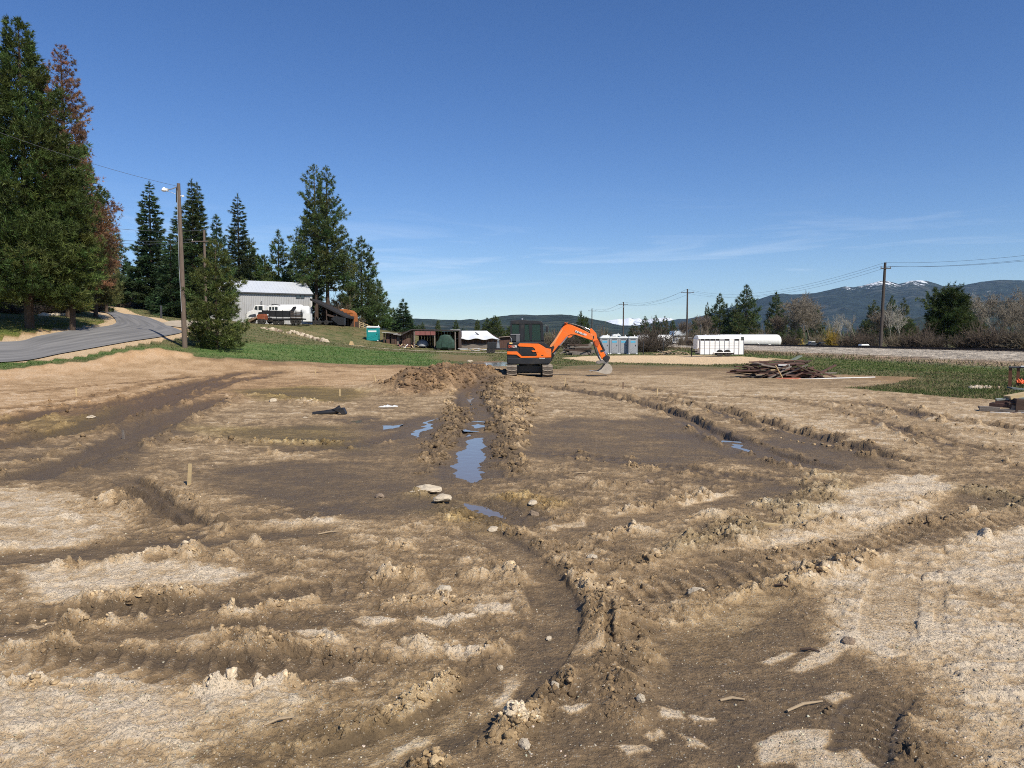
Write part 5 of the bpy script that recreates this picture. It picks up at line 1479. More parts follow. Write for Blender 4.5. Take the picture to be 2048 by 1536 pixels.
# distant woods: far too many to count
rg = np.random.RandomState(9)
n_ = 2600
D = rg.uniform(0, 1, n_) ** 1.6 * 2500 + 420
pxs = rg.uniform(700, 2300, n_)
a = (pxs - 1024) / F
keep = ~((pxs < 1560) & (pxs > 1195) & (D < 900)); D = D[keep]; a = a[keep]; n_ = len(D)
h = rg.uniform(7, 17, n_) * np.where(a > 0.35, 1.0, 0.75) * np.where(D < 800, .75, 1)
tri = Tri()
for lay in range(3):
    k = 7
    ang = np.linspace(0, 2 * pi, k, endpoint=False)[None] + rg.uniform(0, 6, (n_, 1))
    rr = h[:, None] * 0.17 * (1 - lay * 0.24) * rg.uniform(0.6, 1.25, (n_, k)); z0 = h[:, None] * (0.08 + 0.27 * lay) * np.ones((n_, k)); z0 += rg.normal(0, 0.03, (n_, k)) * h[:, None]
    base = np.stack([a[:, None] * D[:, None] + rr * np.cos(ang), D[:, None] + rr * np.sin(ang), z0 - 0.4], -1)
    top = np.stack([a * D, D, h * (0.52 + 0.24 * lay)], -1)[:, None, :]
    V = np.concatenate([base, top], 1)
    Fc = np.array([(i, (i + 1) % k, k) for i in range(k)])[None] + (np.arange(n_) * (k + 1))[:, None, None]
    c = np.where(rg.uniform(0, 1, (n_, 1)) < 0.75, np.array([[0.035, 0.048, 0.026]]), np.array([[0.12, 0.095, 0.07]])) * rg.uniform(0.6, 1.4, (n_, 1)) if lay == 0 else c
    tri.add(V, Fc, np.repeat(c[:, None, :], k + 1, 1))
link('distant_woods', tri.mesh('distant_woods', twig_m), kind='stuff')
# ------------------------------------------------------------------ road and driveway sheets
def resample(w, n_):
    w = np.asarray(w, float); pp = np.vstack([2 * w[0] - w[1], w, 2 * w[-1] - w[-2]]); o = []
    m = len(w) - 1
    for u in np.linspace(0, m, n_):
        i = min(int(u), m - 1); t = u - i; a, b, c, d = pp[i], pp[i + 1], pp[i + 2], pp[i + 3]
        o.append(0.5 * ((2 * b) + (-a + c) * t + (2 * a - 5 * b + 4 * c - d) * t * t + (-a + 3 * b - 3 * c + d) * t ** 3))
    return np.array(o)
def sheet(name, Lp, Rp, mtl, n_=160, nc=9, zoff=0.02, crown=0.05, rag=0.0):
    A_, B_ = resample(Lp, n_), resample(Rp, n_)
    s = np.linspace(0, 1, nc)
    xy = A_[:, None] * (1 - s)[None, :, None] + B_[:, None] * s[None, :, None]
    if rag:
        nrm = norm(B_ - A_)
        xy[:, 0] += nrm * (rag * perlin(np.arange(n_) * 0.21, np.zeros(n_), 3))[:, None]; xy[:, -1] += nrm * (rag * perlin(np.arange(n_) * 0.23, np.zeros(n_), 4))[:, None]
    z = base_z(xy[..., 0], xy[..., 1]) + zoff + crown * (1 - (2 * s - 1) ** 2)[None]
    ii = np.arange(n_ * nc).reshape(n_, nc)
    q = np.stack([ii[:-1, :-1], ii[:-1, 1:], ii[1:, 1:], ii[1:, :-1]], -1).reshape(-1, 4)
    V = np.concatenate([xy, z[..., None]], -1).reshape(-1, 3)
    uv = np.repeat(s[None], n_, 0).ravel()
    return link(name, np_mesh(name, V, [q], attrs={'across': uv, 'along': np.repeat(np.linspace(0, 1, n_)[:, None], nc, 1).ravel()}, smooth=True, mats=[mtl]), kind='structure')
am, n, l, b = nmat('asphalt')
b.inputs['Roughness'].default_value = 0.85
at = n.new('ShaderNodeAttribute'); at.attribute_name = 'across'
al = n.new('ShaderNodeAttribute'); al.attribute_name = 'along'
cb_ = n.new('ShaderNodeCombineXYZ')
q = n.new('ShaderNodeMath'); q.operation = 'MULTIPLY'; q.inputs[1].default_value = 9.0; l.new(at.outputs['Fac'], q.inputs[0]); l.new(q.outputs[0], cb_.inputs[0])
q = n.new('ShaderNodeMath'); q.operation = 'MULTIPLY'; q.inputs[1].default_value = 6.0; l.new(al.outputs['Fac'], q.inputs[0]); l.new(q.outputs[0], cb_.inputs[1])
nz = n.new('ShaderNodeTexNoise'); nz.inputs['Scale'].default_value = 1.6; nz.inputs['Detail'].default_value = 7; l.new(cb_.outputs[0], nz.inputs['Vector'])
rp = n.new('ShaderNodeValToRGB'); l.new(nz.outputs['Fac'], rp.inputs[0])
e = rp.color_ramp.elements; e[0].position = 0.32; e[0].color = (0.13, 0.127, 0.127, 1); e[1].position = 0.72; e[1].color = (0.235, 0.226, 0.218, 1)
tt_ = n.new('ShaderNodeTexCoord'); n2 = n.new('ShaderNodeTexNoise'); n2.inputs['Scale'].default_value = 2.0; n2.inputs['Detail'].default_value = 9; l.new(tt_.outputs['Object'], n2.inputs['Vector'])
mm = n.new('ShaderNodeMix'); mm.data_type = 'RGBA'; mm.blend_type = 'MULTIPLY'; mm.inputs[0].default_value = 0.5
l.new(rp.outputs[0], mm.inputs[6]); l.new(n2.outputs['Color'], mm.inputs[7])
l.new(rp.outputs[0], b.inputs['Base Color'])
sheet('road', RN, RF, am, crown=0.06)
dm = mat('driveway_gravel', (0.44, 0.365, 0.27), rough=0.95, var=0.35, scale=1.2, bump=0.4, bscale=6)
_dn = np.gradient(resample(DRV, 60), axis=0); _dn = norm(np.stack([-_dn[:, 1], _dn[:, 0]], 1)); _dc = resample(DRV, 60)
_wd = np.interp(np.linspace(0, 1, 60), [0, .35, .6, 1], [2.0, 1.9, 1.25, 0.9])[:, None]
sheet('driveway', _dc + _dn * _wd, _dc - _dn * _wd, dm, zoff=0.012, crown=0.03, rag=0.35)

# ------------------------------------------------------------------ railway
RX = 44.0
yy = np.concatenate([np.arange(-30, 130, 0.45), np.geomspace(130, 1500, 160)])
prof = np.array([(27.5, -0.3), (29.3, 0.02), (31.5, 0.14), (33.5, 0.26), (35.5, 0.38), (37.5, 0.48), (39.5, 0.58), (41.4, 0.70), (42.2, 0.74), (43, 0.74), (44, 0.74), (45, 0.74), (46.0, 0.74), (47.2, 0.62), (49, 0.4), (51, 0.15), (54, -0.25)])
pf = np.linspace(27.5, 54, 84); pz = np.interp(pf, prof[:, 0], prof[:, 1])
EX, EY = np.meshgrid(pf, yy)
EZ = pz[None] + 0.05 * fbm(EX, EY, 1.2, 3, 201) * (np.abs(EX - RX) > 2.3) + 0.02 * fbm(EX, EY, 0.4, 2, 203)
ballast = np.clip(sstep(32.6, 35.2, EX + 1.6 * fbm(EX, EY, 5.0, 4, 205)) * (1 - sstep(49, 50, EX)), 0, 1)
c0 = np.array([0.33, 0.24, 0.15]); c1 = np.array([0.45, 0.385, 0.30]); c2 = np.array([0.13, 0.15, 0.055]); c3 = np.array([0.28, 0.17, 0.115])
nb_ = fbm(EX * 0.5, EY, 3.0, 5, 207)[..., None]
C = c0 * (1 - sstep(0.1, 0.45, nb_)) + c3 * sstep(0.1, 0.45, nb_)
gg = sstep(31.0, 29.4, EX + 1.2 * fbm(EX, EY, 2.5, 4, 209))[..., None]
C = C * (1 - gg) + c2 * gg
C = C * (1 - ballast[..., None]) + c1 * ballast[..., None]
C = C * (1 + 0.55 * fbm(EX * 0.4, EY * 0.25, 0.8, 3, 211)[..., None])
m_b = attr_mat('ballast', rough=0.95, noise=0.75, nscale=2.4)
_n, _l = m_b.node_tree.nodes, m_b.node_tree.links
_q = _n.new('ShaderNodeTexNoise'); _q.inputs['Scale'].default_value = 7; _q.inputs['Detail'].default_value = 6
_tc = _n.new('ShaderNodeTexCoord'); _l.new(_tc.outputs['Object'], _q.inputs['Vector'])
_bp = _n.new('ShaderNodeBump'); _bp.inputs['Strength'].default_value = 1.0; _bp.inputs['Distance'].default_value = 0.3
_l.new(_q.outputs['Fac'], _bp.inputs['Height']); _l.new(_bp.outputs[0], _n['Principled BSDF'].inputs['Normal'])
ii = np.arange(EX.size).reshape(EX.shape); q = np.stack([ii[:-1, :-1], ii[:-1, 1:], ii[1:, 1:], ii[1:, :-1]], -1).reshape(-1, 4)
link('railway_embankment', np_mesh('railway_embankment', np.stack([EX.ravel(), EY.ravel(), EZ.ravel()], 1), [q], tint=np.clip(C, 0.02, 0.8).reshape(-1, 3), smooth=True, mats=[m_b]), kind='structure')
rail_m = mat('rail_steel', (0.060, 0.038, 0.028), rough=0.7, metal=0.3, var=0.3, scale=2)
tie_m = mat('sleeper_wood', (0.045, 0.034, 0.028), rough=0.95, var=0.4, scale=3)
rw = thing('railway_track', 'railway line of two dark rails on a pale gravel embankment at the right', 'railway', (RX, 0, 0.74))
for sx in (-0.72, 0.72):
    MB().prism([(sx - .07, .05), (sx + .07, .05), (sx + .02, .08), (sx + .02, .17), (sx + .038, .185), (sx + .038, .215), (sx - .038, .215), (sx - .038, .185), (sx - .02, .17), (sx - .02, .08)], -30, 1500).put('rail', rail_m, rw)
V0 = MB()
for i, y_ in enumerate(np.arange(-10, 420, 0.56)):
    V0.box((random.uniform(-.06, .06), y_, 0.0), (2.6, 0.23, 0.16), rz=random.uniform(-.02, .02))
V0.put('sleepers', tie_m, rw, kind='stuff')

# ------------------------------------------------------------------ poles and wires
pole_m = mat('pole_wood', (0.14, 0.105, 0.082), rough=0.95, var=0.35, scale=4, bump=0.4, bscale=10, stretch=(6, 6, 0.5))
dpole_m = mat('dark_pole_wood', (0.068, 0.055, 0.048), rough=0.95, var=0.3, scale=4, stretch=(6, 6, 0.5))
galv = mat('galvanised_steel', (0.42, 0.43, 0.44), rough=0.45, metal=0.7, var=0.15)
white_m = mat('white_paint', (0.80, 0.80, 0.78), rough=0.45, var=0.06, scale=2, dirt=((0.45, 0.42, 0.37), 0.35))
black_m = mat('black_paint', (0.018, 0.018, 0.020), rough=0.5, var=0.3)
rubber = mat('tyre_rubber', (0.022, 0.021, 0.020), rough=0.85, var=0.3, dirt=((0.16, 0.13, 0.10), 0.4))
wire_m = mat('wire', (0.10, 0.105, 0.115), rough=0.5, var=0.0)

b0 = GP(370, 695)
tp = P(357, 367, b0[1])
t = thing('utility_pole', 'tall leaning wooden utility pole with a white yard light, beside the bushy young pine', 'utility pole', b0)
top = tp - b0
MB().tube([(0, 0, -1), (top[0] * .5, 0, top[2] * .5), tuple(top)], [0.185, 0.15, 0.115], 14).put('pole', pole_m, t, smooth=True)
a = MB().tube([(top[0] - .1, 0, top[2] - .22), (top[0] - .45, -.05, top[2] - .38), (top[0] - .75, -.08, top[2] - .45)], 0.035, 8)
a.tube([(top[0] - .1, 0, top[2] - .78), (top[0] - .5, -.05, top[2] - .6), (top[0] - .8, -.08, top[2] - .55)], 0.018, 6)
a.put('lamp_arm', galv, t)
lm = MB().lathe([(0.05, 0.22), (0.14, 0.12), (0.17, 0.0), (0.13, -0.05)], (top[0] - .98, -.08, top[2] - .5), 14).box((top[0] - .85, -.08, top[2] - .42), (.3, .2, .16), ry=0.2)
lm.put('yard_light', white_m, t, smooth=True)
MB().tube([(top[0] - .12, -.02, top[2] - .3), (top[0] - .15, -.02, top[2] - 1.3)], 0.05, 6).put('cable_sleeve', black_m, t)
MB().tube([(top[0] - .06, -.12, top[2] - .5), (top[0] * .55 - .12, -.14, 5.5), (-.1, -.17, 2.5)], 0.018, 5).put('conduit', galv, t)
MB().tube([(top[0] + .1, 0, top[2] - .85), (top[0] + .3, 0, top[2] - .88)], 0.04, 6).box((top[0] + .3, 0, top[2] - .86), (.1, .1, .12)).put('insulator', white_m, t)
POLE_TOP = b0 + np.array([top[0], 0, top[2] - 0.2])

def util_pole(px, ytop, D, label, r=0.15, arm=None, m=dpole_m, extra=None, lean=0.0, group=None):
    x, y, z, h = top_h(px, ytop, D)
    t = thing('utility_pole', label, 'utility pole', (x, y, z), 0, group)
    MB().tube([(0, 0, -1), (lean * .5, 0, h * .5), (lean, 0, h)], [r * 1.15, r, r * 0.8], 12).put('pole', m, t, smooth=True)
    ends = []
    if arm:
        hh = h - arm[1]
        MB().box((lean, -r, hh), (arm[0], 0.10, 0.12)).put('crossarm', m, t)
        for sx in (-0.46, 0.46):
            MB().lathe([(0.05, 0), (0.07, .08), (0.04, .2)], (lean + arm[0] * sx, -r, hh + .06), 8).put('insulator', galv, t)
            ends.append(np.array([x + lean + arm[0] * sx, y - r, z + hh + .25]))
    ends.append(np.array([x + lean, y, z + h]))
    if extra == 'transformer':
        MB().lathe([(0.22, 0), (0.24, .05), (0.24, .75), (0.12, .85)], (lean, -.42, h - 2.4), 12).put('transformer', galv, t, smooth=True)
    return t, ends
PG_ = 'poles of the power line along the railway'
_, e1 = util_pole(1765, 525, 96, 'tallest dark pole on the right, rising behind the rails', r=0.19, arm=(1.3, 0.75), group=PG_, lean=0.35)
_, e2 = util_pole(1375, 578, 205, 'dark pole with a crossarm standing left of the horse trailer', r=0.24, arm=(3.6, 1.0), group=PG_)
_, e3 = util_pole(1247, 604, 290, 'pole with crossarm and transformer above the grey toilets', r=0.26, arm=(3.6, 1.0), extra='transformer', group=PG_)
_, e4 = util_pole(1184, 617, 380, 'farthest pole with a crossarm, right behind the excavator boom', r=0.26, arm=(4.0, 1.2), group=PG_)
_, e5 = util_pole(2330, 470, 62, 'pole beyond the right frame edge', r=0.2, arm=(1.3, 0.75), group=PG_)
util_pole(1205, 651, 260, 'short dark post beyond the grey toilets', r=0.15)
_, f1 = util_pole(408, 460, 92, 'pale wooden pole with crossarm behind the bushy young pine', r=0.17, arm=(3.0, 1.4), m=pole_m)
_, f2 = util_pole(305, 495, 112, 'weathered pole in front of the tall spruce', r=0.15, arm=(1.4, 0.5), m=pole_m)
util_pole(301, 560, 113, 'short wooden brace pole beside the weathered pole', r=0.12, m=pole_m)
_, f3 = util_pole(254, 548, 125, 'pole with a white transformer at the far end of the road', r=0.16, arm=(2.0, 0.5), m=pole_m, extra='transformer', lean=0.3)
util_pole(190, 590, 100, 'small post with a short arm in the shade left of the road', r=0.07, arm=(0.9, 0.15), m=pole_m)

def wire(p, q, sag, label, r=0.016, group=None):
    p = np.array(p, float); q = np.array(q, float); pts = []
    for u in np.linspace(0, 1, 17):
        c = p + (q - p) * u; c = c - np.array([0, 0, sag * 4 * u * (1 - u)]); pts.append(tuple(c - p))
    o = MB().tube(pts, r, 5).put('power_line', wire_m)
    o.location = p; o['label'] = label; o['category'] = 'power line'
    if group: o['group'] = group
WG = 'wires between the poles along the railway'
for k, w_ in ((0, 'left arm'), (1, 'right arm'), (2, 'pole top')):
    wire(e1[k], e2[k], 2.6, 'long sagging wire from the tallest right pole to the trailer pole, on its ' + w_, r=0.015, group=WG)
    wire(e2[k], e3[k], 1.8, 'sagging wire between the trailer pole and the transformer pole, on the ' + w_, r=0.022, group=WG)
    wire(e3[k], e4[k], 1.6, 'faint wire between the transformer pole and the farthest pole, on the ' + w_, r=0.026, group=WG)
    wire(e1[k], e5[k], 0.7, 'wire running out of the frame right of the tallest pole, on the ' + w_, r=0.013, group=WG)
LW = 'wires on the left'
wire(POLE_TOP, P(-500, 60, 30), 0.6, 'thin wire from the leaning pole top up to the left past the pines', r=0.011, group=LW)
wire(f1[0], P(-350, 372, 40), 1.2, 'upper wire from the pale pole crossarm to the left', r=0.017, group=LW)
wire(f1[1], P(-350, 400, 40), 1.3, 'lower wire from the pale pole crossarm to the left', r=0.017, group=LW)
wire(f1[2], P(-350, 340, 40), 1.2, 'wire from the top of the pale pole to the left', r=0.017, group=LW)
wire(f2[0], P(-350, 335, 45), 1.0, 'wire from the weathered pole by the spruce to the left', r=0.017, group=LW)
wire(f2[2], f1[2], 0.8, 'wire between the weathered pole and the pale pole', r=0.018, group=LW)
wire(f3[2], f2[2], 0.6, 'wire between the far road pole and the weathered pole', r=0.02, group=LW)

# ------------------------------------------------------------------ side-view builder
class Side:
    """measures a thing that stands at distance D: pixels of the photograph to its own x and z (in metres)"""
    def __init__(s, px0, D, name, label, cat, group=None, rz=0.0):
        b = P(px0, 690, D); s.x0 = b[0]; s.D = D; s.px0 = px0
        s.z0 = float(ground_z(b[0], D)[0])
        s.o = thing(name, label, cat, (b[0], D, s.z0), rz, group)
    def x(s, px): return (px - s.px0) / F * s.D
    def z(s, py): return float(P(s.px0, py, s.D)[2]) - s.z0
    def q(s, pts): return [(s.x(a), s.z(b)) for a, b in pts]

def wheel(parent, x, z, y, r, w, rim_c=None, k=20, axis='y'):
    """tyre with tread shoulder and a rim with hub, as part > sub-part"""
    tyre = MB().lathe([(r * .62, -w / 2), (r * .93, -w / 2), (r, -w * .32), (r, w * .32), (r * .93, w / 2), (r * .62, w / 2)], (0, 0, 0), k, axis).put('wheel', rubber, parent, smooth=True)
    tyre.location = (x, y, z)
    MB().lathe([(r * .62, -w * .42), (r * .55, -w * .30), (r * .22, -w * .26), (r * .18, -w * .5), (r * .05, -w * .5)], (0, 0, 0), k, axis).put('rim', rim_c or galv, tyre, smooth=True)
    return tyre

# ---- grey metal shed
shed_w = mat('grey_siding', (0.42, 0.42, 0.42), rough=0.55, metal=0.15, var=0.08, scale=0.6, dirt=((0.30, 0.26, 0.22), 0.35))
roof_w = mat('pale_metal_roof', (0.72, 0.75, 0.78), rough=0.4, metal=0.3, var=0.06, scale=0.5)
dark_trim = mat('dark_trim', (0.05, 0.052, 0.058), rough=0.6)
glass_m, n, l, b = nmat('dark_glass')
b.inputs['Base Color'].default_value = (0.035, 0.045, 0.05, 1); b.inputs['Roughness'].default_value = 0.08; b.inputs['Specular IOR Level'].default_value = 0.8
pB = P(622, 588, 136); pA = P(420, 588, 127.5)
ang = atan2(pB[1] - pA[1], pB[0] - pA[0]); Ls = math.hypot(pB[0] - pA[0], pB[1] - pA[1])
zb = float(ground_z(pB[0], pB[1])[0]); H_e = P(622, 588, 136)[2] - zb; H_r = H_e + 2.3
sh = thing('metal_shed', 'long grey metal shed with ribbed walls and a pale roof behind the trucks', 'shed', (pB[0], pB[1], zb), ang)
def ribbed(x0, x1, h, pitch, d):
    pts = []; x = x0
    while x < x1 - 1e-6:
        pts += [(x, 0), (x + pitch * .55, 0), (x + pitch * .65, -d), (x + pitch * .9, -d)]; x += pitch
    return pts + [(x1, 0)]
fr = ribbed(-Ls, 0, 0, 0.30, 0.05)
MB().prism(fr + [(0, .12), (-Ls, .12)], -1.0, H_e, 'z').put('front_wall', shed_w, sh)
MB().prism([(0.12, -1), (10, -1), (10, H_e), (5, H_r - .05), (0.12, H_e)], -0.1, 0.0, 'x').put('gable_wall', shed_w, sh)
MB().prism([(0.12, -1), (10, -1), (10, H_e), (5, H_r - .05), (0.12, H_e)], -Ls, -Ls + .1, 'x').put('gable_wall', shed_w, sh)
for s_ in (-1, 1):
    y0, y1 = (-.35, 5.0) if s_ < 0 else (10.35, 5.0)
    rf = MB().prism([(y0, H_e - .14), (y1, H_r), (y1, H_r + .08), (y0, H_e - .04)], -Ls - .3, .35, 'x').put('roof', roof_w, sh)
    if s_ < 0:
        r2 = MB()
        for x in np.arange(-Ls, .3, .6):
            r2.prism([(y0, H_e - .038), (y1, H_r + .082), (y1, H_r + .12), (y0, H_e)], x, x + .06, 'x')
        r2.put('roof_ribs', roof_w, rf, kind='stuff')
MB().bx(-Ls - .3, .35, -.42, -.33, H_e - .22, H_e - .02).put('gutter', dark_trim, sh)
MB().bx(-.12, .03, -.09, .16, -1, H_e - .2).put('corner_trim', white_m, sh)
wx = (592 - 622) / F * 136; wz = P(592, 598, 136)[2] - zb
for i in range(2):
    wd = MB().bx(wx + i * .8, wx + i * .8 + .74, -.1, .02, wz, wz + .85).put('window', dark_trim, sh)
    MB().bx(wx + i * .8 + .06, wx + i * .8 + .68, -.115, -.1, wz + .06, wz + .79).put('pane', glass_m, wd)
wood_dark = mat('weathered_dark_wood', (0.075, 0.048, 0.036), rough=0.95, var=0.45, scale=2, stretch=(1, 1, 4))
wood_grey = mat('weathered_grey_wood', (0.20, 0.17, 0.145), rough=0.95, var=0.4, scale=2.5, bump=.3, stretch=(1, 4, 4))
wood_tan = mat('fresh_timber', (0.52, 0.39, 0.21), rough=0.85, var=0.22, scale=4, stretch=(1, 5, 5))
# ---- lean-to
S1 = Side(660, 133, 'lean_to', 'open lean-to roof sloping down from the right end of the grey shed', 'lean-to')
MB().prism(S1.q([(624, 597), (694, 633), (694, 636), (624, 601)]), -1, 6.5).put('roof', mat('black_roofing', (.020, .017, .016), rough=.8, var=.3), S1.o)
for px, yt in ((634, 604), (656, 615), (676, 626), (691, 633)):
    for y in (-.8, 6.2):
        MB().bx(S1.x(px) - .09, S1.x(px) + .09, y, y + .18, -1, S1.z(yt)).put('post', wood_dark, S1.o)
MB().prism(S1.q([(658, 628), (692, 638), (692, 641), (658, 632)]), -.95, -.8).put('rafter', wood_dark, S1.o)
for k in range(9):
    xx = S1.x(626 + k * 7.2)
    MB().bx(xx, xx + 0.85, 6.3, 6.36, -0.8, S1.z(601 + k * 3.6)).put('board', wood_dark, S1.o)
# ---- flatbed under it
S2 = Side(645, 131, 'flatbed_trailer', 'low dark flatbed trailer parked under the lean-to', 'trailer')
MB().bx(S2.x(618), S2.x(668), -1, 1, S2.z(645), S2.z(642)).put('deck', black_m, S2.o)
for px in (634, 642, 656): wheel(S2.o, S2.x(px), .42, -1.0, .42, .25)
MB().prism(S2.q([(664, 638), (680, 650), (690, 650), (690, 636), (672, 632)]), -.6, .8).put('tarped_load', black_m, S2.o)
# ---- orange cabin
orange_m = mat('rusty_orange_panels', (0.40, 0.125, 0.025), rough=0.8, var=0.25, scale=1.2, dirt=((0.22, 0.07, 0.03), 0.6), stretch=(3, 3, .6))
S3 = Side(690, 141, 'orange_cabin', 'rust orange cabin with a rounded top right of the lean-to', 'cabin')
MB().prism(S3.q([(662, 656), (662, 622), (668, 619.5), (690, 618), (700, 620), (706, 626), (707.5, 632), (707.5, 656)]), 0, 4).put('shell', orange_m, S3.o, bevel=.08)
for k in range(6):
    px = 666 + k * 7
    MB().bx(S3.x(px), S3.x(px) + .55, -.04, 0, -.5, S3.z(627)).put('panel', orange_m, S3.o)
MB().prism(S3.q([(662, 626.5), (705, 624.5), (706.5, 626), (662, 628)]), -.09, 0).put('trim_band', orange_m, S3.o)
MB().bx(S3.x(683), S3.x(686), .5, 1, S3.z(618.5), S3.z(616.8)).put('roof_vent', white_m, S3.o)
# ---- stair rail
S4 = Side(732, 136, 'stair_railing', 'pale wooden stair railing descending to the right of the orange cabin', 'railing')
for k, px in enumerate((719, 727, 735, 744)):
    MB().bx(S4.x(px) - .06, S4.x(px) + .06, 0, .12, S4.z(657 + k * 2.5), S4.z(642 + k * 3.2)).put('post', wood_tan, S4.o)
for dy in (0, 3.6, 7.2):
    MB().prism(S4.q([(719, 643 + dy), (745, 653 + dy), (745, 654.2 + dy), (719, 644.2 + dy)]), -.05, 0).put('rail', wood_tan, S4.o)
for k in range(5):
    MB().bx(S4.x(709 + k * 2.4) - .1, S4.x(709 + k * 2.4) + .12, 1.0, 1.1, -1, S4.z(643)).put('board', wood_dark, S4.o)

# ---- vehicles in front of the grey shed
blue_m = mat('slate_paint', (0.06, 0.07, 0.09), rough=.4)
S5 = Side(520, 124, 'white_truck', 'white bonneted truck facing left in front of the grey shed', 'truck')
MB().prism(S5.q([(498, 640), (498, 629), (501, 624), (511, 620.5), (514, 612), (518, 610.5), (534, 611), (534, 640)]), -1.1, 1.1).put('cab', white_m, S5.o, bevel=.12)
MB().prism(S5.q([(514.5, 619), (517, 612.8), (521, 612.8), (521, 621)]), -1.12, -1.095).put('side_window', glass_m, S5.o)
MB().prism(S5.q([(523, 620.5), (523, 612.8), (531, 612.8), (531, 621)]), -1.12, -1.095).put('side_window', glass_m, S5.o)
MB().prism(S5.q([(497, 638), (497, 628), (498.6, 627), (499, 638)]), -1, 1).put('grille', black_m, S5.o)
MB().prism(S5.q([(502, 634), (506, 630), (517, 628), (519, 636), (514, 634), (506, 634)]), -1.14, -1.1).put('fender_stripe', blue_m, S5.o)
MB().tube([(S5.x(523), .2, S5.z(612)), (S5.x(523), .2, S5.z(604)), (S5.x(524.5), .2, S5.z(602.5))], .09, 8).put('exhaust_stack', black_m, S5.o)
MB().bx(S5.x(534), S5.x(560), -.9, .9, S5.z(641), S5.z(638)).put('chassis', black_m, S5.o)
wheel(S5.o, S5.x(511), .52, -1.0, .52, .3, white_m); wheel(S5.o, S5.x(545), .52, -1.0, .52, .3, white_m)
S6 = Side(566, 124.6, 'tank_truck', 'white tank body with a boom mast standing behind the black trailer', 'tank truck')
MB().lathe([(.2, S6.x(543)), (.95, S6.x(545)), (1.05, S6.x(548)), (1.05, S6.x(600)), (.9, S6.x(603)), (.2, S6.x(604))], (0, 1.2, S6.z(621)), 20, 'x').put('tank', white_m, S6.o, smooth=True)
MB().prism(S6.q([(540, 628), (540, 613), (543, 611), (560, 612), (562, 628)]), -.9, .2).put('cab', white_m, S6.o, bevel=.1)
for a, b_ in ((543.5, 547.5), (549.5, 553), (555, 560)):
    MB().prism(S6.q([(a, 620), (a, 614.5), (b_, 614.5), (b_, 620)]), -.93, -.895).put('side_window', glass_m, S6.o)
MB().tube([(S6.x(543), 0, S6.z(611)), (S6.x(548), 0, S6.z(608.5)), (S6.x(562), 0, S6.z(610.5))], .08, 6).put('roof_rack', black_m, S6.o)
MB().prism(S6.q([(584, 625), (592, 614), (597, 613.5), (597.5, 616), (590, 628)]), -1.2, -.95).put('crane_arm', black_m, S6.o)
MB().bx(S6.x(538), S6.x(622), -.4, .8, .7, 1.0).put('chassis', black_m, S6.o)
MB().bx(S6.x(609), S6.x(623), -.7, .7, S6.z(643), S6.z(627)).put('rear_box', white_m, S6.o)
for px in (590, 600): wheel(S6.o, S6.x(px), .5, -.7, .5, .3)
MB().lathe([(.2, S6.x(601)), (.8, S6.x(603)), (.9, S6.x(606)), (.9, S6.x(615)), (.7, S6.x(617.5)), (.1, S6.x(618.5))], (0, .8, S6.z(622)), 18, 'x').put('water_tank', white_m, S6.o, smooth=True)
S7 = Side(560, 121.5, 'dump_trailer', 'black dump trailer with slatted stake sides on tandem wheels', 'trailer')
MB().prism(S7.q([(529, 621), (585, 622.5), (584, 634), (531, 633)]), -1.05, -.98).put('side_panel', black_m, S7.o)
MB().prism(S7.q([(529, 621), (585, 622.5), (584, 634), (531, 633)]), .98, 1.05).put('side_panel', black_m, S7.o)
MB().bx(S7.x(528), S7.x(610), -1, 1, S7.z(639.5), S7.z(637)).put('bed', black_m, S7.o)
for k in range(5):
    MB().prism(S7.q([(585, 623.2 + k * 3), (609.5, 624.5 + k * 3), (609.5, 626.3 + k * 3), (585, 625 + k * 3)]), -1.12, -1.06).put('slat', mat('brown_slat', (.07, .055, .045), rough=.9) if k == 0 else bpy.data.materials['brown_slat'], S7.o)
for px in (532, 545, 558, 571, 585.5, 597, 608.5):
    MB().bx(S7.x(px) - .05, S7.x(px) + .05, -1.17, -1.06 - .061, S7.z(640), S7.z(620.5)).put('stake', black_m, S7.o)
for px in (556, 567.5): wheel(S7.o, S7.x(px), .47, -1.0, .47, .26, galv)
MB().prism(S7.q([(549, 640), (552, 637.5), (572, 637.5), (575, 640)]), -1.25, -.9).put('mudguard', black_m, S7.o)
MB().tube([(S7.x(530), 0, .55), (S7.x(519), 0, .5)], .07, 6).put('drawbar', black_m, S7.o)
MB().box((S7.x(541), -1.13, S7.z(630)), (.25, .04, .2)).put('marker_plate', white_m, S7.o)
yel = mat('yellow_rim', (.62, .33, .03), rough=.5)
S8 = Side(524, 119.5, 'skid_steer', 'small orange and red loader with yellow wheel in front of the white truck', 'loader')
MB().prism(S8.q([(517, 638), (517.5, 631), (520, 629), (532, 628), (534, 632), (534, 640)]), -.7, .7).put('body', mat('loader_red', (.26, .07, .03), rough=.6, dirt=((.3, .2, .13), .5)), S8.o, bevel=.05)
MB().prism(S8.q([(519, 630), (520.5, 624.5), (529, 624), (530, 629)]), -.55, .55).put('cage', black_m, S8.o)
MB().prism(S8.q([(519, 636), (500, 645.5), (494, 645), (502, 639), (518, 633)]), -.85, .85).put('bucket', mat('worn_bucket', (.30, .2, .14), rough=.7), S8.o)
wheel(S8.o, S8.x(524.5), .40, -.75, .42, .28, yel); wheel(S8.o, S8.x(531.5), .40, -.72, .38, .28, yel)

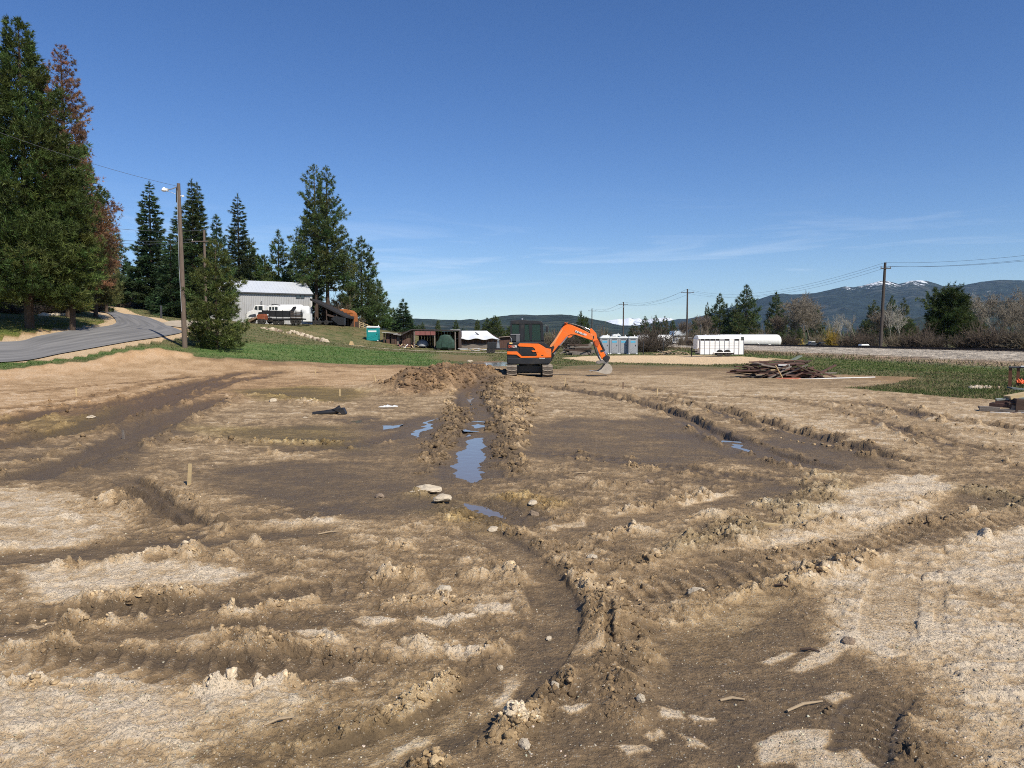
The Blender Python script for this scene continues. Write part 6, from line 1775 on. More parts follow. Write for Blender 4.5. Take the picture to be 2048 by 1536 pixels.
# ---- red shed and its neighbours
red_m = mat('faded_red_metal', (0.24, 0.085, 0.075), rough=0.7, var=0.2, dirt=((.2, .12, .1), .5))
brown_b = mat('brown_boards', (0.115, 0.062, 0.048), rough=0.95, var=0.4, scale=2, stretch=(4, 1, .6))
S9 = Side(860, 114, 'open_shed', 'open fronted dark wooden shed with a faded red valance', 'shed')
MB().prism(S9.q([(803, 669), (824, 658.2), (919, 660.2), (919, 662), (824.5, 660.4), (803, 671.2)]), -.6, 6).put('roof', mat('dark_roofing', (.06, .05, .048), rough=.9, var=.4), S9.o)
for k in range(4):
    MB().prism([(S9.x(831 + k * 10.3), S9.z(670.3)), (S9.x(840.6 + k * 10.3), S9.z(670.4)), (S9.x(840.6 + k * 10.3), S9.z(662.2)), (S9.x(831 + k * 10.3), S9.z(662))], -.5, -.42).put('valance_panel', red_m, S9.o)
for px, yb in ((829.5, 699), (870, 701), (911, 700)):
    MB().prism(S9.q([(px - 1, yb + 4), (px + 1.3, yb + 4), (px + .9, 661.5), (px - 1.2, 661.5)]), -.45, -.2).put('post', wood_grey, S9.o)
for k in range(8):
    MB().prism(S9.q([(804 + k * 3.1, 702), (806.7 + k * 3.1, 702), (806.7 + k * 3.1, 669.4 - k * 1.35), (804 + k * 3.1, 670.6 - k * 1.35)]), .3 + .02 * (k % 2), .38 + .02 * (k % 2)).put('board', brown_b, S9.o)
for k in range(15):
    x0 = S9.x(828.5 + k * 6)
    MB().bx(x0, x0 + .42, 5.6, 5.66, -.5, S9.z(662.5)).put('board', wood_dark, S9.o)
MB().bx(S9.x(918) - .05, S9.x(918) + .05, -.4, 5.6, -.5, S9.z(662.5)).put('side_wall', wood_dark, S9.o)
S10 = Side(890, 112.5, 'covered_vehicle', 'dark green tarp covered vehicle in the right bay of the open shed', 'vehicle')
tm = mat('green_tarp', (0.028, 0.065, 0.045), rough=.55, var=.5, scale=2.5, bump=.6, bscale=3)
cv = MB().prism(S10.q([(872, 697), (873, 684), (878, 679), (880, 671.5), (890, 669), (900, 670), (903, 676), (908, 681), (909, 697)]), -.5, 1.6)
cv.put('tarp', tm, S10.o, bevel=.2, smooth=True)
MB().bx(S10.x(884), S10.x(897), -.56, -.5, S10.z(694), S10.z(684)).put('tarp_fold', tm, S10.o, bevel=.02)
for px in (878, 900): wheel(S10.o, S10.x(px), .35, -.3, .35, .22)
S11 = Side(845, 115.5, 'covered_mower', 'pale domed machine in the left bay of the open shed', 'machine')
MB().lathe([(.95, 0), (.98, .35), (.8, .75), (.45, 1.0), (.1, 1.08)], (0, 0, .25), 16).put('cover', mat('pale_cover', (.32, .33, .35), rough=.6), S11.o, smooth=True)
for dx in (-.6, .6): wheel(S11.o, dx, .25, -.5, .25, .2)
S12 = Side(812, 111, 'scrap_heap', 'small heap of pale scrap boards left of the open shed posts', 'scrap heap')
random.seed(12)
for k in range(16):
    MB().box((random.uniform(-1, 1.6), random.uniform(-.6, .6), random.uniform(.05, .55)), (random.uniform(.6, 1.5), .14, .05), rz=random.uniform(0, 3), ry=random.uniform(-.6, .6)).put('board', random.choice([white_m, wood_grey, wood_tan, red_m]), S12.o)
for px0, w_, yt, lab in ((780, 15, 664, 'weathered small shelter with a pale tilted roof, left of the open shed'), (798, 10, 668, 'narrow grey wooden shelter touching the open shed')):
    s_ = Side(px0, 117, 'wooden_shelter', lab, 'shelter')
    MB().prism(s_.q([(px0 - w_, yt), (px0 + w_, yt + 2.5), (px0 + w_, yt + 3.6), (px0 - w_, yt + 1.2)]), -.5, 3).put('roof', mat('pale_old_roof', (.42, .40, .38), rough=.8), s_.o)
    for k in range(6):
        a = px0 - w_ + 2 + k * (2 * w_ - 4) / 5
        MB().bx(s_.x(a), s_.x(a) + .22 + .3 * (k % 2), .2 * (k % 3), .2 * (k % 3) + .08, -.6, s_.z(yt + 2.2)).put('board', random.choice([wood_grey, wood_dark, brown_b]), s_.o)
    MB().bx(s_.x(px0 - w_), s_.x(px0 + w_), 2.8, 2.9, -.6, s_.z(yt + 2.5)).put('back_wall', wood_dark, s_.o)
# ---- white roofed barn
S13 = Side(955, 119, 'white_roofed_barn', 'low dark barn under a big sagging white roof', 'barn')
w1 = [(912, 661.5), (970, 662), (999, 676)]
V = []; 
nx_, ny_ = 26, 7
for j in range(ny_):
    t_ = j / (ny_ - 1)
    for i in range(nx_):
        u_ = i / (nx_ - 1)
        xa = S13.x(918 + (972 - 918) * u_); xb = S13.x(913 + (999 - 913) * u_)
        x = xa * (1 - t_) + xb * t_
        z = S13.z(660.8) * (1 - t_) + S13.z(677.2) * t_ + .12 * sin(u_ * 17) * t_ - 0.10 * sin(pi * t_)
        V.append((x, 4.5 * (1 - t_) - .6 * t_, z))
n0 = len(V); V += [(a_, b__, c_ - .09) for a_, b__, c_ in V]
Fq = []
for j in range(ny_ - 1):
    for i in range(nx_ - 1):
        a = j * nx_ + i; Fq.append((a, a + 1, a + nx_ + 1, a + nx_)); Fq.append((a + n0, a + nx_ + n0, a + nx_ + 1 + n0, a + 1 + n0))
for j in (0, ny_ - 1):
    for i in range(nx_ - 1):
        a = j * nx_ + i; Fq.append((a, a + 1, a + 1 + n0, a + n0))
for i in (0, nx_ - 1):
    for j in range(ny_ - 1):
        a = j * nx_ + i; Fq.append((a, a + nx_, a + nx_ + n0, a + n0))
MB().add(V, Fq).put('roof', mat('white_roof_sheet', (.80, .82, .84), rough=.4, var=.06, scale=.6), S13.o, smooth=True)
MB().prism(S13.q([(918, 661), (972, 661), (999, 677), (999, 702), (913, 702), (913, 677)]), 4.6, 4.8).put('back_wall', wood_dark, S13.o)
for k in range(17):
    a = 914 + k * 4.9
    MB().prism(S13.q([(a, 702), (a + 4.6, 702), (a + 4.6, 677), (a, 677)]), .2 + .02 * (k % 2), .28 + .02 * (k % 2)).put('board', [brown_b, wood_dark][k % 2 if k < 12 else 0], S13.o)
MB().bx(S13.x(921), S13.x(998), .1, .19, S13.z(696), S13.z(687.5)).put('lower_band', wood_grey, S13.o)
MB().prism([(S13.x(948) , S13.z(664.3)), (S13.x(951), S13.z(664.3)), (S13.x(959), S13.z(670.5)), (S13.x(955), S13.z(670.5))], 2.2, 2.35).put('roof_opening', black_m, S13.o)
MB().bx(S13.x(898), S13.x(918), 3, 3.3, S13.z(661), S13.z(658.8)).put('ridge_sheet', white_m, S13.o)
S14 = Side(1012, 125, 'brown_outbuilding', 'brown outbuilding behind the excavator, at the right of the barn', 'shed')
for k in range(9):
    a = 1000 + k * 3.4
    MB().prism(S14.q([(a, 700), (a + 3.2, 700), (a + 3.2, 674.5 - k * .25), (a, 674.7 - k * .25)]), .02 * (k % 2), .1 + .02 * (k % 2)).put('board', brown_b, S14.o)
MB().prism(S14.q([(998, 675), (1034, 672), (1034, 670.8), (998, 673.8)]), -.4, 3).put('roof', mat('rusty_pale_roof', (.33, .26, .22), rough=.8), S14.o)
MB().bx(S14.x(1000), S14.x(1032), 2.6, 2.8, -.5, S14.z(673.5)).put('back_wall', wood_dark, S14.o)
S15 = Side(994, 101, 'utility_trailer', 'dark utility trailer with a white mast beside the excavator', 'trailer')
MB().bx(S15.x(974), S15.x(1013), -.8, .8, S15.z(699), S15.z(696.6)).put('deck', black_m, S15.o)
MB().bx(S15.x(975), S15.x(993), -.8, .8, S15.z(696.6), S15.z(684)).put('crate', black_m, S15.o, bevel=.05)
MB().prism(S15.q([(993, 696), (995, 680), (998, 679.5), (999.5, 696)]), -.3, .3).put('winch_post', galv, S15.o)
MB().tube([(S15.x(985), -.5, S15.z(684)), (S15.x(990), -.5, S15.z(678.5)), (S15.x(1001), -.5, S15.z(680))], .06, 6).put('handle_bar', black_m, S15.o)
for px in (978, 986): wheel(S15.o, S15.x(px), .33, -.85, .33, .2)
MB().tube([(S15.x(1010), 0, S15.z(697)), (S15.x(1022), 0, S15.z(698.5))], .06, 6).put('drawbar', black_m, S15.o)
S16 = Side(952, 112, 'lumber_stack', 'pale boards lying in the grass before the white roofed barn', 'boards')
random.seed(3)
for k in range(12):
    MB().box((random.uniform(-2, 1.6), random.uniform(-.5, .5), .08 + .05 * k * .6), (random.uniform(1.4, 3.2), .18, .05), rz=random.uniform(-.25, .25), ry=random.uniform(-.08, .12)).put('board', random.choice([wood_tan, white_m]), S16.o)
S17 = Side(705, 96, 'plywood_sheet', 'pale plywood sheet lying by the driveway', 'plywood')
MB().prism(S17.q([(699, 690), (701, 682.5), (706, 682.5), (709, 690)]), -.3, -.2).put('sheet', wood_tan, S17.o)
MB().box((.6, .1, .1), (1.3, .8, .04), ry=.06).put('sheet', wood_tan, S17.o)

# ---- portable toilets
tg = mat('grey_plastic', (0.33, 0.34, 0.36), rough=0.5, var=0.06, scale=1)
tr_ = mat('white_plastic', (0.80, 0.82, 0.82), rough=0.4, var=0.04)
tl = mat('teal_plastic', (0.010, 0.27, 0.27), rough=0.45, var=0.08)
sk = mat('blue_sticker', (0.10, 0.42, 0.62), rough=0.5)
def toilet(body, label, px, ybot, D, w_=1.06, h_=2.1, group=None, rz=0):
    p = P(px, ybot, D); t = thing('portable_toilet', label, 'portable toilet', (p[0], D, float(ground_z(p[0], D)[0])), rz, group)
    w2 = w_ / 2
    MB().bx(-w2, w2, 0, w_, .06, h_ - .12).put('cabin', body, t, bevel=.03)
    d = MB().bx(-w2 + .14, w2 - .14, -.035, 0, .16, h_ - .22).put('door', body, t, bevel=.015)
    MB().tube([(-w2 + .2, -.05, .25), (w2 - .22, -.05, .80)], .015, 5).put('door_rib', body, d)
    MB().tube([(-w2 + .2, -.05, .55), (w2 - .42, -.05, .92)], .015, 5).put('door_rib', body, d)
    MB().bx(w2 - .26, w2 - .19, -.07, -.035, 1.0, 1.18).put('handle', black_m, d)
    MB().bx(-w2 + .22, w2 - .24, -.043, -.036, 1.42, 1.66).put('sticker', sk if body is tg else white_m, d)
    MB().prism([(-w2 - .05, h_ - .14), (w2 + .05, h_ - .14), (w2 + .05, h_ - .05), (w2 - .12, h_ + .1), (-w2 + .12, h_ + .1), (-w2 - .05, h_ - .05)], -.07, w_ + .07).put('roof', tr_, t, bevel=.04)
    for sx in (-w2 + .06, w2 - .06):
        MB().bx(sx - .08, sx + .08, -.1, w_ + .08, 0, .11).put('skid', tr_, t)
    for sx in (-w2, w2): MB().bx(sx - .03, sx + .03, -.03, .05, .1, h_ - .15).put('corner_post', body, t)
    MB().tube([(w2 - .2, w_ - .15, h_), (w2 - .2, w_ - .15, h_ + .3)], .045, 8).put('vent_pipe', tr_, t)
    for k in range(3): MB().bx(-w2 + .2, w2 - .2, -.045, -.035, h_ - .2 - .045 * k - .02, h_ - .2 - .045 * k).put('vent_slot', black_m, t)
    return t
TG = 'row of grey portable toilets'
t1 = toilet(tg, 'grey portable toilet half hidden behind the excavator stick, first of the row', 1209.5, 711, 93, group=TG)
for px, lab in ((1228.7, 'second grey portable toilet from the excavator'), (1247, 'third grey portable toilet from the excavator'), (1266, 'grey portable toilet at the right end of the row, beside the dark bush')):
    p = P(px, 711, 93 if px != 1266 else 92.4); c = dup(t1, (p[0], p[1], float(ground_z(p[0], p[1])[0])), label=lab)
toilet(tg, 'portable toilet whose white roof shows behind the first grey one', 1212, 706, 104, h_=2.35)
toilet(tl, 'teal portable toilet whose roof shows behind the row of grey ones', 1233, 706, 105, h_=2.5)
toilet(tl, 'bright teal portable toilet standing alone on the grass at the left', 745, 692, 117, w_=1.75, h_=2.25)

# ---- horse trailer
S20 = Side(1441, 76, 'horse_trailer', 'white horse trailer with slatted upper openings on tandem wheels', 'horse trailer')
wt = mat('trailer_white', (0.84, 0.84, 0.83), rough=.4, var=.05, scale=2, dirt=((.5, .46, .4), .2))
wt2 = mat('trailer_rib', (0.30, 0.31, 0.33), rough=.5, var=.05)
X_ = [1400.5, 1409.3, 1419.8, 1430.4, 1439.2, 1449.1, 1458.4, 1468.5, 1477.8, 1487.3]
hf = 1.0; S20.o.location.y += 1.0; S20.z0 = float(ground_z(S20.o.location.x, 76)[0]) - .0
shell = MB().bx(S20.x(1400), S20.x(1487), -hf + .05, hf - .05, .28, S20.z(677.6)).put('inner_shell', black_m, S20.o)
rfp = []
for k in range(9):
    a = pi * k / 8; rfp.append((hf * 1.03 * cos(a), S20.z(678) + .40 * sin(a)))
MB().prism(rfp, S20.x(1397), S20.x(1488), 'x').put('roof', wt, S20.o, bevel=.03, smooth=True)
MB().prism([(S20.x(1400.5), .25), (S20.x(1400.5), S20.z(677)), (S20.x(1395.5), S20.z(677)), (S20.x(1395.5), S20.z(699)), (S20.x(1398), .9)], -hf * .9, hf * .9).put('nose', wt, S20.o, bevel=.08)
for k in range(len(X_) - 1):
    a, b_ = X_[k] + .35, X_[k + 1] - .35
    low = 697.5
    if k == 8:
        MB().bx(S20.x(a), S20.x(b_), -hf, -hf + .06, .24, S20.z(678)).put('rear_panel', wt, S20.o); continue
    for (y0, y1) in ((682.2, 686), (686.35, 691.4), (691.75, 697.1)):
        MB().bx(S20.x(a), S20.x(b_), -hf, -hf + .05, S20.z(y1), S20.z(y0)).put('side_panel', wt, S20.o)
    zlo = .24 if not (1428 < (a + b_) / 2 < 1466) else S20.z(704.8)
    MB().bx(S20.x(a), S20.x(b_), -hf, -hf + .05, zlo, S20.z(697.45)).put('side_panel', wt, S20.o)
    if k in (4, 6): MB().bx(S20.x(a), S20.x(b_), -hf, -hf + .05, S20.z(682), S20.z(678)).put('shutter', wt2 if k == 4 else wt, S20.o)
for px in X_:
    low = .24 if not (1429 < px < 1467) else S20.z(704.8)
    MB().bx(S20.x(px) - .03, S20.x(px) + .03, -hf - .03, -hf + .05, low, S20.z(677.5)).put('upright', wt2, S20.o)
MB().bx(S20.x(1400), S20.x(1487), -hf + .01, -hf + .05, S20.z(682.4), S20.z(681.6)).put('rail', wt, S20.o)
MB().prism(S20.q([(1427, 704.4), (1466, 704.4), (1466, 705.6), (1427, 705.6)]), -hf - .2, -hf + .02).put('fender', wt, S20.o)
MB().bx(S20.x(1431), S20.x(1463), -hf - .005, -hf + .06, .18, S20.z(705.6)).put('wheel_well', black_m, S20.o)
wheel(S20.o, S20.x(1439.5), .36, -hf - .06, .36, .2); wheel(S20.o, S20.x(1454.6), .36, -hf - .06, .36, .2, dark_trim)
MB().bx(S20.x(1482), S20.x(1487.5), -hf - .03, -hf + .02, S20.z(680.3), S20.z(673.6)).put('rear_window', glass_m, S20.o)
MB().tube([(S20.x(1400), 0, .5), (S20.x(1388), 0, .5)], .06, 6).put('tongue', black_m, S20.o)
MB().tube([(S20.x(1388), 0, .0), (S20.x(1388), 0, .9)], .05, 6).put('jack', black_m, S20.o)
MB().bx(S20.x(1400.5), S20.x(1487.5), -hf + .06, hf - .06, .22, .30).put('floor_frame', wt2, S20.o)

# ---- beyond the rails: tanks, vehicles, container
def tank(px0, px1, ytop, D, r, label):
    xa = P(px0, 680, D)[0]; xb = P(px1, 680, D)[0]; zt = P(px0, ytop, D)[2]
    xc = (xa + xb) / 2; z0 = float(ground_z(xc, D)[0]); L = (xb - xa) / 2; zc = zt - r - z0
    t = thing('storage_tank', label, 'storage tank', (xc, D, z0))
    pr = [(0.02, -L)] + [(r * sin(a), -L + r * .7 * (1 - cos(a))) for a in np.linspace(.2, pi / 2, 7)] + [(r * cos(a), L - r * .7 * (1 - sin(a))) for a in np.linspace(0, pi / 2 - .2, 7)] + [(0.02, L)]
    MB().lathe(pr, (0, 0, zc), 28, 'x').put('vessel', white_m, t, smooth=True)
    for s_ in (-.6, .6): MB().bx(L * s_ - .25, L * s_ + .25, -r * .7, r * .7, -.5, zc - r * .6).put('saddle', galv, t)
    MB().tube([(L * .35, -r - .1, zc - r * .3), (L * .45, -r - .15, zc - r * .7), (L * .7, -r - .1, zc - r * .55)], .06, 6).put('pipe', galv, t)
    MB().tube([(0, 0, zc + r - .05), (0, 0, zc + r + .3)], .12, 8).put('dome_valve', galv, t)
tank(1400, 1562, 669, 172, 1.45, 'large white storage tank beyond the rails, right of the horse trailer')
tank(1272, 1346, 669.5, 262, 1.5, 'white storage tank beyond the rails, behind the big dark bush')
S21 = Side(1368, 250, 'tank_lorry', 'small white lorry with a rounded tank left of the horse trailer', 'lorry')
MB().prism(S21.q([(1344, 688), (1345, 683.5), (1352, 682), (1354, 676.8), (1360, 676.5), (1361, 688)]), -1.1, 1.1).put('cab', white_m, S21.o, bevel=.15)
MB().prism(S21.q([(1355, 681.5), (1356, 678), (1359.5, 678), (1359.5, 681.5)]), -1.14, -1.1).put('side_window', glass_m, S21.o)
MB().lathe([(.3, S21.x(1361)), (1.1, S21.x(1363)), (1.25, S21.x(1368)), (1.25, S21.x(1384)), (1, S21.x(1389)), (.2, S21.x(1392))], (0, 0, S21.z(681.8)), 20, 'x').put('tank', white_m, S21.o, smooth=True)
for px in (1351, 1378, 1384): wheel(S21.o, S21.x(px), .5, -1.1, .5, .3)
S22 = Side(1362, 300, 'metal_building', 'silver metal building beyond the rails, left of the pole with the crossarm', 'building')
MB().bx(S22.x(1349), S22.x(1373), 0, 9, -.5, S22.z(671)).put('wall', shed_w, S22.o)
MB().prism(S22.q([(1347, 671), (1349, 661.5), (1371, 661.5), (1375, 671)]), -.5, 9).put('roof', roof_w, S22.o)
ol = mat('olive_yellow_steel', (.20, .16, .025), rough=.6, var=.2); yl = mat('yellow_steel', (.62, .42, .06), rough=.6, var=.15)
S23 = Side(1590, 190, 'shipping_container', 'yellow container with olive side beyond the rails', 'container')
MB().prism(ribbed(S23.x(1562), S23.x(1596.5), 0, .4, .06) + [(S23.x(1596.5), 2.4), (S23.x(1562), 2.4)], .3, S23.z(677), 'z').put('side', ol, S23.o)
MB().bx(S23.x(1596.7), S23.x(1608), -.1, 2.3, .3, S23.z(676.6)).put('end_doors', yl, S23.o)
for px in (1598.5, 1602, 1606): MB().bx(S23.x(px) - .04, S23.x(px) + .04, -.15, -.1, .35, S23.z(677)).put('lock_bar', galv, S23.o)
MB().bx(S23.x(1562), S23.x(1608), 0, 2.3, -.1, .3).put('base_frame', black_m, S23.o)
S24 = Side(1623, 178, 'pickup_truck', 'dark pickup with pale roof parked beyond the rails', 'pickup')
MB().prism(S24.q([(1614, 692), (1614, 687.6), (1618, 687), (1620, 683.4), (1627, 683.2), (1629, 687), (1636, 687.2), (1636, 692)]), -.9, .9).put('body', blue_m, S24.o, bevel=.08)
MB().prism(S24.q([(1619.2, 684.2), (1620.5, 682.9), (1626.8, 682.7), (1627.6, 684)]), -.93, .93).put('roof', white_m, S24.o)
MB().prism(S24.q([(1619.4, 686.6), (1620.6, 684.3), (1626.4, 684.3), (1627.8, 686.6)]), -.92, -.9).put('side_window', glass_m, S24.o)
for px in (1618, 1632): wheel(S24.o, S24.x(px), .38, -.85, .38, .25)
S25 = Side(1654, 176, 'flat_trailer', 'dark flat trailer with a pale load beside the pickup beyond the rails', 'trailer')
MB().bx(S25.x(1638), S25.x(1672), -1, 1, .7, 1.0).put('deck', black_m, S25.o)
MB().prism(S25.q([(1638, 688), (1640, 684.5), (1652, 684), (1658, 687.5)]), -.6, .6).put('load', dark_trim, S25.o)
for px in (1660, 1665): wheel(S25.o, S25.x(px), .4, -1, .4, .25)
S26 = Side(1728, 120, 'white_boat_cover', 'low white covered boat beyond the rails left of the tall pole', 'boat')
MB().prism(S26.q([(1719, 691.5), (1720, 688.4), (1734, 688.1), (1736, 691.5)]), -.6, .6).put('cover', white_m, S26.o, bevel=.08)
# ------------------------------------------------------------------ excavator
org = mat('excavator_orange', (0.86, 0.155, 0.006), rough=0.38, var=0.08, scale=2, dirt=((0.40, 0.22, 0.11), 0.45), coat=0.2)
dgr = mat('excavator_dark_grey', (0.015, 0.016, 0.019), rough=0.45, var=0.15, scale=3, dirt=((0.11, 0.09, 0.065), 0.3))
blk = mat('excavator_black', (0.014, 0.014, 0.016), rough=0.4, var=0.2)
mudm = mat('dried_mud_on_steel', (0.36, 0.30, 0.235), rough=0.95, var=0.35, scale=5, dirt=((0.12, 0.10, 0.08), 0.7), bump=.5, bscale=18)
mudd = mat('dark_muddy_rubber', (0.10, 0.082, 0.065), rough=0.95, var=0.4, scale=6)
steel = mat('worn_steel', (0.46, 0.41, 0.34), rough=0.5, metal=0.25, var=0.2, scale=4, dirt=((.22, .16, .11), .6))
chrome = mat('cylinder_rod', (0.75, 0.76, 0.78), rough=0.15, metal=1.0, var=0.02)
cg, n, l, b = nmat('cab_glass')
b.inputs['Base Color'].default_value = (0.05, 0.10, 0.095, 1); b.inputs['Roughness'].default_value = 0.05
b.inputs['Specular IOR Level'].default_value = 0.6
tr = n.new('ShaderNodeBsdfTransparent'); tr.inputs['Color'].default_value = (0.45, 0.62, 0.58, 1)
ms = n.new('ShaderNodeMixShader'); ms.inputs[0].default_value = 0.72
l.new(b.outputs[0], ms.inputs[1]); l.new(tr.outputs[0], ms.inputs[2]); l.new(ms.outputs[0], n['Material Output'].inputs['Surface'])

xq = GP(1058.6, 755)
EXD = xq[1] + 1.15
ex0 = P(1058.6, 755, EXD)[0]
exz = float(ground_z(ex0, EXD)[0])
EXC = thing('excavator', 'orange and dark grey tracked excavator with its bucket resting on the mud', 'excavator', (ex0, EXD, exz - 0.02))
K = EXD / F / 7.314
def E(pts): return [((a - 575) * K, (985 - c) * K) for a, c in pts]
def ex_(a): return (a - 575) * K
def ez(c): return (985 - c) * K
# tracks run away from the camera
for cx_, lab in ((320, None), (825, None)):
    xc = ex_(cx_); R = 0.265; Lh = 1.12; w = .235
    und = MB()
    loop = []
    for a in np.linspace(pi / 2, 3 * pi / 2, 9): loop.append((-Lh + R * cos(a), R + R * sin(a)))
    for a in np.linspace(-pi / 2, pi / 2, 9): loop.append((Lh + R * cos(a), R + R * sin(a)))
    inner = [(y * .93, R + (z - R) * .80) for y, z in loop]
    belt = MB(); nl = len(loop)
    V = [(xc + sx * w, y, z) for sx in (-1, 1) for y, z in loop] + [(xc + sx * w, y, z) for sx in (-1, 1) for y, z in inner]
    Fq = []
    for i in range(nl):
        j = (i + 1) % nl
        Fq += [(i, j, nl + j, nl + i), (2 * nl + i, 3 * nl + i, 3 * nl + j, 2 * nl + j), (i, 2 * nl + i, 2 * nl + j, j), (nl + i, nl + j, 3 * nl + j, 3 * nl + i)]
    tk = belt.add(V, Fq).put('track', mudd, EXC)
    # tread bars around the belt
    per = 2 * (2 * Lh) + 2 * pi * R; nb_ = 34
    for i in range(nb_):
        s_ = per * i / nb_
        if s_ < 2 * Lh: y, z, a = -Lh + s_, 2 * R, pi / 2
        elif s_ < 2 * Lh + pi * R: t_ = (s_ - 2 * Lh) / R; a = pi / 2 - t_; y, z = Lh + R * cos(a), R + R * sin(a)
        elif s_ < 4 * Lh + pi * R: y, z, a = Lh - (s_ - 2 * Lh - pi * R), 0, -pi / 2
        else: t_ = (s_ - 4 * Lh - pi * R) / R; a = -pi / 2 - t_; y, z = -Lh + R * cos(a), R + R * sin(a)
        bar = MB()
        for sx in (-1, 1):
            bar.box((0, 0, 0), (w * .98, .032, .06), rz=0.0)
            V_ = bar.v[-1]; V_[:, 0] += sx * w * .5; V_[:, 1] += np.abs(V_[:, 0]) * .22 * 1 - .03
        o = bar.put('tread_bar', mudm, tk); o.location = (xc, y, z); o.rotation_euler = (a - pi / 2 + pi, 0, 0) if False else (a - pi / 2, 0, 0)
    MB().box((xc, 0, R), (w * 1.5, 2 * Lh, R * 1.1)).put('track_frame', blk, EXC)
    for y in (-Lh, Lh): MB().lathe([(.05, -w * .8), (R * .72, -w * .8), (R * .72, w * .8), (.05, w * .8)], (xc, y, R), 16, 'x').put('idler', mudd, EXC, smooth=True)
MB().bx(ex_(395), ex_(750), -.5, .5, .22, .50).put('undercarriage', blk, EXC)
MB().lathe([(.1, .45), (.5, .45), (.5, .62), (.1, .62)], (0, 0, 0), 24).put('slew_ring', blk, EXC)
MB().prism([(-.9, .05), (.9, .05), (.9, .42), (-.9, .42)], 1.55, 1.62).put('dozer_blade', steel, EXC)
for sx in (-.4, .4): MB().bx(sx - .06, sx + .06, .4, 1.55, .2, .32).put('blade_arm', blk, EXC)
# upper body
MB().prism(E([(255, 790), (250, 700), (252, 510), (275, 492), (420, 488), (690, 488), (770, 495), (850, 545), (878, 585), (880, 700), (878, 765), (850, 792), (300, 795)]), -.93, .93).put('body', dgr, EXC, bevel=.05)
MB().prism(E([(250, 715), (880, 715), (878, 768), (850, 800), (600, 806), (300, 802), (262, 790)]), -.955, .955).put('counterweight_skirt', dgr, EXC, bevel=.03)
MB().prism(E([(400, 533), (428, 506), (700, 512), (737, 530), (802, 573), (872, 586), (878, 600), (880, 707), (450, 714), (385, 668), (254, 664), (253, 622), (392, 622), (462, 690), (668, 690), (676, 668), (645, 585), (618, 562), (425, 552)]), -.975, -.93).put('side_panel', org, EXC, bevel=.008)
MB().prism(E([(432, 566), (612, 570), (636, 592), (664, 664), (656, 684), (470, 683), (432, 650)]), -.955, -.93).put('vent_panel', dgr, EXC, bevel=.01)
vs = MB()
for k in range(7): vs.bx(ex_(445 + k * 4), ex_(600 + k * 6), -.96, -.955, ez(588 + k * 13), ez(584 + k * 13))
vs.put('vent_slots', blk, EXC, kind='stuff')
MB().prism(E([(596, 612), (622, 604), (700, 617), (702, 627), (622, 630)]), -.995, -.975).put('door_handle', org, EXC)
MB().prism(E([(690, 495), (770, 500), (850, 548), (868, 575), (800, 566), (740, 522), (700, 506)]), -.98, -.94).put('front_cowl', dgr, EXC)
MB().bx(ex_(285), ex_(328), -.96, -.90, ez(516), ez(496)).put('beacon_plate', mat('amber_lens', (.75, .55, .2), rough=.4), EXC)
MB().bx(ex_(738), ex_(768), -.985, -.975, ez(682), ez(673)).put('latch', blk, EXC)
MB().prism(E([(250, 790), (250, 510), (262, 500), (262, 796)]), -.85, .85).put('rear_cover', dgr, EXC)
def lettering(txt, x, z, size, y, m, parent, rot=0.0, shear=0.0, name='lettering'):
    c = bpy.data.curves.new(name, 'FONT'); c.body = txt; c.size = size; c.extrude = .002; c.shear = shear; c.offset = size * .025
    c.materials.append(m); c.resolution_u = 2
    tmp = bpy.data.objects.new('tmp', c); me = bpy.data.meshes.new_from_object(tmp); bpy.data.objects.remove(tmp)
    me.materials.clear(); me.materials.append(m)
    return link(name, me, parent, (x, y, z), (pi / 2, -rot, 0))
redl = mat('red_letter', (.7, .10, .03), rough=.5, var=0)
lettering('DEV', ex_(272), ez(566), .155, -.962, redl, EXC); lettering('ELON', ex_(314), ez(566), .155, -.962, white_m, EXC).scale = (.62, 1, 1)
lettering('DX63', ex_(712), ez(727), .10, -.962, white_m, EXC).scale = (1.0, 1, 1)
MB().bx(ex_(298), ex_(792), -.15, .90, ez(490), ez(478)).put('cab_floor', blk, EXC)
# cab
cy0, cy1 = -.14, .90
MB().prism(E([(298, 222), (298, 176), (420, 168), (500, 165), (560, 176), (700, 180), (748, 186), (765, 205), (770, 228), (298, 228)]), cy0 - .02, cy1).put('cab_roof', dgr, EXC, bevel=.03)
for (pts, m_) in (([(298, 490), (298, 225), (320, 225), (324, 490)], blk), ([(425, 490), (430, 225), (452, 225), (452, 490)], blk), ([(452, 490), (452, 225), (492, 225), (490, 490)], dgr),
                  ([(492, 490), (492, 205), (506, 205), (504, 490)], blk), ([(588, 470), (560, 205), (618, 205), (612, 470)], blk), ([(748, 490), (732, 210), (764, 200), (790, 480)], blk)):
    for y0 in (cy0, cy1 - .06): MB().prism(E(pts), y0, y0 + .06).put('cab_post', m_, EXC)
MB().prism(E([(500, 490), (500, 466), (780, 466), (790, 490)]), cy0, cy0 + .06).put('door_sill', blk, EXC)
MB().prism(E([(500, 222), (500, 200), (750, 200), (755, 222)]), cy0 - .005, cy0 + .06).put('door_header', blk, EXC)
MB().prism(E([(300, 490), (300, 372), (440, 372), (440, 490)]), cy0 - .01, cy0 + .05).put('rear_quarter_panel', dgr, EXC)
MB().prism(E([(382, 484), (384, 384), (432, 380), (436, 484)]), cy0 - .03, cy0 - .01).put('grey_cover', mat('mid_grey', (.12, .12, .125), rough=.5), EXC)
MB().prism(E([(300, 384), (300, 373), (440, 372), (440, 383)]), cy0 - .04, cy0).put('grab_rail', mat('light_grey', (.25, .25, .26), rough=.5), EXC)
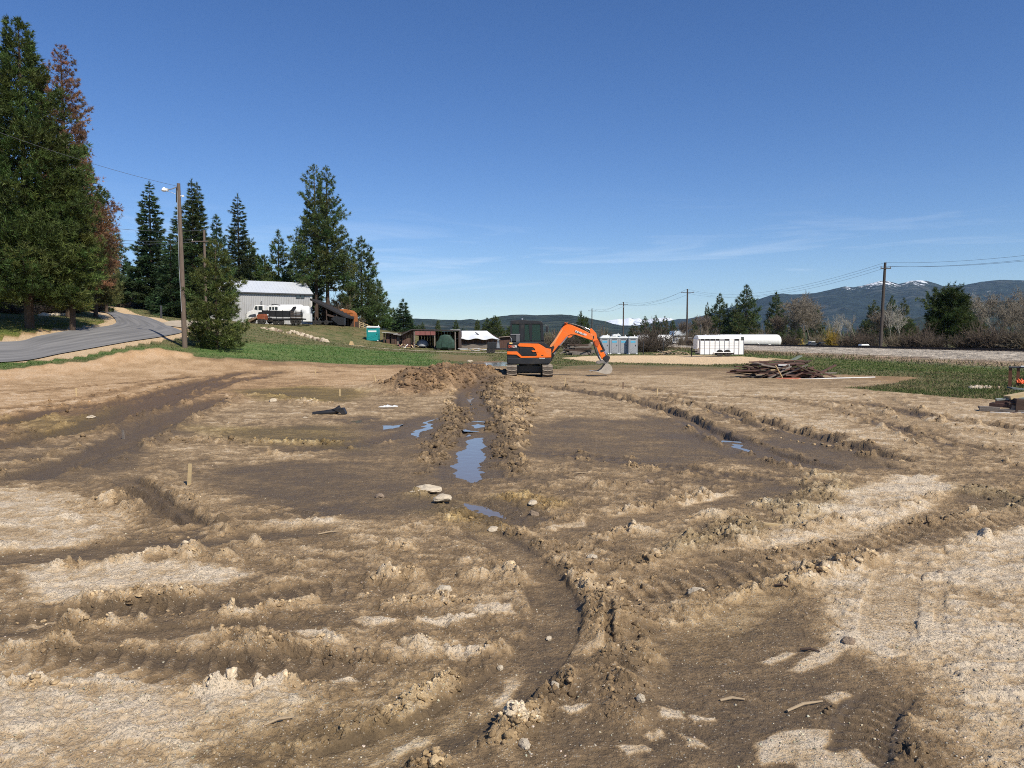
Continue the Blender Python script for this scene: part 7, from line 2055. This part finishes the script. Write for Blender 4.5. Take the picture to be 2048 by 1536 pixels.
for pts in ([(322, 368), (322, 232), (430, 232), (432, 368)], [(506, 466), (506, 222), (572, 222), (592, 466)], [(612, 466), (618, 222), (735, 222), (756, 466)]):
    for y0 in (cy0 + .02, cy1 - .04): MB().prism(E(pts), y0, y0 + .012).put('window_pane', cg, EXC)
MB().prism([(cy0 + .06, ez(470)), (cy1 - .06, ez(470)), (cy1 - .06, ez(215)), (cy0 + .06, ez(215))], ex_(762), ex_(766), 'x').put('windscreen', cg, EXC)
seat = MB().prism(E([(440, 480), (440, 440), (520, 430), (600, 440), (600, 480)]), .2, .7)
seat.prism(E([(440, 440), (430, 300), (455, 270), (480, 300), (490, 440)]), .25, .65).put('seat', blk, EXC, bevel=.03)
MB().prism(E([(640, 470), (646, 360), (654, 360), (650, 470)]), .15, .2).put('control_lever', blk, EXC)
MB().tube([(ex_(772), cy0 - .05, ez(236)), (ex_(800), cy0 - .08, ez(238)), (ex_(826), cy0 - .1, ez(262))], .012, 6).put('mirror_arm', blk, EXC)
MB().bx(ex_(812), ex_(842), cy0 - .14, cy0 - .08, ez(342), ez(258)).put('mirror', blk, EXC, bevel=.02)
MB().lathe([(.02, 0), (.045, .01), (.045, .07), (.02, .09)], (ex_(470), .0, ez(168)), 10).put('work_lamp', galv, EXC)
MB().tube([(ex_(308), cy0 - .1, ez(495)), (ex_(316), cy0 - .1, ez(450)), (ex_(300), cy0 - .1, ez(425))], .014, 6).put('exhaust', galv, EXC)
# boom, stick and rams
bw = .13
MB().prism(E([(868, 590), (880, 560), (1035, 300), (1070, 262), (1120, 232), (1175, 236), (1300, 288), (1400, 335), (1500, 388), (1512, 440), (1480, 462), (1380, 428), (1250, 384), (1180, 378), (1135, 395), (1105, 430), (925, 640), (895, 645)]), -bw, bw).put('boom', org, EXC, bevel=.015)
MB().prism(E([(868, 560), (880, 530), (925, 478), (1045, 300), (1065, 302), (1000, 405), (955, 488), (900, 560)]), -bw - .10, -bw - .01).put('swing_ram_cover', mat('pale_orange', (.80, .30, .10), rough=.4), EXC)
MB().prism(E([(872, 640), (876, 560), (915, 540), (940, 560), (905, 640)]), -.2, .2).put('boom_foot', dgr, EXC)
MB().tube([(ex_(1085), 0, ez(262)), (ex_(1100), 0, ez(222)), (ex_(1135), 0, ez(212))], [.05, .07, .05], 8).put('boom_top_lug', org, EXC)
MB().tube([(ex_(1130), 0, ez(218)), (ex_(1395), 0, ez(285))], .062, 12).put('arm_ram', blk, EXC, smooth=True)
MB().tube([(ex_(1390), 0, ez(284)), (ex_(1462), 0, ez(312))], .03, 10).put('arm_ram_rod', chrome, EXC, smooth=True)
MB().tube([(ex_(1050), -.07, ez(275)), (ex_(1110), -.1, ez(205)), (ex_(1200), -.1, ez(222)), (ex_(1330), -.1, ez(265)), (ex_(1440), -.1, ez(345))], .018, 6).put('hose', blk, EXC)
MB().tube([(ex_(1045), .03, ez(265)), (ex_(1100), .02, ez(212)), (ex_(1210), .0, ez(232)), (ex_(1330), .0, ez(276)), (ex_(1450), .0, ez(350))], .018, 6).put('hose', blk, EXC)
MB().prism(E([(1120, 420), (1150, 388), (1215, 382), (1195, 408), (1170, 425)]), -.09, .09).put('ram_bracket', org, EXC)
for sy in (-.20, .20):
    MB().tube([(ex_(898), sy, ez(690)), (ex_(1015), sy, ez(545))], .052, 10).put('boom_ram', blk, EXC, smooth=True)
    MB().tube([(ex_(1010), sy, ez(550)), (ex_(1125), sy, ez(410))], .03, 10).put('boom_ram_rod', chrome, EXC, smooth=True)
MB().prism(E([(870, 770), (872, 655), (920, 668), (942, 690), (905, 740), (895, 770)]), -.22, .22).put('swing_post', blk, EXC)
MB().tube([(ex_(905), -.22, ez(668)), (ex_(960), -.26, ez(632)), (ex_(930), -.26, ez(668))], .02, 6).put('hose', galv, EXC)
MB().prism(E([(1452, 330), (1455, 298), (1478, 290), (1548, 362), (1560, 430), (1590, 500), (1612, 545), (1690, 700), (1692, 730), (1660, 745), (1632, 735), (1560, 590), (1520, 520), (1500, 470), (1480, 420)]), -.105, .105).put('stick', org, EXC, bevel=.012)
MB().prism(E([(1520, 470), (1575, 455), (1600, 505), (1570, 560), (1540, 545)]), -.135, -.10).put('stick_bracket', mat('dark_orange', (.5, .08, .01), rough=.5), EXC)
MB().prism(E([(1605, 612), (1655, 595), (1672, 622), (1618, 640)]), -.118, -.104).put('stick_guard', dgr, EXC)
MB().tube([(ex_(1572), 0, ez(425)), (ex_(1640), 0, ez(560)), (ex_(1668), 0, ez(620))], .058, 10).put('bucket_ram', blk, EXC, smooth=True)
MB().tube([(ex_(1665), 0, ez(615)), (ex_(1712), 0, ez(690))], .03, 8).put('bucket_ram_rod', chrome, EXC, smooth=True)
MB().tube([(ex_(1500), -.1, ez(480)), (ex_(1520), -.13, ez(560)), (ex_(1545), -.13, ez(640)), (ex_(1600), -.12, ez(745))], .03, 6).put('hose', blk, EXC)
MB().tube([(ex_(1550), -.13, ez(570)), (ex_(1590), -.13, ez(700)), (ex_(1620), -.12, ez(760))], .022, 6).put('hose', mat('blue_grey_hose', (.10, .12, .2), rough=.5), EXC)
MB().prism(E([(1640, 720), (1700, 675), (1745, 695), (1752, 720), (1735, 760), (1700, 790), (1672, 770)]), -.13, .13).put('bucket_link', dgr, EXC, bevel=.02)
MB().prism(E([(1545, 800), (1565, 765), (1640, 752), (1720, 748), (1738, 775), (1715, 812), (1640, 800), (1590, 812)]), -.12, .12).put('quick_coupler', mat('grey_steel', (.17, .16, .15), rough=.6, dirt=((.3, .24, .18), .5)), EXC, bevel=.02)
# bucket: curved shell between two cheeks
bo = [(1470, 908), (1540, 920), (1600, 930), (1660, 945), (1700, 950), (1745, 942), (1770, 915), (1776, 880), (1765, 845), (1740, 815), (1715, 800)]
bi_ = [(1475, 902), (1545, 912), (1605, 921), (1662, 935), (1698, 939), (1735, 932), (1757, 910), (1763, 880), (1753, 850), (1731, 824), (1708, 810)]
hb = .33
MB().prism(E(bo + bi_[::-1]), -hb, hb).put('bucket_shell', steel, EXC)
for y0 in (-hb - .022, hb - .002):
    MB().prism(E([(1472, 905), (1575, 910), (1620, 880), (1660, 830), (1680, 800), (1717, 800), (1742, 815), (1767, 845), (1778, 880), (1772, 917), (1746, 944), (1700, 953), (1655, 948), (1595, 932)]), y0, y0 + .024).put('bucket_cheek', steel, EXC)
for k in range(5):
    MB().prism(E([(1452, 912), (1490, 899), (1500, 912), (1480, 918)]), -hb + .03 + k * .14, -hb + .10 + k * .14).put('bucket_tooth', steel, EXC)
MB().bx(ex_(1500), ex_(1515), -bw - .004, -bw, ez(440), ez(400)).put('pin_plate', dgr, EXC)
lb = MB().prism(E([(1228, 322), (1270, 334), (1368, 372), (1366, 394), (1350, 390), (1240, 350)]), -bw - .008, -bw).put('name_plate', blk, EXC)
lettering('DEVELON', ex_(1238), ez(343), .125, -bw - .012, white_m, EXC, rot=-.335)

# ------------------------------------------------------------------ timber piles
random.seed(21)
pile_cols = [wood_dark, brown_b, wood_grey, mat('reddish_board', (.12, .065, .05), rough=.9, var=.4, scale=3), wood_dark, brown_b]
def plank(parent, m, L, w, h, loc, rz, ry, rx=0.0):
    o = MB().box((0, 0, 0), (L, w, h)).put('plank', m, parent, bevel=0.0)
    o.location = loc; o.rotation_euler = (rx, ry, rz); return o
c = GP(1565, 757)
PILE = thing('scrap_wood_pile', 'flattened pile of dark scrap planks on the mud in front of the railway grass', 'wood pile', (c[0], c[1] + 1.0, c[2] - .03))
for k in range(62):
    u = random.uniform(-1, 1); lay = random.uniform(0, 1)
    x = u * 1.5 * (1 - .35 * lay); z = .08 + .62 * lay * (1 - .55 * abs(u)); y = random.uniform(-.75, .75)
    plank(PILE, random.choice(pile_cols), random.uniform(.8, 2.2), random.uniform(.10, .2), random.uniform(.03, .07), (x, y, z), random.gauss(0, .35), random.gauss(0, .13), random.uniform(-.3, .3))
for k in range(9):
    plank(PILE, random.choice(pile_cols), random.uniform(1.0, 1.9), .12, .06, (random.uniform(-1.3, 1.9), -.85, .3), random.uniform(-.3, .3), random.choice([-1, 1]) * random.uniform(.2, .5))
for (x, y, z, L, ry, rz, m_) in ((-1.25, -.1, .46, 1.3, .14, .1, brown_b), (.0, -.2, .78, 2.5, -.03, .04, pile_cols[3]), (.5, 0, .84, 1.6, .10, -.2, wood_tan), (.55, -.3, .70, 2.1, -.1, .1, wood_dark), (.95, .1, .88, .9, -.3, .6, mat('green_board', (.16, .19, .15), rough=.8)), (.2, -.5, .62, .5, 0, 0, white_m),
                                (-.75, -.62, .38, .22, 0, .3, wood_tan), (-.35, -.64, .4, .22, 0, .1, wood_tan), (2.0, -.1, .22, 1.6, -.03, .05, wood_grey)):
    plank(PILE, m_, L, .2, .05, (x, y, z), rz, ry)
plank(PILE, white_m, 3.6, .07, .035, (2.35, -1.2, .06), .12, -.02); plank(PILE, mat('pink_red_board', (.5, .16, .10), rough=.7), 1.1, .2, .04, (.15, -1.25, .05), .02, 0); plank(PILE, wood_tan, 1.0, .06, .03, (-.1, -1.0, .22), .5, .9)
random.seed(8)
for k in range(7):   # broken concrete and stones at the foot
    o = link('rubble_stone', None, PILE) if False else None
S30 = Side(1158, 88, 'timber_stack', 'stack of weathered grey timbers and logs seen under the excavator boom', 'timber stack')
random.seed(31)
for lay in range(6):
    for k in range(6):
        L = random.uniform(2.2, 3.6) * (1 - lay * .07)
        plank(S30.o, random.choice([wood_grey, wood_grey, wood_dark, wood_tan if lay < 2 and k < 2 else wood_grey]), L, .24, .20, (random.uniform(-.5, .5), k * .27 - .6, .12 + lay * .21), random.gauss(0, .06), random.gauss(0, .05))
for k in range(10):
    plank(S30.o, random.choice([wood_grey, brown_b, wood_dark]), random.uniform(.8, 1.8), .12, .08, (random.uniform(-2.1, 2.1), random.uniform(-1.1, .4), random.uniform(.1, .8)), random.uniform(-.8, .8), random.uniform(-.5, .5))
S31 = Side(1348, 86, 'brush_pile', 'low pile of cut tan branches between the dark bush and the horse trailer', 'brush pile')
random.seed(32); bm_ = mat('cut_branch', (.36, .27, .17), rough=.9, var=.3)
for k in range(46):
    x = random.uniform(-1.9, 1.7); z = random.uniform(.05, .55) * (1 - abs(x) / 2.4); L = random.uniform(.5, 1.6); a = random.gauss(0, .6); e_ = random.gauss(0, .3)
    p = np.array([x, random.uniform(-.6, .6), z]); d = np.array([cos(a) * cos(e_), sin(a), sin(e_)]) * L / 2
    MB().tube([tuple(p - d), tuple(p + d * .1 + np.array([0, 0, .06])), tuple(p + d)], [.045, .04, .025], 5).put('branch', random.choice([bm_, bm_, wood_grey]), S31.o)

# rubble slope by the driveway
stone_w = mat('pale_stone', (0.52, 0.435, 0.32), rough=.95, var=.3, scale=1.5, bump=.4, bscale=6)
stone_b = mat('brown_stone', (0.27, 0.20, 0.14), rough=.95, var=.4, scale=1.5, bump=.4, bscale=6)
rsm = np.random.RandomState(77)
def rock_mesh(seed, m, flat=.7, sub=2, jag=.22):
    import bmesh
    r_ = np.random.RandomState(seed); bm = bmesh.new(); bmesh.ops.create_icosphere(bm, subdivisions=sub, radius=1.0)
    pl = [(norm(r_.normal(0, 1, 3)), r_.uniform(.62, .95)) for _ in range(10)]
    for v in bm.verts:
        p = np.array(v.co)
        for nn_, d_ in pl:
            e_ = p @ nn_ - d_
            if e_ > 0: p = p - nn_ * e_
        p = p * (1 + r_.uniform(-jag, jag) * .35); p[2] *= flat; v.co = p
    me = bpy.data.meshes.new('rock'); bm.to_mesh(me); bm.free(); me.materials.append(m); return me
RK = [rock_mesh(i, stone_w) for i in range(4)] + [rock_mesh(10 + i, stone_b) for i in range(3)]
S32 = Side(620, 101, 'rubble_heap', 'slope of pale broken rock below the black dump trailer', 'rubble heap')
for k in range(150):
    u = rsm.uniform(0, 1); v_ = rsm.normal(0, .35)
    px = 583 + 72 * u ** .8; py = 657 + 21 * u + v_ * 8 * (.5 + u * .3)
    D = 112 - 13 * u - v_ * 2.0; p = P(px, py, D)
    if k > 120: px = 520 + rsm.uniform(0, 60); D = 108; p = P(px, 652 + rsm.uniform(0, 8), D)
    z = float(ground_z(p[0], D)[0])
    o = link('rock', RK[rsm.randint(0, 4) if rsm.uniform() < .72 else rsm.randint(4, 7)], S32.o); s = rsm.uniform(.12, .42) * (1.25 if u > .7 else 1)
    o.location = (p[0] - S32.o.location.x, D - S32.o.location.y, z - S32.o.location.z + s * .15); o.scale = (s, s, s); o.rotation_euler = rsm.uniform(0, 6, 3)
SR = thing('stone_edging', 'row of pale stones along the top of the grass bank behind the huge pine', 'stones', (0, 0, 0))
for k in range(26):
    p = P(84 + k * 2.4, 634 + k * .25, 62 + k * .3); z = float(ground_z(p[0], p[1])[0]); o = link('rock', RK[k % 4], SR); s = rsm.uniform(.18, .34)
    o.location = (p[0], p[1], z + .1); o.scale = (s * 1.3, s, s); o.rotation_euler = (0, 0, rsm.uniform(0, 6))

# ------------------------------------------------------------------ right edge: boards, steel frame
c = GP(2035, 826)
RP = thing('board_pile', 'pile of dark and white boards cut by the right frame edge', 'board pile', (c[0], c[1] + .3, c[2] - .02), -atan2(c[0], c[1]))
kk_ = c[1] / F
def R_(px, py, dy=0): return ((px - 2035) * kk_, dy, (826 - py) * kk_)
for (px, py, dy, L, w_, h_, rz, ry, m_) in ((2030, 822, .0, 1.1, .22, .06, .1, .0, wood_grey), (2000, 818, .05, .42, .24, .05, .2, .02, wood_grey), (2025, 813, .25, .55, .3, .09, -.15, .03, brown_b), (2055, 810, .2, .6, .3, .1, .3, 0, wood_dark),
                                          (2040, 806, .35, .7, .3, .08, 0, -.05, brown_b), (2047, 798, .4, .85, .26, .035, .12, -.12, mat('grey_green_board', (.33, .36, .31), rough=.8)), (2060, 790, .5, .8, .3, .08, .5, -.2, wood_tan), (2065, 802, .35, .9, .4, .1, -.3, .0, black_m),
                                          (2035, 824.5, -.30, .75, .04, .03, .12, -.05, white_m), (2030, 828, -.42, .62, .04, .03, -.02, .0, white_m), (2052, 829, -.36, .34, .12, .04, .05, 0, brown_b), (2058, 818, .1, .5, .2, .12, .2, .1, wood_grey), (2085, 812, .2, 1.0, .4, .3, .2, .05, wood_dark), (2006, 826, -.05, .5, .1, .03, .3, 0, wood_dark)):
    p = R_(px, py, dy); plank(RP, m_, L, w_, h_, (p[0], p[1], max(p[2], h_ / 2)), rz, ry)
c = GP(2022, 773)
FR = thing('steel_frame', 'rusty steel frame table standing in the grass at the right edge', 'frame', (c[0], c[1], c[2]), -atan2(c[0], c[1]))
rust = mat('rusty_brown_steel', (.16, .065, .035), rough=.8, var=.3); kx = c[1] / F
for px, w_ in ((2020, .055), (2033, .05), (2074, .05)):
    x = (px - 2022) * kx
    MB().bx(x - w_, x + w_, -.05, -.035, -.1, .69).put('post_flange', rust, FR); MB().bx(x - w_, x + w_, .055, .07, -.1, .69).put('post_flange', rust, FR); MB().bx(x - .012, x + .012, -.035, .055, -.1, .69).put('post_web', black_m, FR)
MB().bx((2017 - 2022) * kx, (2080 - 2022) * kx, -.08, .5, .69, .73).put('top_plate', dark_trim, FR)
MB().bx((2037 - 2022) * kx, (2085 - 2022) * kx, -.1, .4, .731, .765).put('pale_board', white_m, FR)
MB().bx((2037 - 2022) * kx, (2085 - 2022) * kx, .2, .24, .26, .30).put('cross_bar', black_m, FR)
om = mat('orange_net', (.75, .12, .03), rough=.6)
ON = MB(); random.seed(5)
for k in range(14): ON.tube([((2027 + random.uniform(0, 14) - 2022) * kx, -.15 + random.uniform(-.1, .1), random.uniform(.1, .17)), ((2027 + random.uniform(0, 14) - 2022) * kx, -.15, random.uniform(.14, .3))], .025, 5)
o = ON.put('safety_netting', om); o.location = (c[0], c[1], c[2]); o['label'] = 'crumpled orange safety netting at the foot of the steel frame'; o['category'] = 'netting'
c = GP(2040, 783)
o = MB().box((0, 0, .08), (.7, .28, .05), rx=.1, ry=.12).put('green_plank', mat('grey_green_plank', (.13, .15, .14), rough=.8)); o.location = tuple(c); o['label'] = 'grey green plank lying in front of the steel frame'; o['category'] = 'plank'
c = GP(1960, 778)
o = thing('stone_heap', 'small heap of pale rubble in the grass left of the steel frame', 'stones', tuple(c))
for k in range(22):
    r = link('rock', RK[k % 5], o); s = rsm.uniform(.03, .09); r.location = (rsm.normal(0, .22), rsm.normal(0, .1), s * .5 + .02); r.scale = (s * 1.3, s, s); r.rotation_euler = rsm.uniform(0, 6, 3)

# ------------------------------------------------------------------ stakes, posts, litter
def stake(px, yb, yt, label, m=wood_tan, w=.022, lean=0.0, group='survey stakes in the pad'):
    c = ground_at(px, yb); h = (yb - yt) / F * c[1]
    o = thing('wooden_stake', label, 'stake', tuple(c), random.uniform(-.3, .3), group)
    MB().prism([(-w, -.1), (w, -.1), (w + lean * h, h), (-w + lean * h, h)], -.011, .011).put('shaft', m, o)
    return o
stake(377, 973, 931, 'nearest upright wooden stake, on the left in front of the wet patch', w=.019, lean=.12)
stake(153, 793, 777, 'wooden stake far left on the tan ground', w=.02)
stake(680, 793, 779, 'wooden stake beside the olive puddle left of the grey mud heap', w=.018)
stake(753, 775, 758, 'leaning wooden stake between the olive puddle and the grey mud heap', w=.018, lean=-.2)
stake(631, 749, 738, 'small wooden stake near the lawn edge', w=.018)
stake(1129, 772, 756, 'wooden stake right in front of the excavator boom', w=.018, lean=.1)
stake(1246, 779, 765, 'dark wooden stake below the grey toilets', m=brown_b, w=.016)
stake(1313, 792, 775, 'thin stake above the start of the right hand rut', w=.014, lean=.15)
stake(248, 871, 853, 'short grey stake with a white tip beside the left rut', m=wood_grey, w=.018, lean=-.15)
c = ground_at(1532, 1050)
o = MB().box((0, 0, 0), (.275, .03, .02), rz=-.16).put('wooden_stake', wood_tan); o.location = (c[0], c[1], c[2] + .018); o.rotation_euler = (0, .05, -.05); o['label'] = 'yellow wooden stake lying flat on the tan gravel'; o['category'] = 'stake'
for (px, py, L, rz, lab) in ((558, 1452, .13, .55, 'pale broken stick on the gravel in the lower left'), (1465, 1404, .12, .05, 'curved pale twig on the wet ground, lower right'), (1620, 1308, .10, -.35, 'dark twig beside the footprint in the pale gravel'),
                             (1562, 1180, .09, -.5, 'dark twig lying above the wet hollow on the right'), (1610, 1420, .22, .42, 'long thin straw on the wet ground in the lower right'), (660, 1068, .22, .5, 'thin dry stalk on the brown track at the left'), (1160, 950, .2, .2, 'thin dry stalk right of the long puddle')):
    c = ground_at(px, py); o = MB().tube([(-L / 2, 0, 0), (0, .012, .006), (L / 2, 0, .002)], [.006, .008, .004], 6).put('twig', wood_dark if 'dark' in lab else bm_); o.location = (c[0], c[1], c[2] + .008); o.rotation_euler = (0, 0, rz); o['label'] = lab; o['category'] = 'twig'
ROCKS = [(850, 980, 60, 22, 'flat pale slab just below the long puddle', 0, .42), (884, 1000, 36, 20, 'smaller pale slab below the flat one', 1, .7), (760, 993, 22, 17, 'brown angular stone left of the two pale slabs', 4, .85), (1065, 1006, 24, 12, 'pale stone at the right end of the grey puddle', 2, .6),
         (1068, 1022, 20, 22, 'dark stone under the pale one at the puddle end', 5, .9), (985, 1052, 24, 16, 'pale lump of clay below the grey puddle', 3, .7), (1184, 1111, 26, 13, 'pale stone alone on the dark mud right of centre', 1, .6), (1393, 1180, 36, 24, 'pale crumbly clod in front of the churned track', 2, .8),
         (1281, 1414, 18, 24, 'white oblong stone in the torn ridge', 0, .7), (1098, 1272, 13, 12, 'round white pebble on the trench edge', 3, .9), (1050, 1490, 30, 26, 'white jagged stone at the bottom of the picture', 2, .6), (1001, 1330, 14, 16, 'grey white stone left of the trench', 1, .8), (1110, 1382, 20, 18, 'white stone at the left of the crumbly clods', 0, .9),
         (1300, 962, 20, 12, 'dark clod lying on the smooth wet mud', 5, .8), (888, 1178, 40, 22, 'tan clay slab standing in the crust left of the trench', 3, .5), (545, 802, 16, 12, 'pale stone on the low ridge at the left', 1, .9), (182, 834, 18, 9, 'white scrap lying in the left rut', 2, .5), (610, 834, 10, 4, 'small pale stone left of the black pipe', 0, .5),
         (1540, 1062, 10, 6, 'small stone beside the lying yellow stake', 4, .8), (1697, 1290, 26, 18, 'dark hollow clod beside the footprint', 5, .5), (1880, 1148, 14, 8, 'dark stone on the pale gravel at the right', 5, .7), (940, 722, 14, 8, 'pale stone on the mound behind the trench', 0, .8)]
for (px, py, w_, h_, lab, k, fl) in ROCKS:
    c = ground_at(px, py + h_ * .3); s = w_ / 2 / F * c[1] * 1.12; hz_ = h_ / F * c[1] * .75
    me = rock_mesh(300 + px, stone_w if k < 4 else stone_b, flat=1.0, sub=3, jag=.25)
    o = link('stone', me, None, (c[0], c[1], c[2] + hz_ * .22), (0, 0, px * .37), None, lab, 'stone'); o.scale = (s, s * .75, hz_ * .62)
c = ground_at(662, 829)
pp = thing('black_pipe', 'bent black plastic pipe half sunk in the mud left of the puddles', 'pipe', tuple(c))
MB().tube([(-.42, 0, .01), (-.18, .0, .03), (.08, 0, .06), (.22, .05, .14)], [.05, .06, .07, .08], 10).put('pipe_body', black_m, pp, smooth=True)
MB().prism([(.05, .13), (.3, .15), (.36, .02), (.30, .0)], -.08, .1).put('torn_end', dgr, pp)
c = ground_at(768, 815)
lt = thing('paper_litter', 'white crumpled scrap lying above the blue puddles', 'litter', tuple(c))
for k in range(5): MB().prism([(-.15 + k * .08, .005), (-.08 + k * .08, .03 + .015 * (k % 3)), (.03 + k * .08, .02), (.02 + k * .08, .0)], -.05 + .02 * k, .05 + .02 * k).put('scrap', white_m, lt)
FP = 'rusty steel fence posts beyond the pad'
for px, yt, yb, D, lab in ((1287, 682, 708, 89, 'dark steel post at the foot of the big dark bush'), (1327, 684, 704, 100, 'dark steel post right of the big dark bush'), (1384, 688, 711, 86, 'dark steel post left of the horse trailer')):
    x, y, z, h = top_h(px, yt, D); o = MB().box((0, 0, h / 2), (.09, .09, h)).put('fence_post', black_m); o.location = (x, y, z); o['label'] = lab; o['category'] = 'post'; o['group'] = FP
x, y, z, h = top_h(287, 593, 108)
t = thing('warning_sign', 'small yellow sign on a post at the end of the road', 'sign', (x, y, z))
MB().bx(-.04, .04, 0, .08, -.2, h).put('post', pole_m, t); MB().bx(-.36, .36, -.03, 0, h - .75, h).put('sign_plate', mat('sign_yellow', (.75, .48, .02), rough=.5, var=.05), t); MB().bx(-.14, -.04, -.036, -.03, h - .6, h - .2).put('arrow_mark', black_m, t); MB().bx(.06, .16, -.036, -.03, h - .6, h - .2).put('arrow_mark', black_m, t)
x, y, z, h = top_h(322, 611, 84)
o = MB().box((0, 0, h / 2), (.16, .16, h)).put('marker_post', dark_trim); o.location = (x, y, z); o['label'] = 'dark post beside the road left of the utility pole'; o['category'] = 'post'
x, y, z, h = top_h(171, 612, 92)
t = thing('mailbox', 'mailbox on a short post in the shade left of the road', 'mailbox', (x, y, z))
MB().bx(-.1, .1, -.1, .1, -.2, h * .7).put('post', pole_m, t); MB().prism([(-.3, h * .7), (.3, h * .7), (.3, h * .95), (0, h * 1.05), (-.3, h * .95)], -.3, .4).put('box', black_m, t)

# ------------------------------------------------------------------ grass blades
gb = attr_mat('grass_blades', rough=.8, spec=.15, trans=.25)
rg = np.random.RandomState(44)
def blades(name, n_, x, y, h, w, col, cv=.2):
    z = ground_z(x, y); n_ = len(x)
    az = rg.uniform(0, 2 * pi, n_); le = rg.normal(0, .8, (n_, 2)) * h[:, None]
    a = np.stack([x - np.cos(az) * w, y - np.sin(az) * w, z - .02], 1); b_ = np.stack([x + np.cos(az) * w, y + np.sin(az) * w, z - .02], 1)
    c_ = np.stack([x + le[:, 0], y + le[:, 1], z + h], 1)
    V = np.stack([a, b_, c_], 1).reshape(-1, 3); T = np.repeat(col * rg.uniform(1 - cv, 1 + cv, (n_, 1)), 3, 0)
    link(name, np_mesh(name, V, [np.arange(n_ * 3).reshape(-1, 3)], tint=T, mats=[gb]), kind='stuff')
N = 330000
v = rg.uniform(1.72 * F / 130, 1.72 * F / 20, N); y = 1.72 * F / v; x = rg.uniform(-.8, .8, N) * (y + 2)
gx = field(GRASS, x, y); k = (gx > .55) & (rg.uniform(0, 1, N) < gx) & ~((x > 28.6) & (x < 55)); x, y = x[k], y[k]
tn = field(GT, x, y)
nn_ = fbm(x, y, 3.5, 4, 301); n2_ = fbm(x, y, .9, 3, 303)
strw = (nn_ * .9 + n2_ * .5 + rg.normal(0, .25, len(x)) + (tn[:, 1] < 1) * .35 > .10)[:, None]
col = np.where(strw, np.array([[.20, .17, .085]]), np.array([[.082, .112, .034]])) * tn
h = rg.uniform(.015, .075, len(x)) * (1 + .008 * y) * np.where(strw[:, 0], 1.1, 1.0); w = .004 + .0006 * y
blades('grass', len(x), x, y, h, w, col)
# tall dry stalks and weeds at the foot of the railway slope and along the rails
N = 16000
y = rg.uniform(30, 260, N) ** 1; x = np.where(rg.uniform(0, 1, N) < .5, rg.normal(30.2, 1.2, N), rg.uniform(47.5, 52, N))
zz = np.interp(x, prof[:, 0], prof[:, 1]); z0 = np.maximum(ground_z(x, y), zz)
az = rg.uniform(0, 6.28, N); hh_ = rg.uniform(.08, .28, N); w = .008 + .0006 * y
a = np.stack([x - np.cos(az) * w, y - np.sin(az) * w, z0 - .03], 1); b_ = np.stack([x + np.cos(az) * w, y + np.sin(az) * w, z0 - .03], 1); c_ = np.stack([x + rg.normal(0, .12, N), y + rg.normal(0, .12, N), z0 + hh_], 1)
link('tall_dry_grass', np_mesh('tall_dry_grass', np.stack([a, b_, c_], 1).reshape(-1, 3), [np.arange(N * 3).reshape(-1, 3)], tint=np.repeat(np.where(rg.uniform(0, 1, (N, 1)) < .6, np.array([[.24, .19, .11]]), np.array([[.10, .12, .045]])) * rg.uniform(.6, 1.3, (N, 1)), 3, 0), mats=[gb]), kind='stuff')
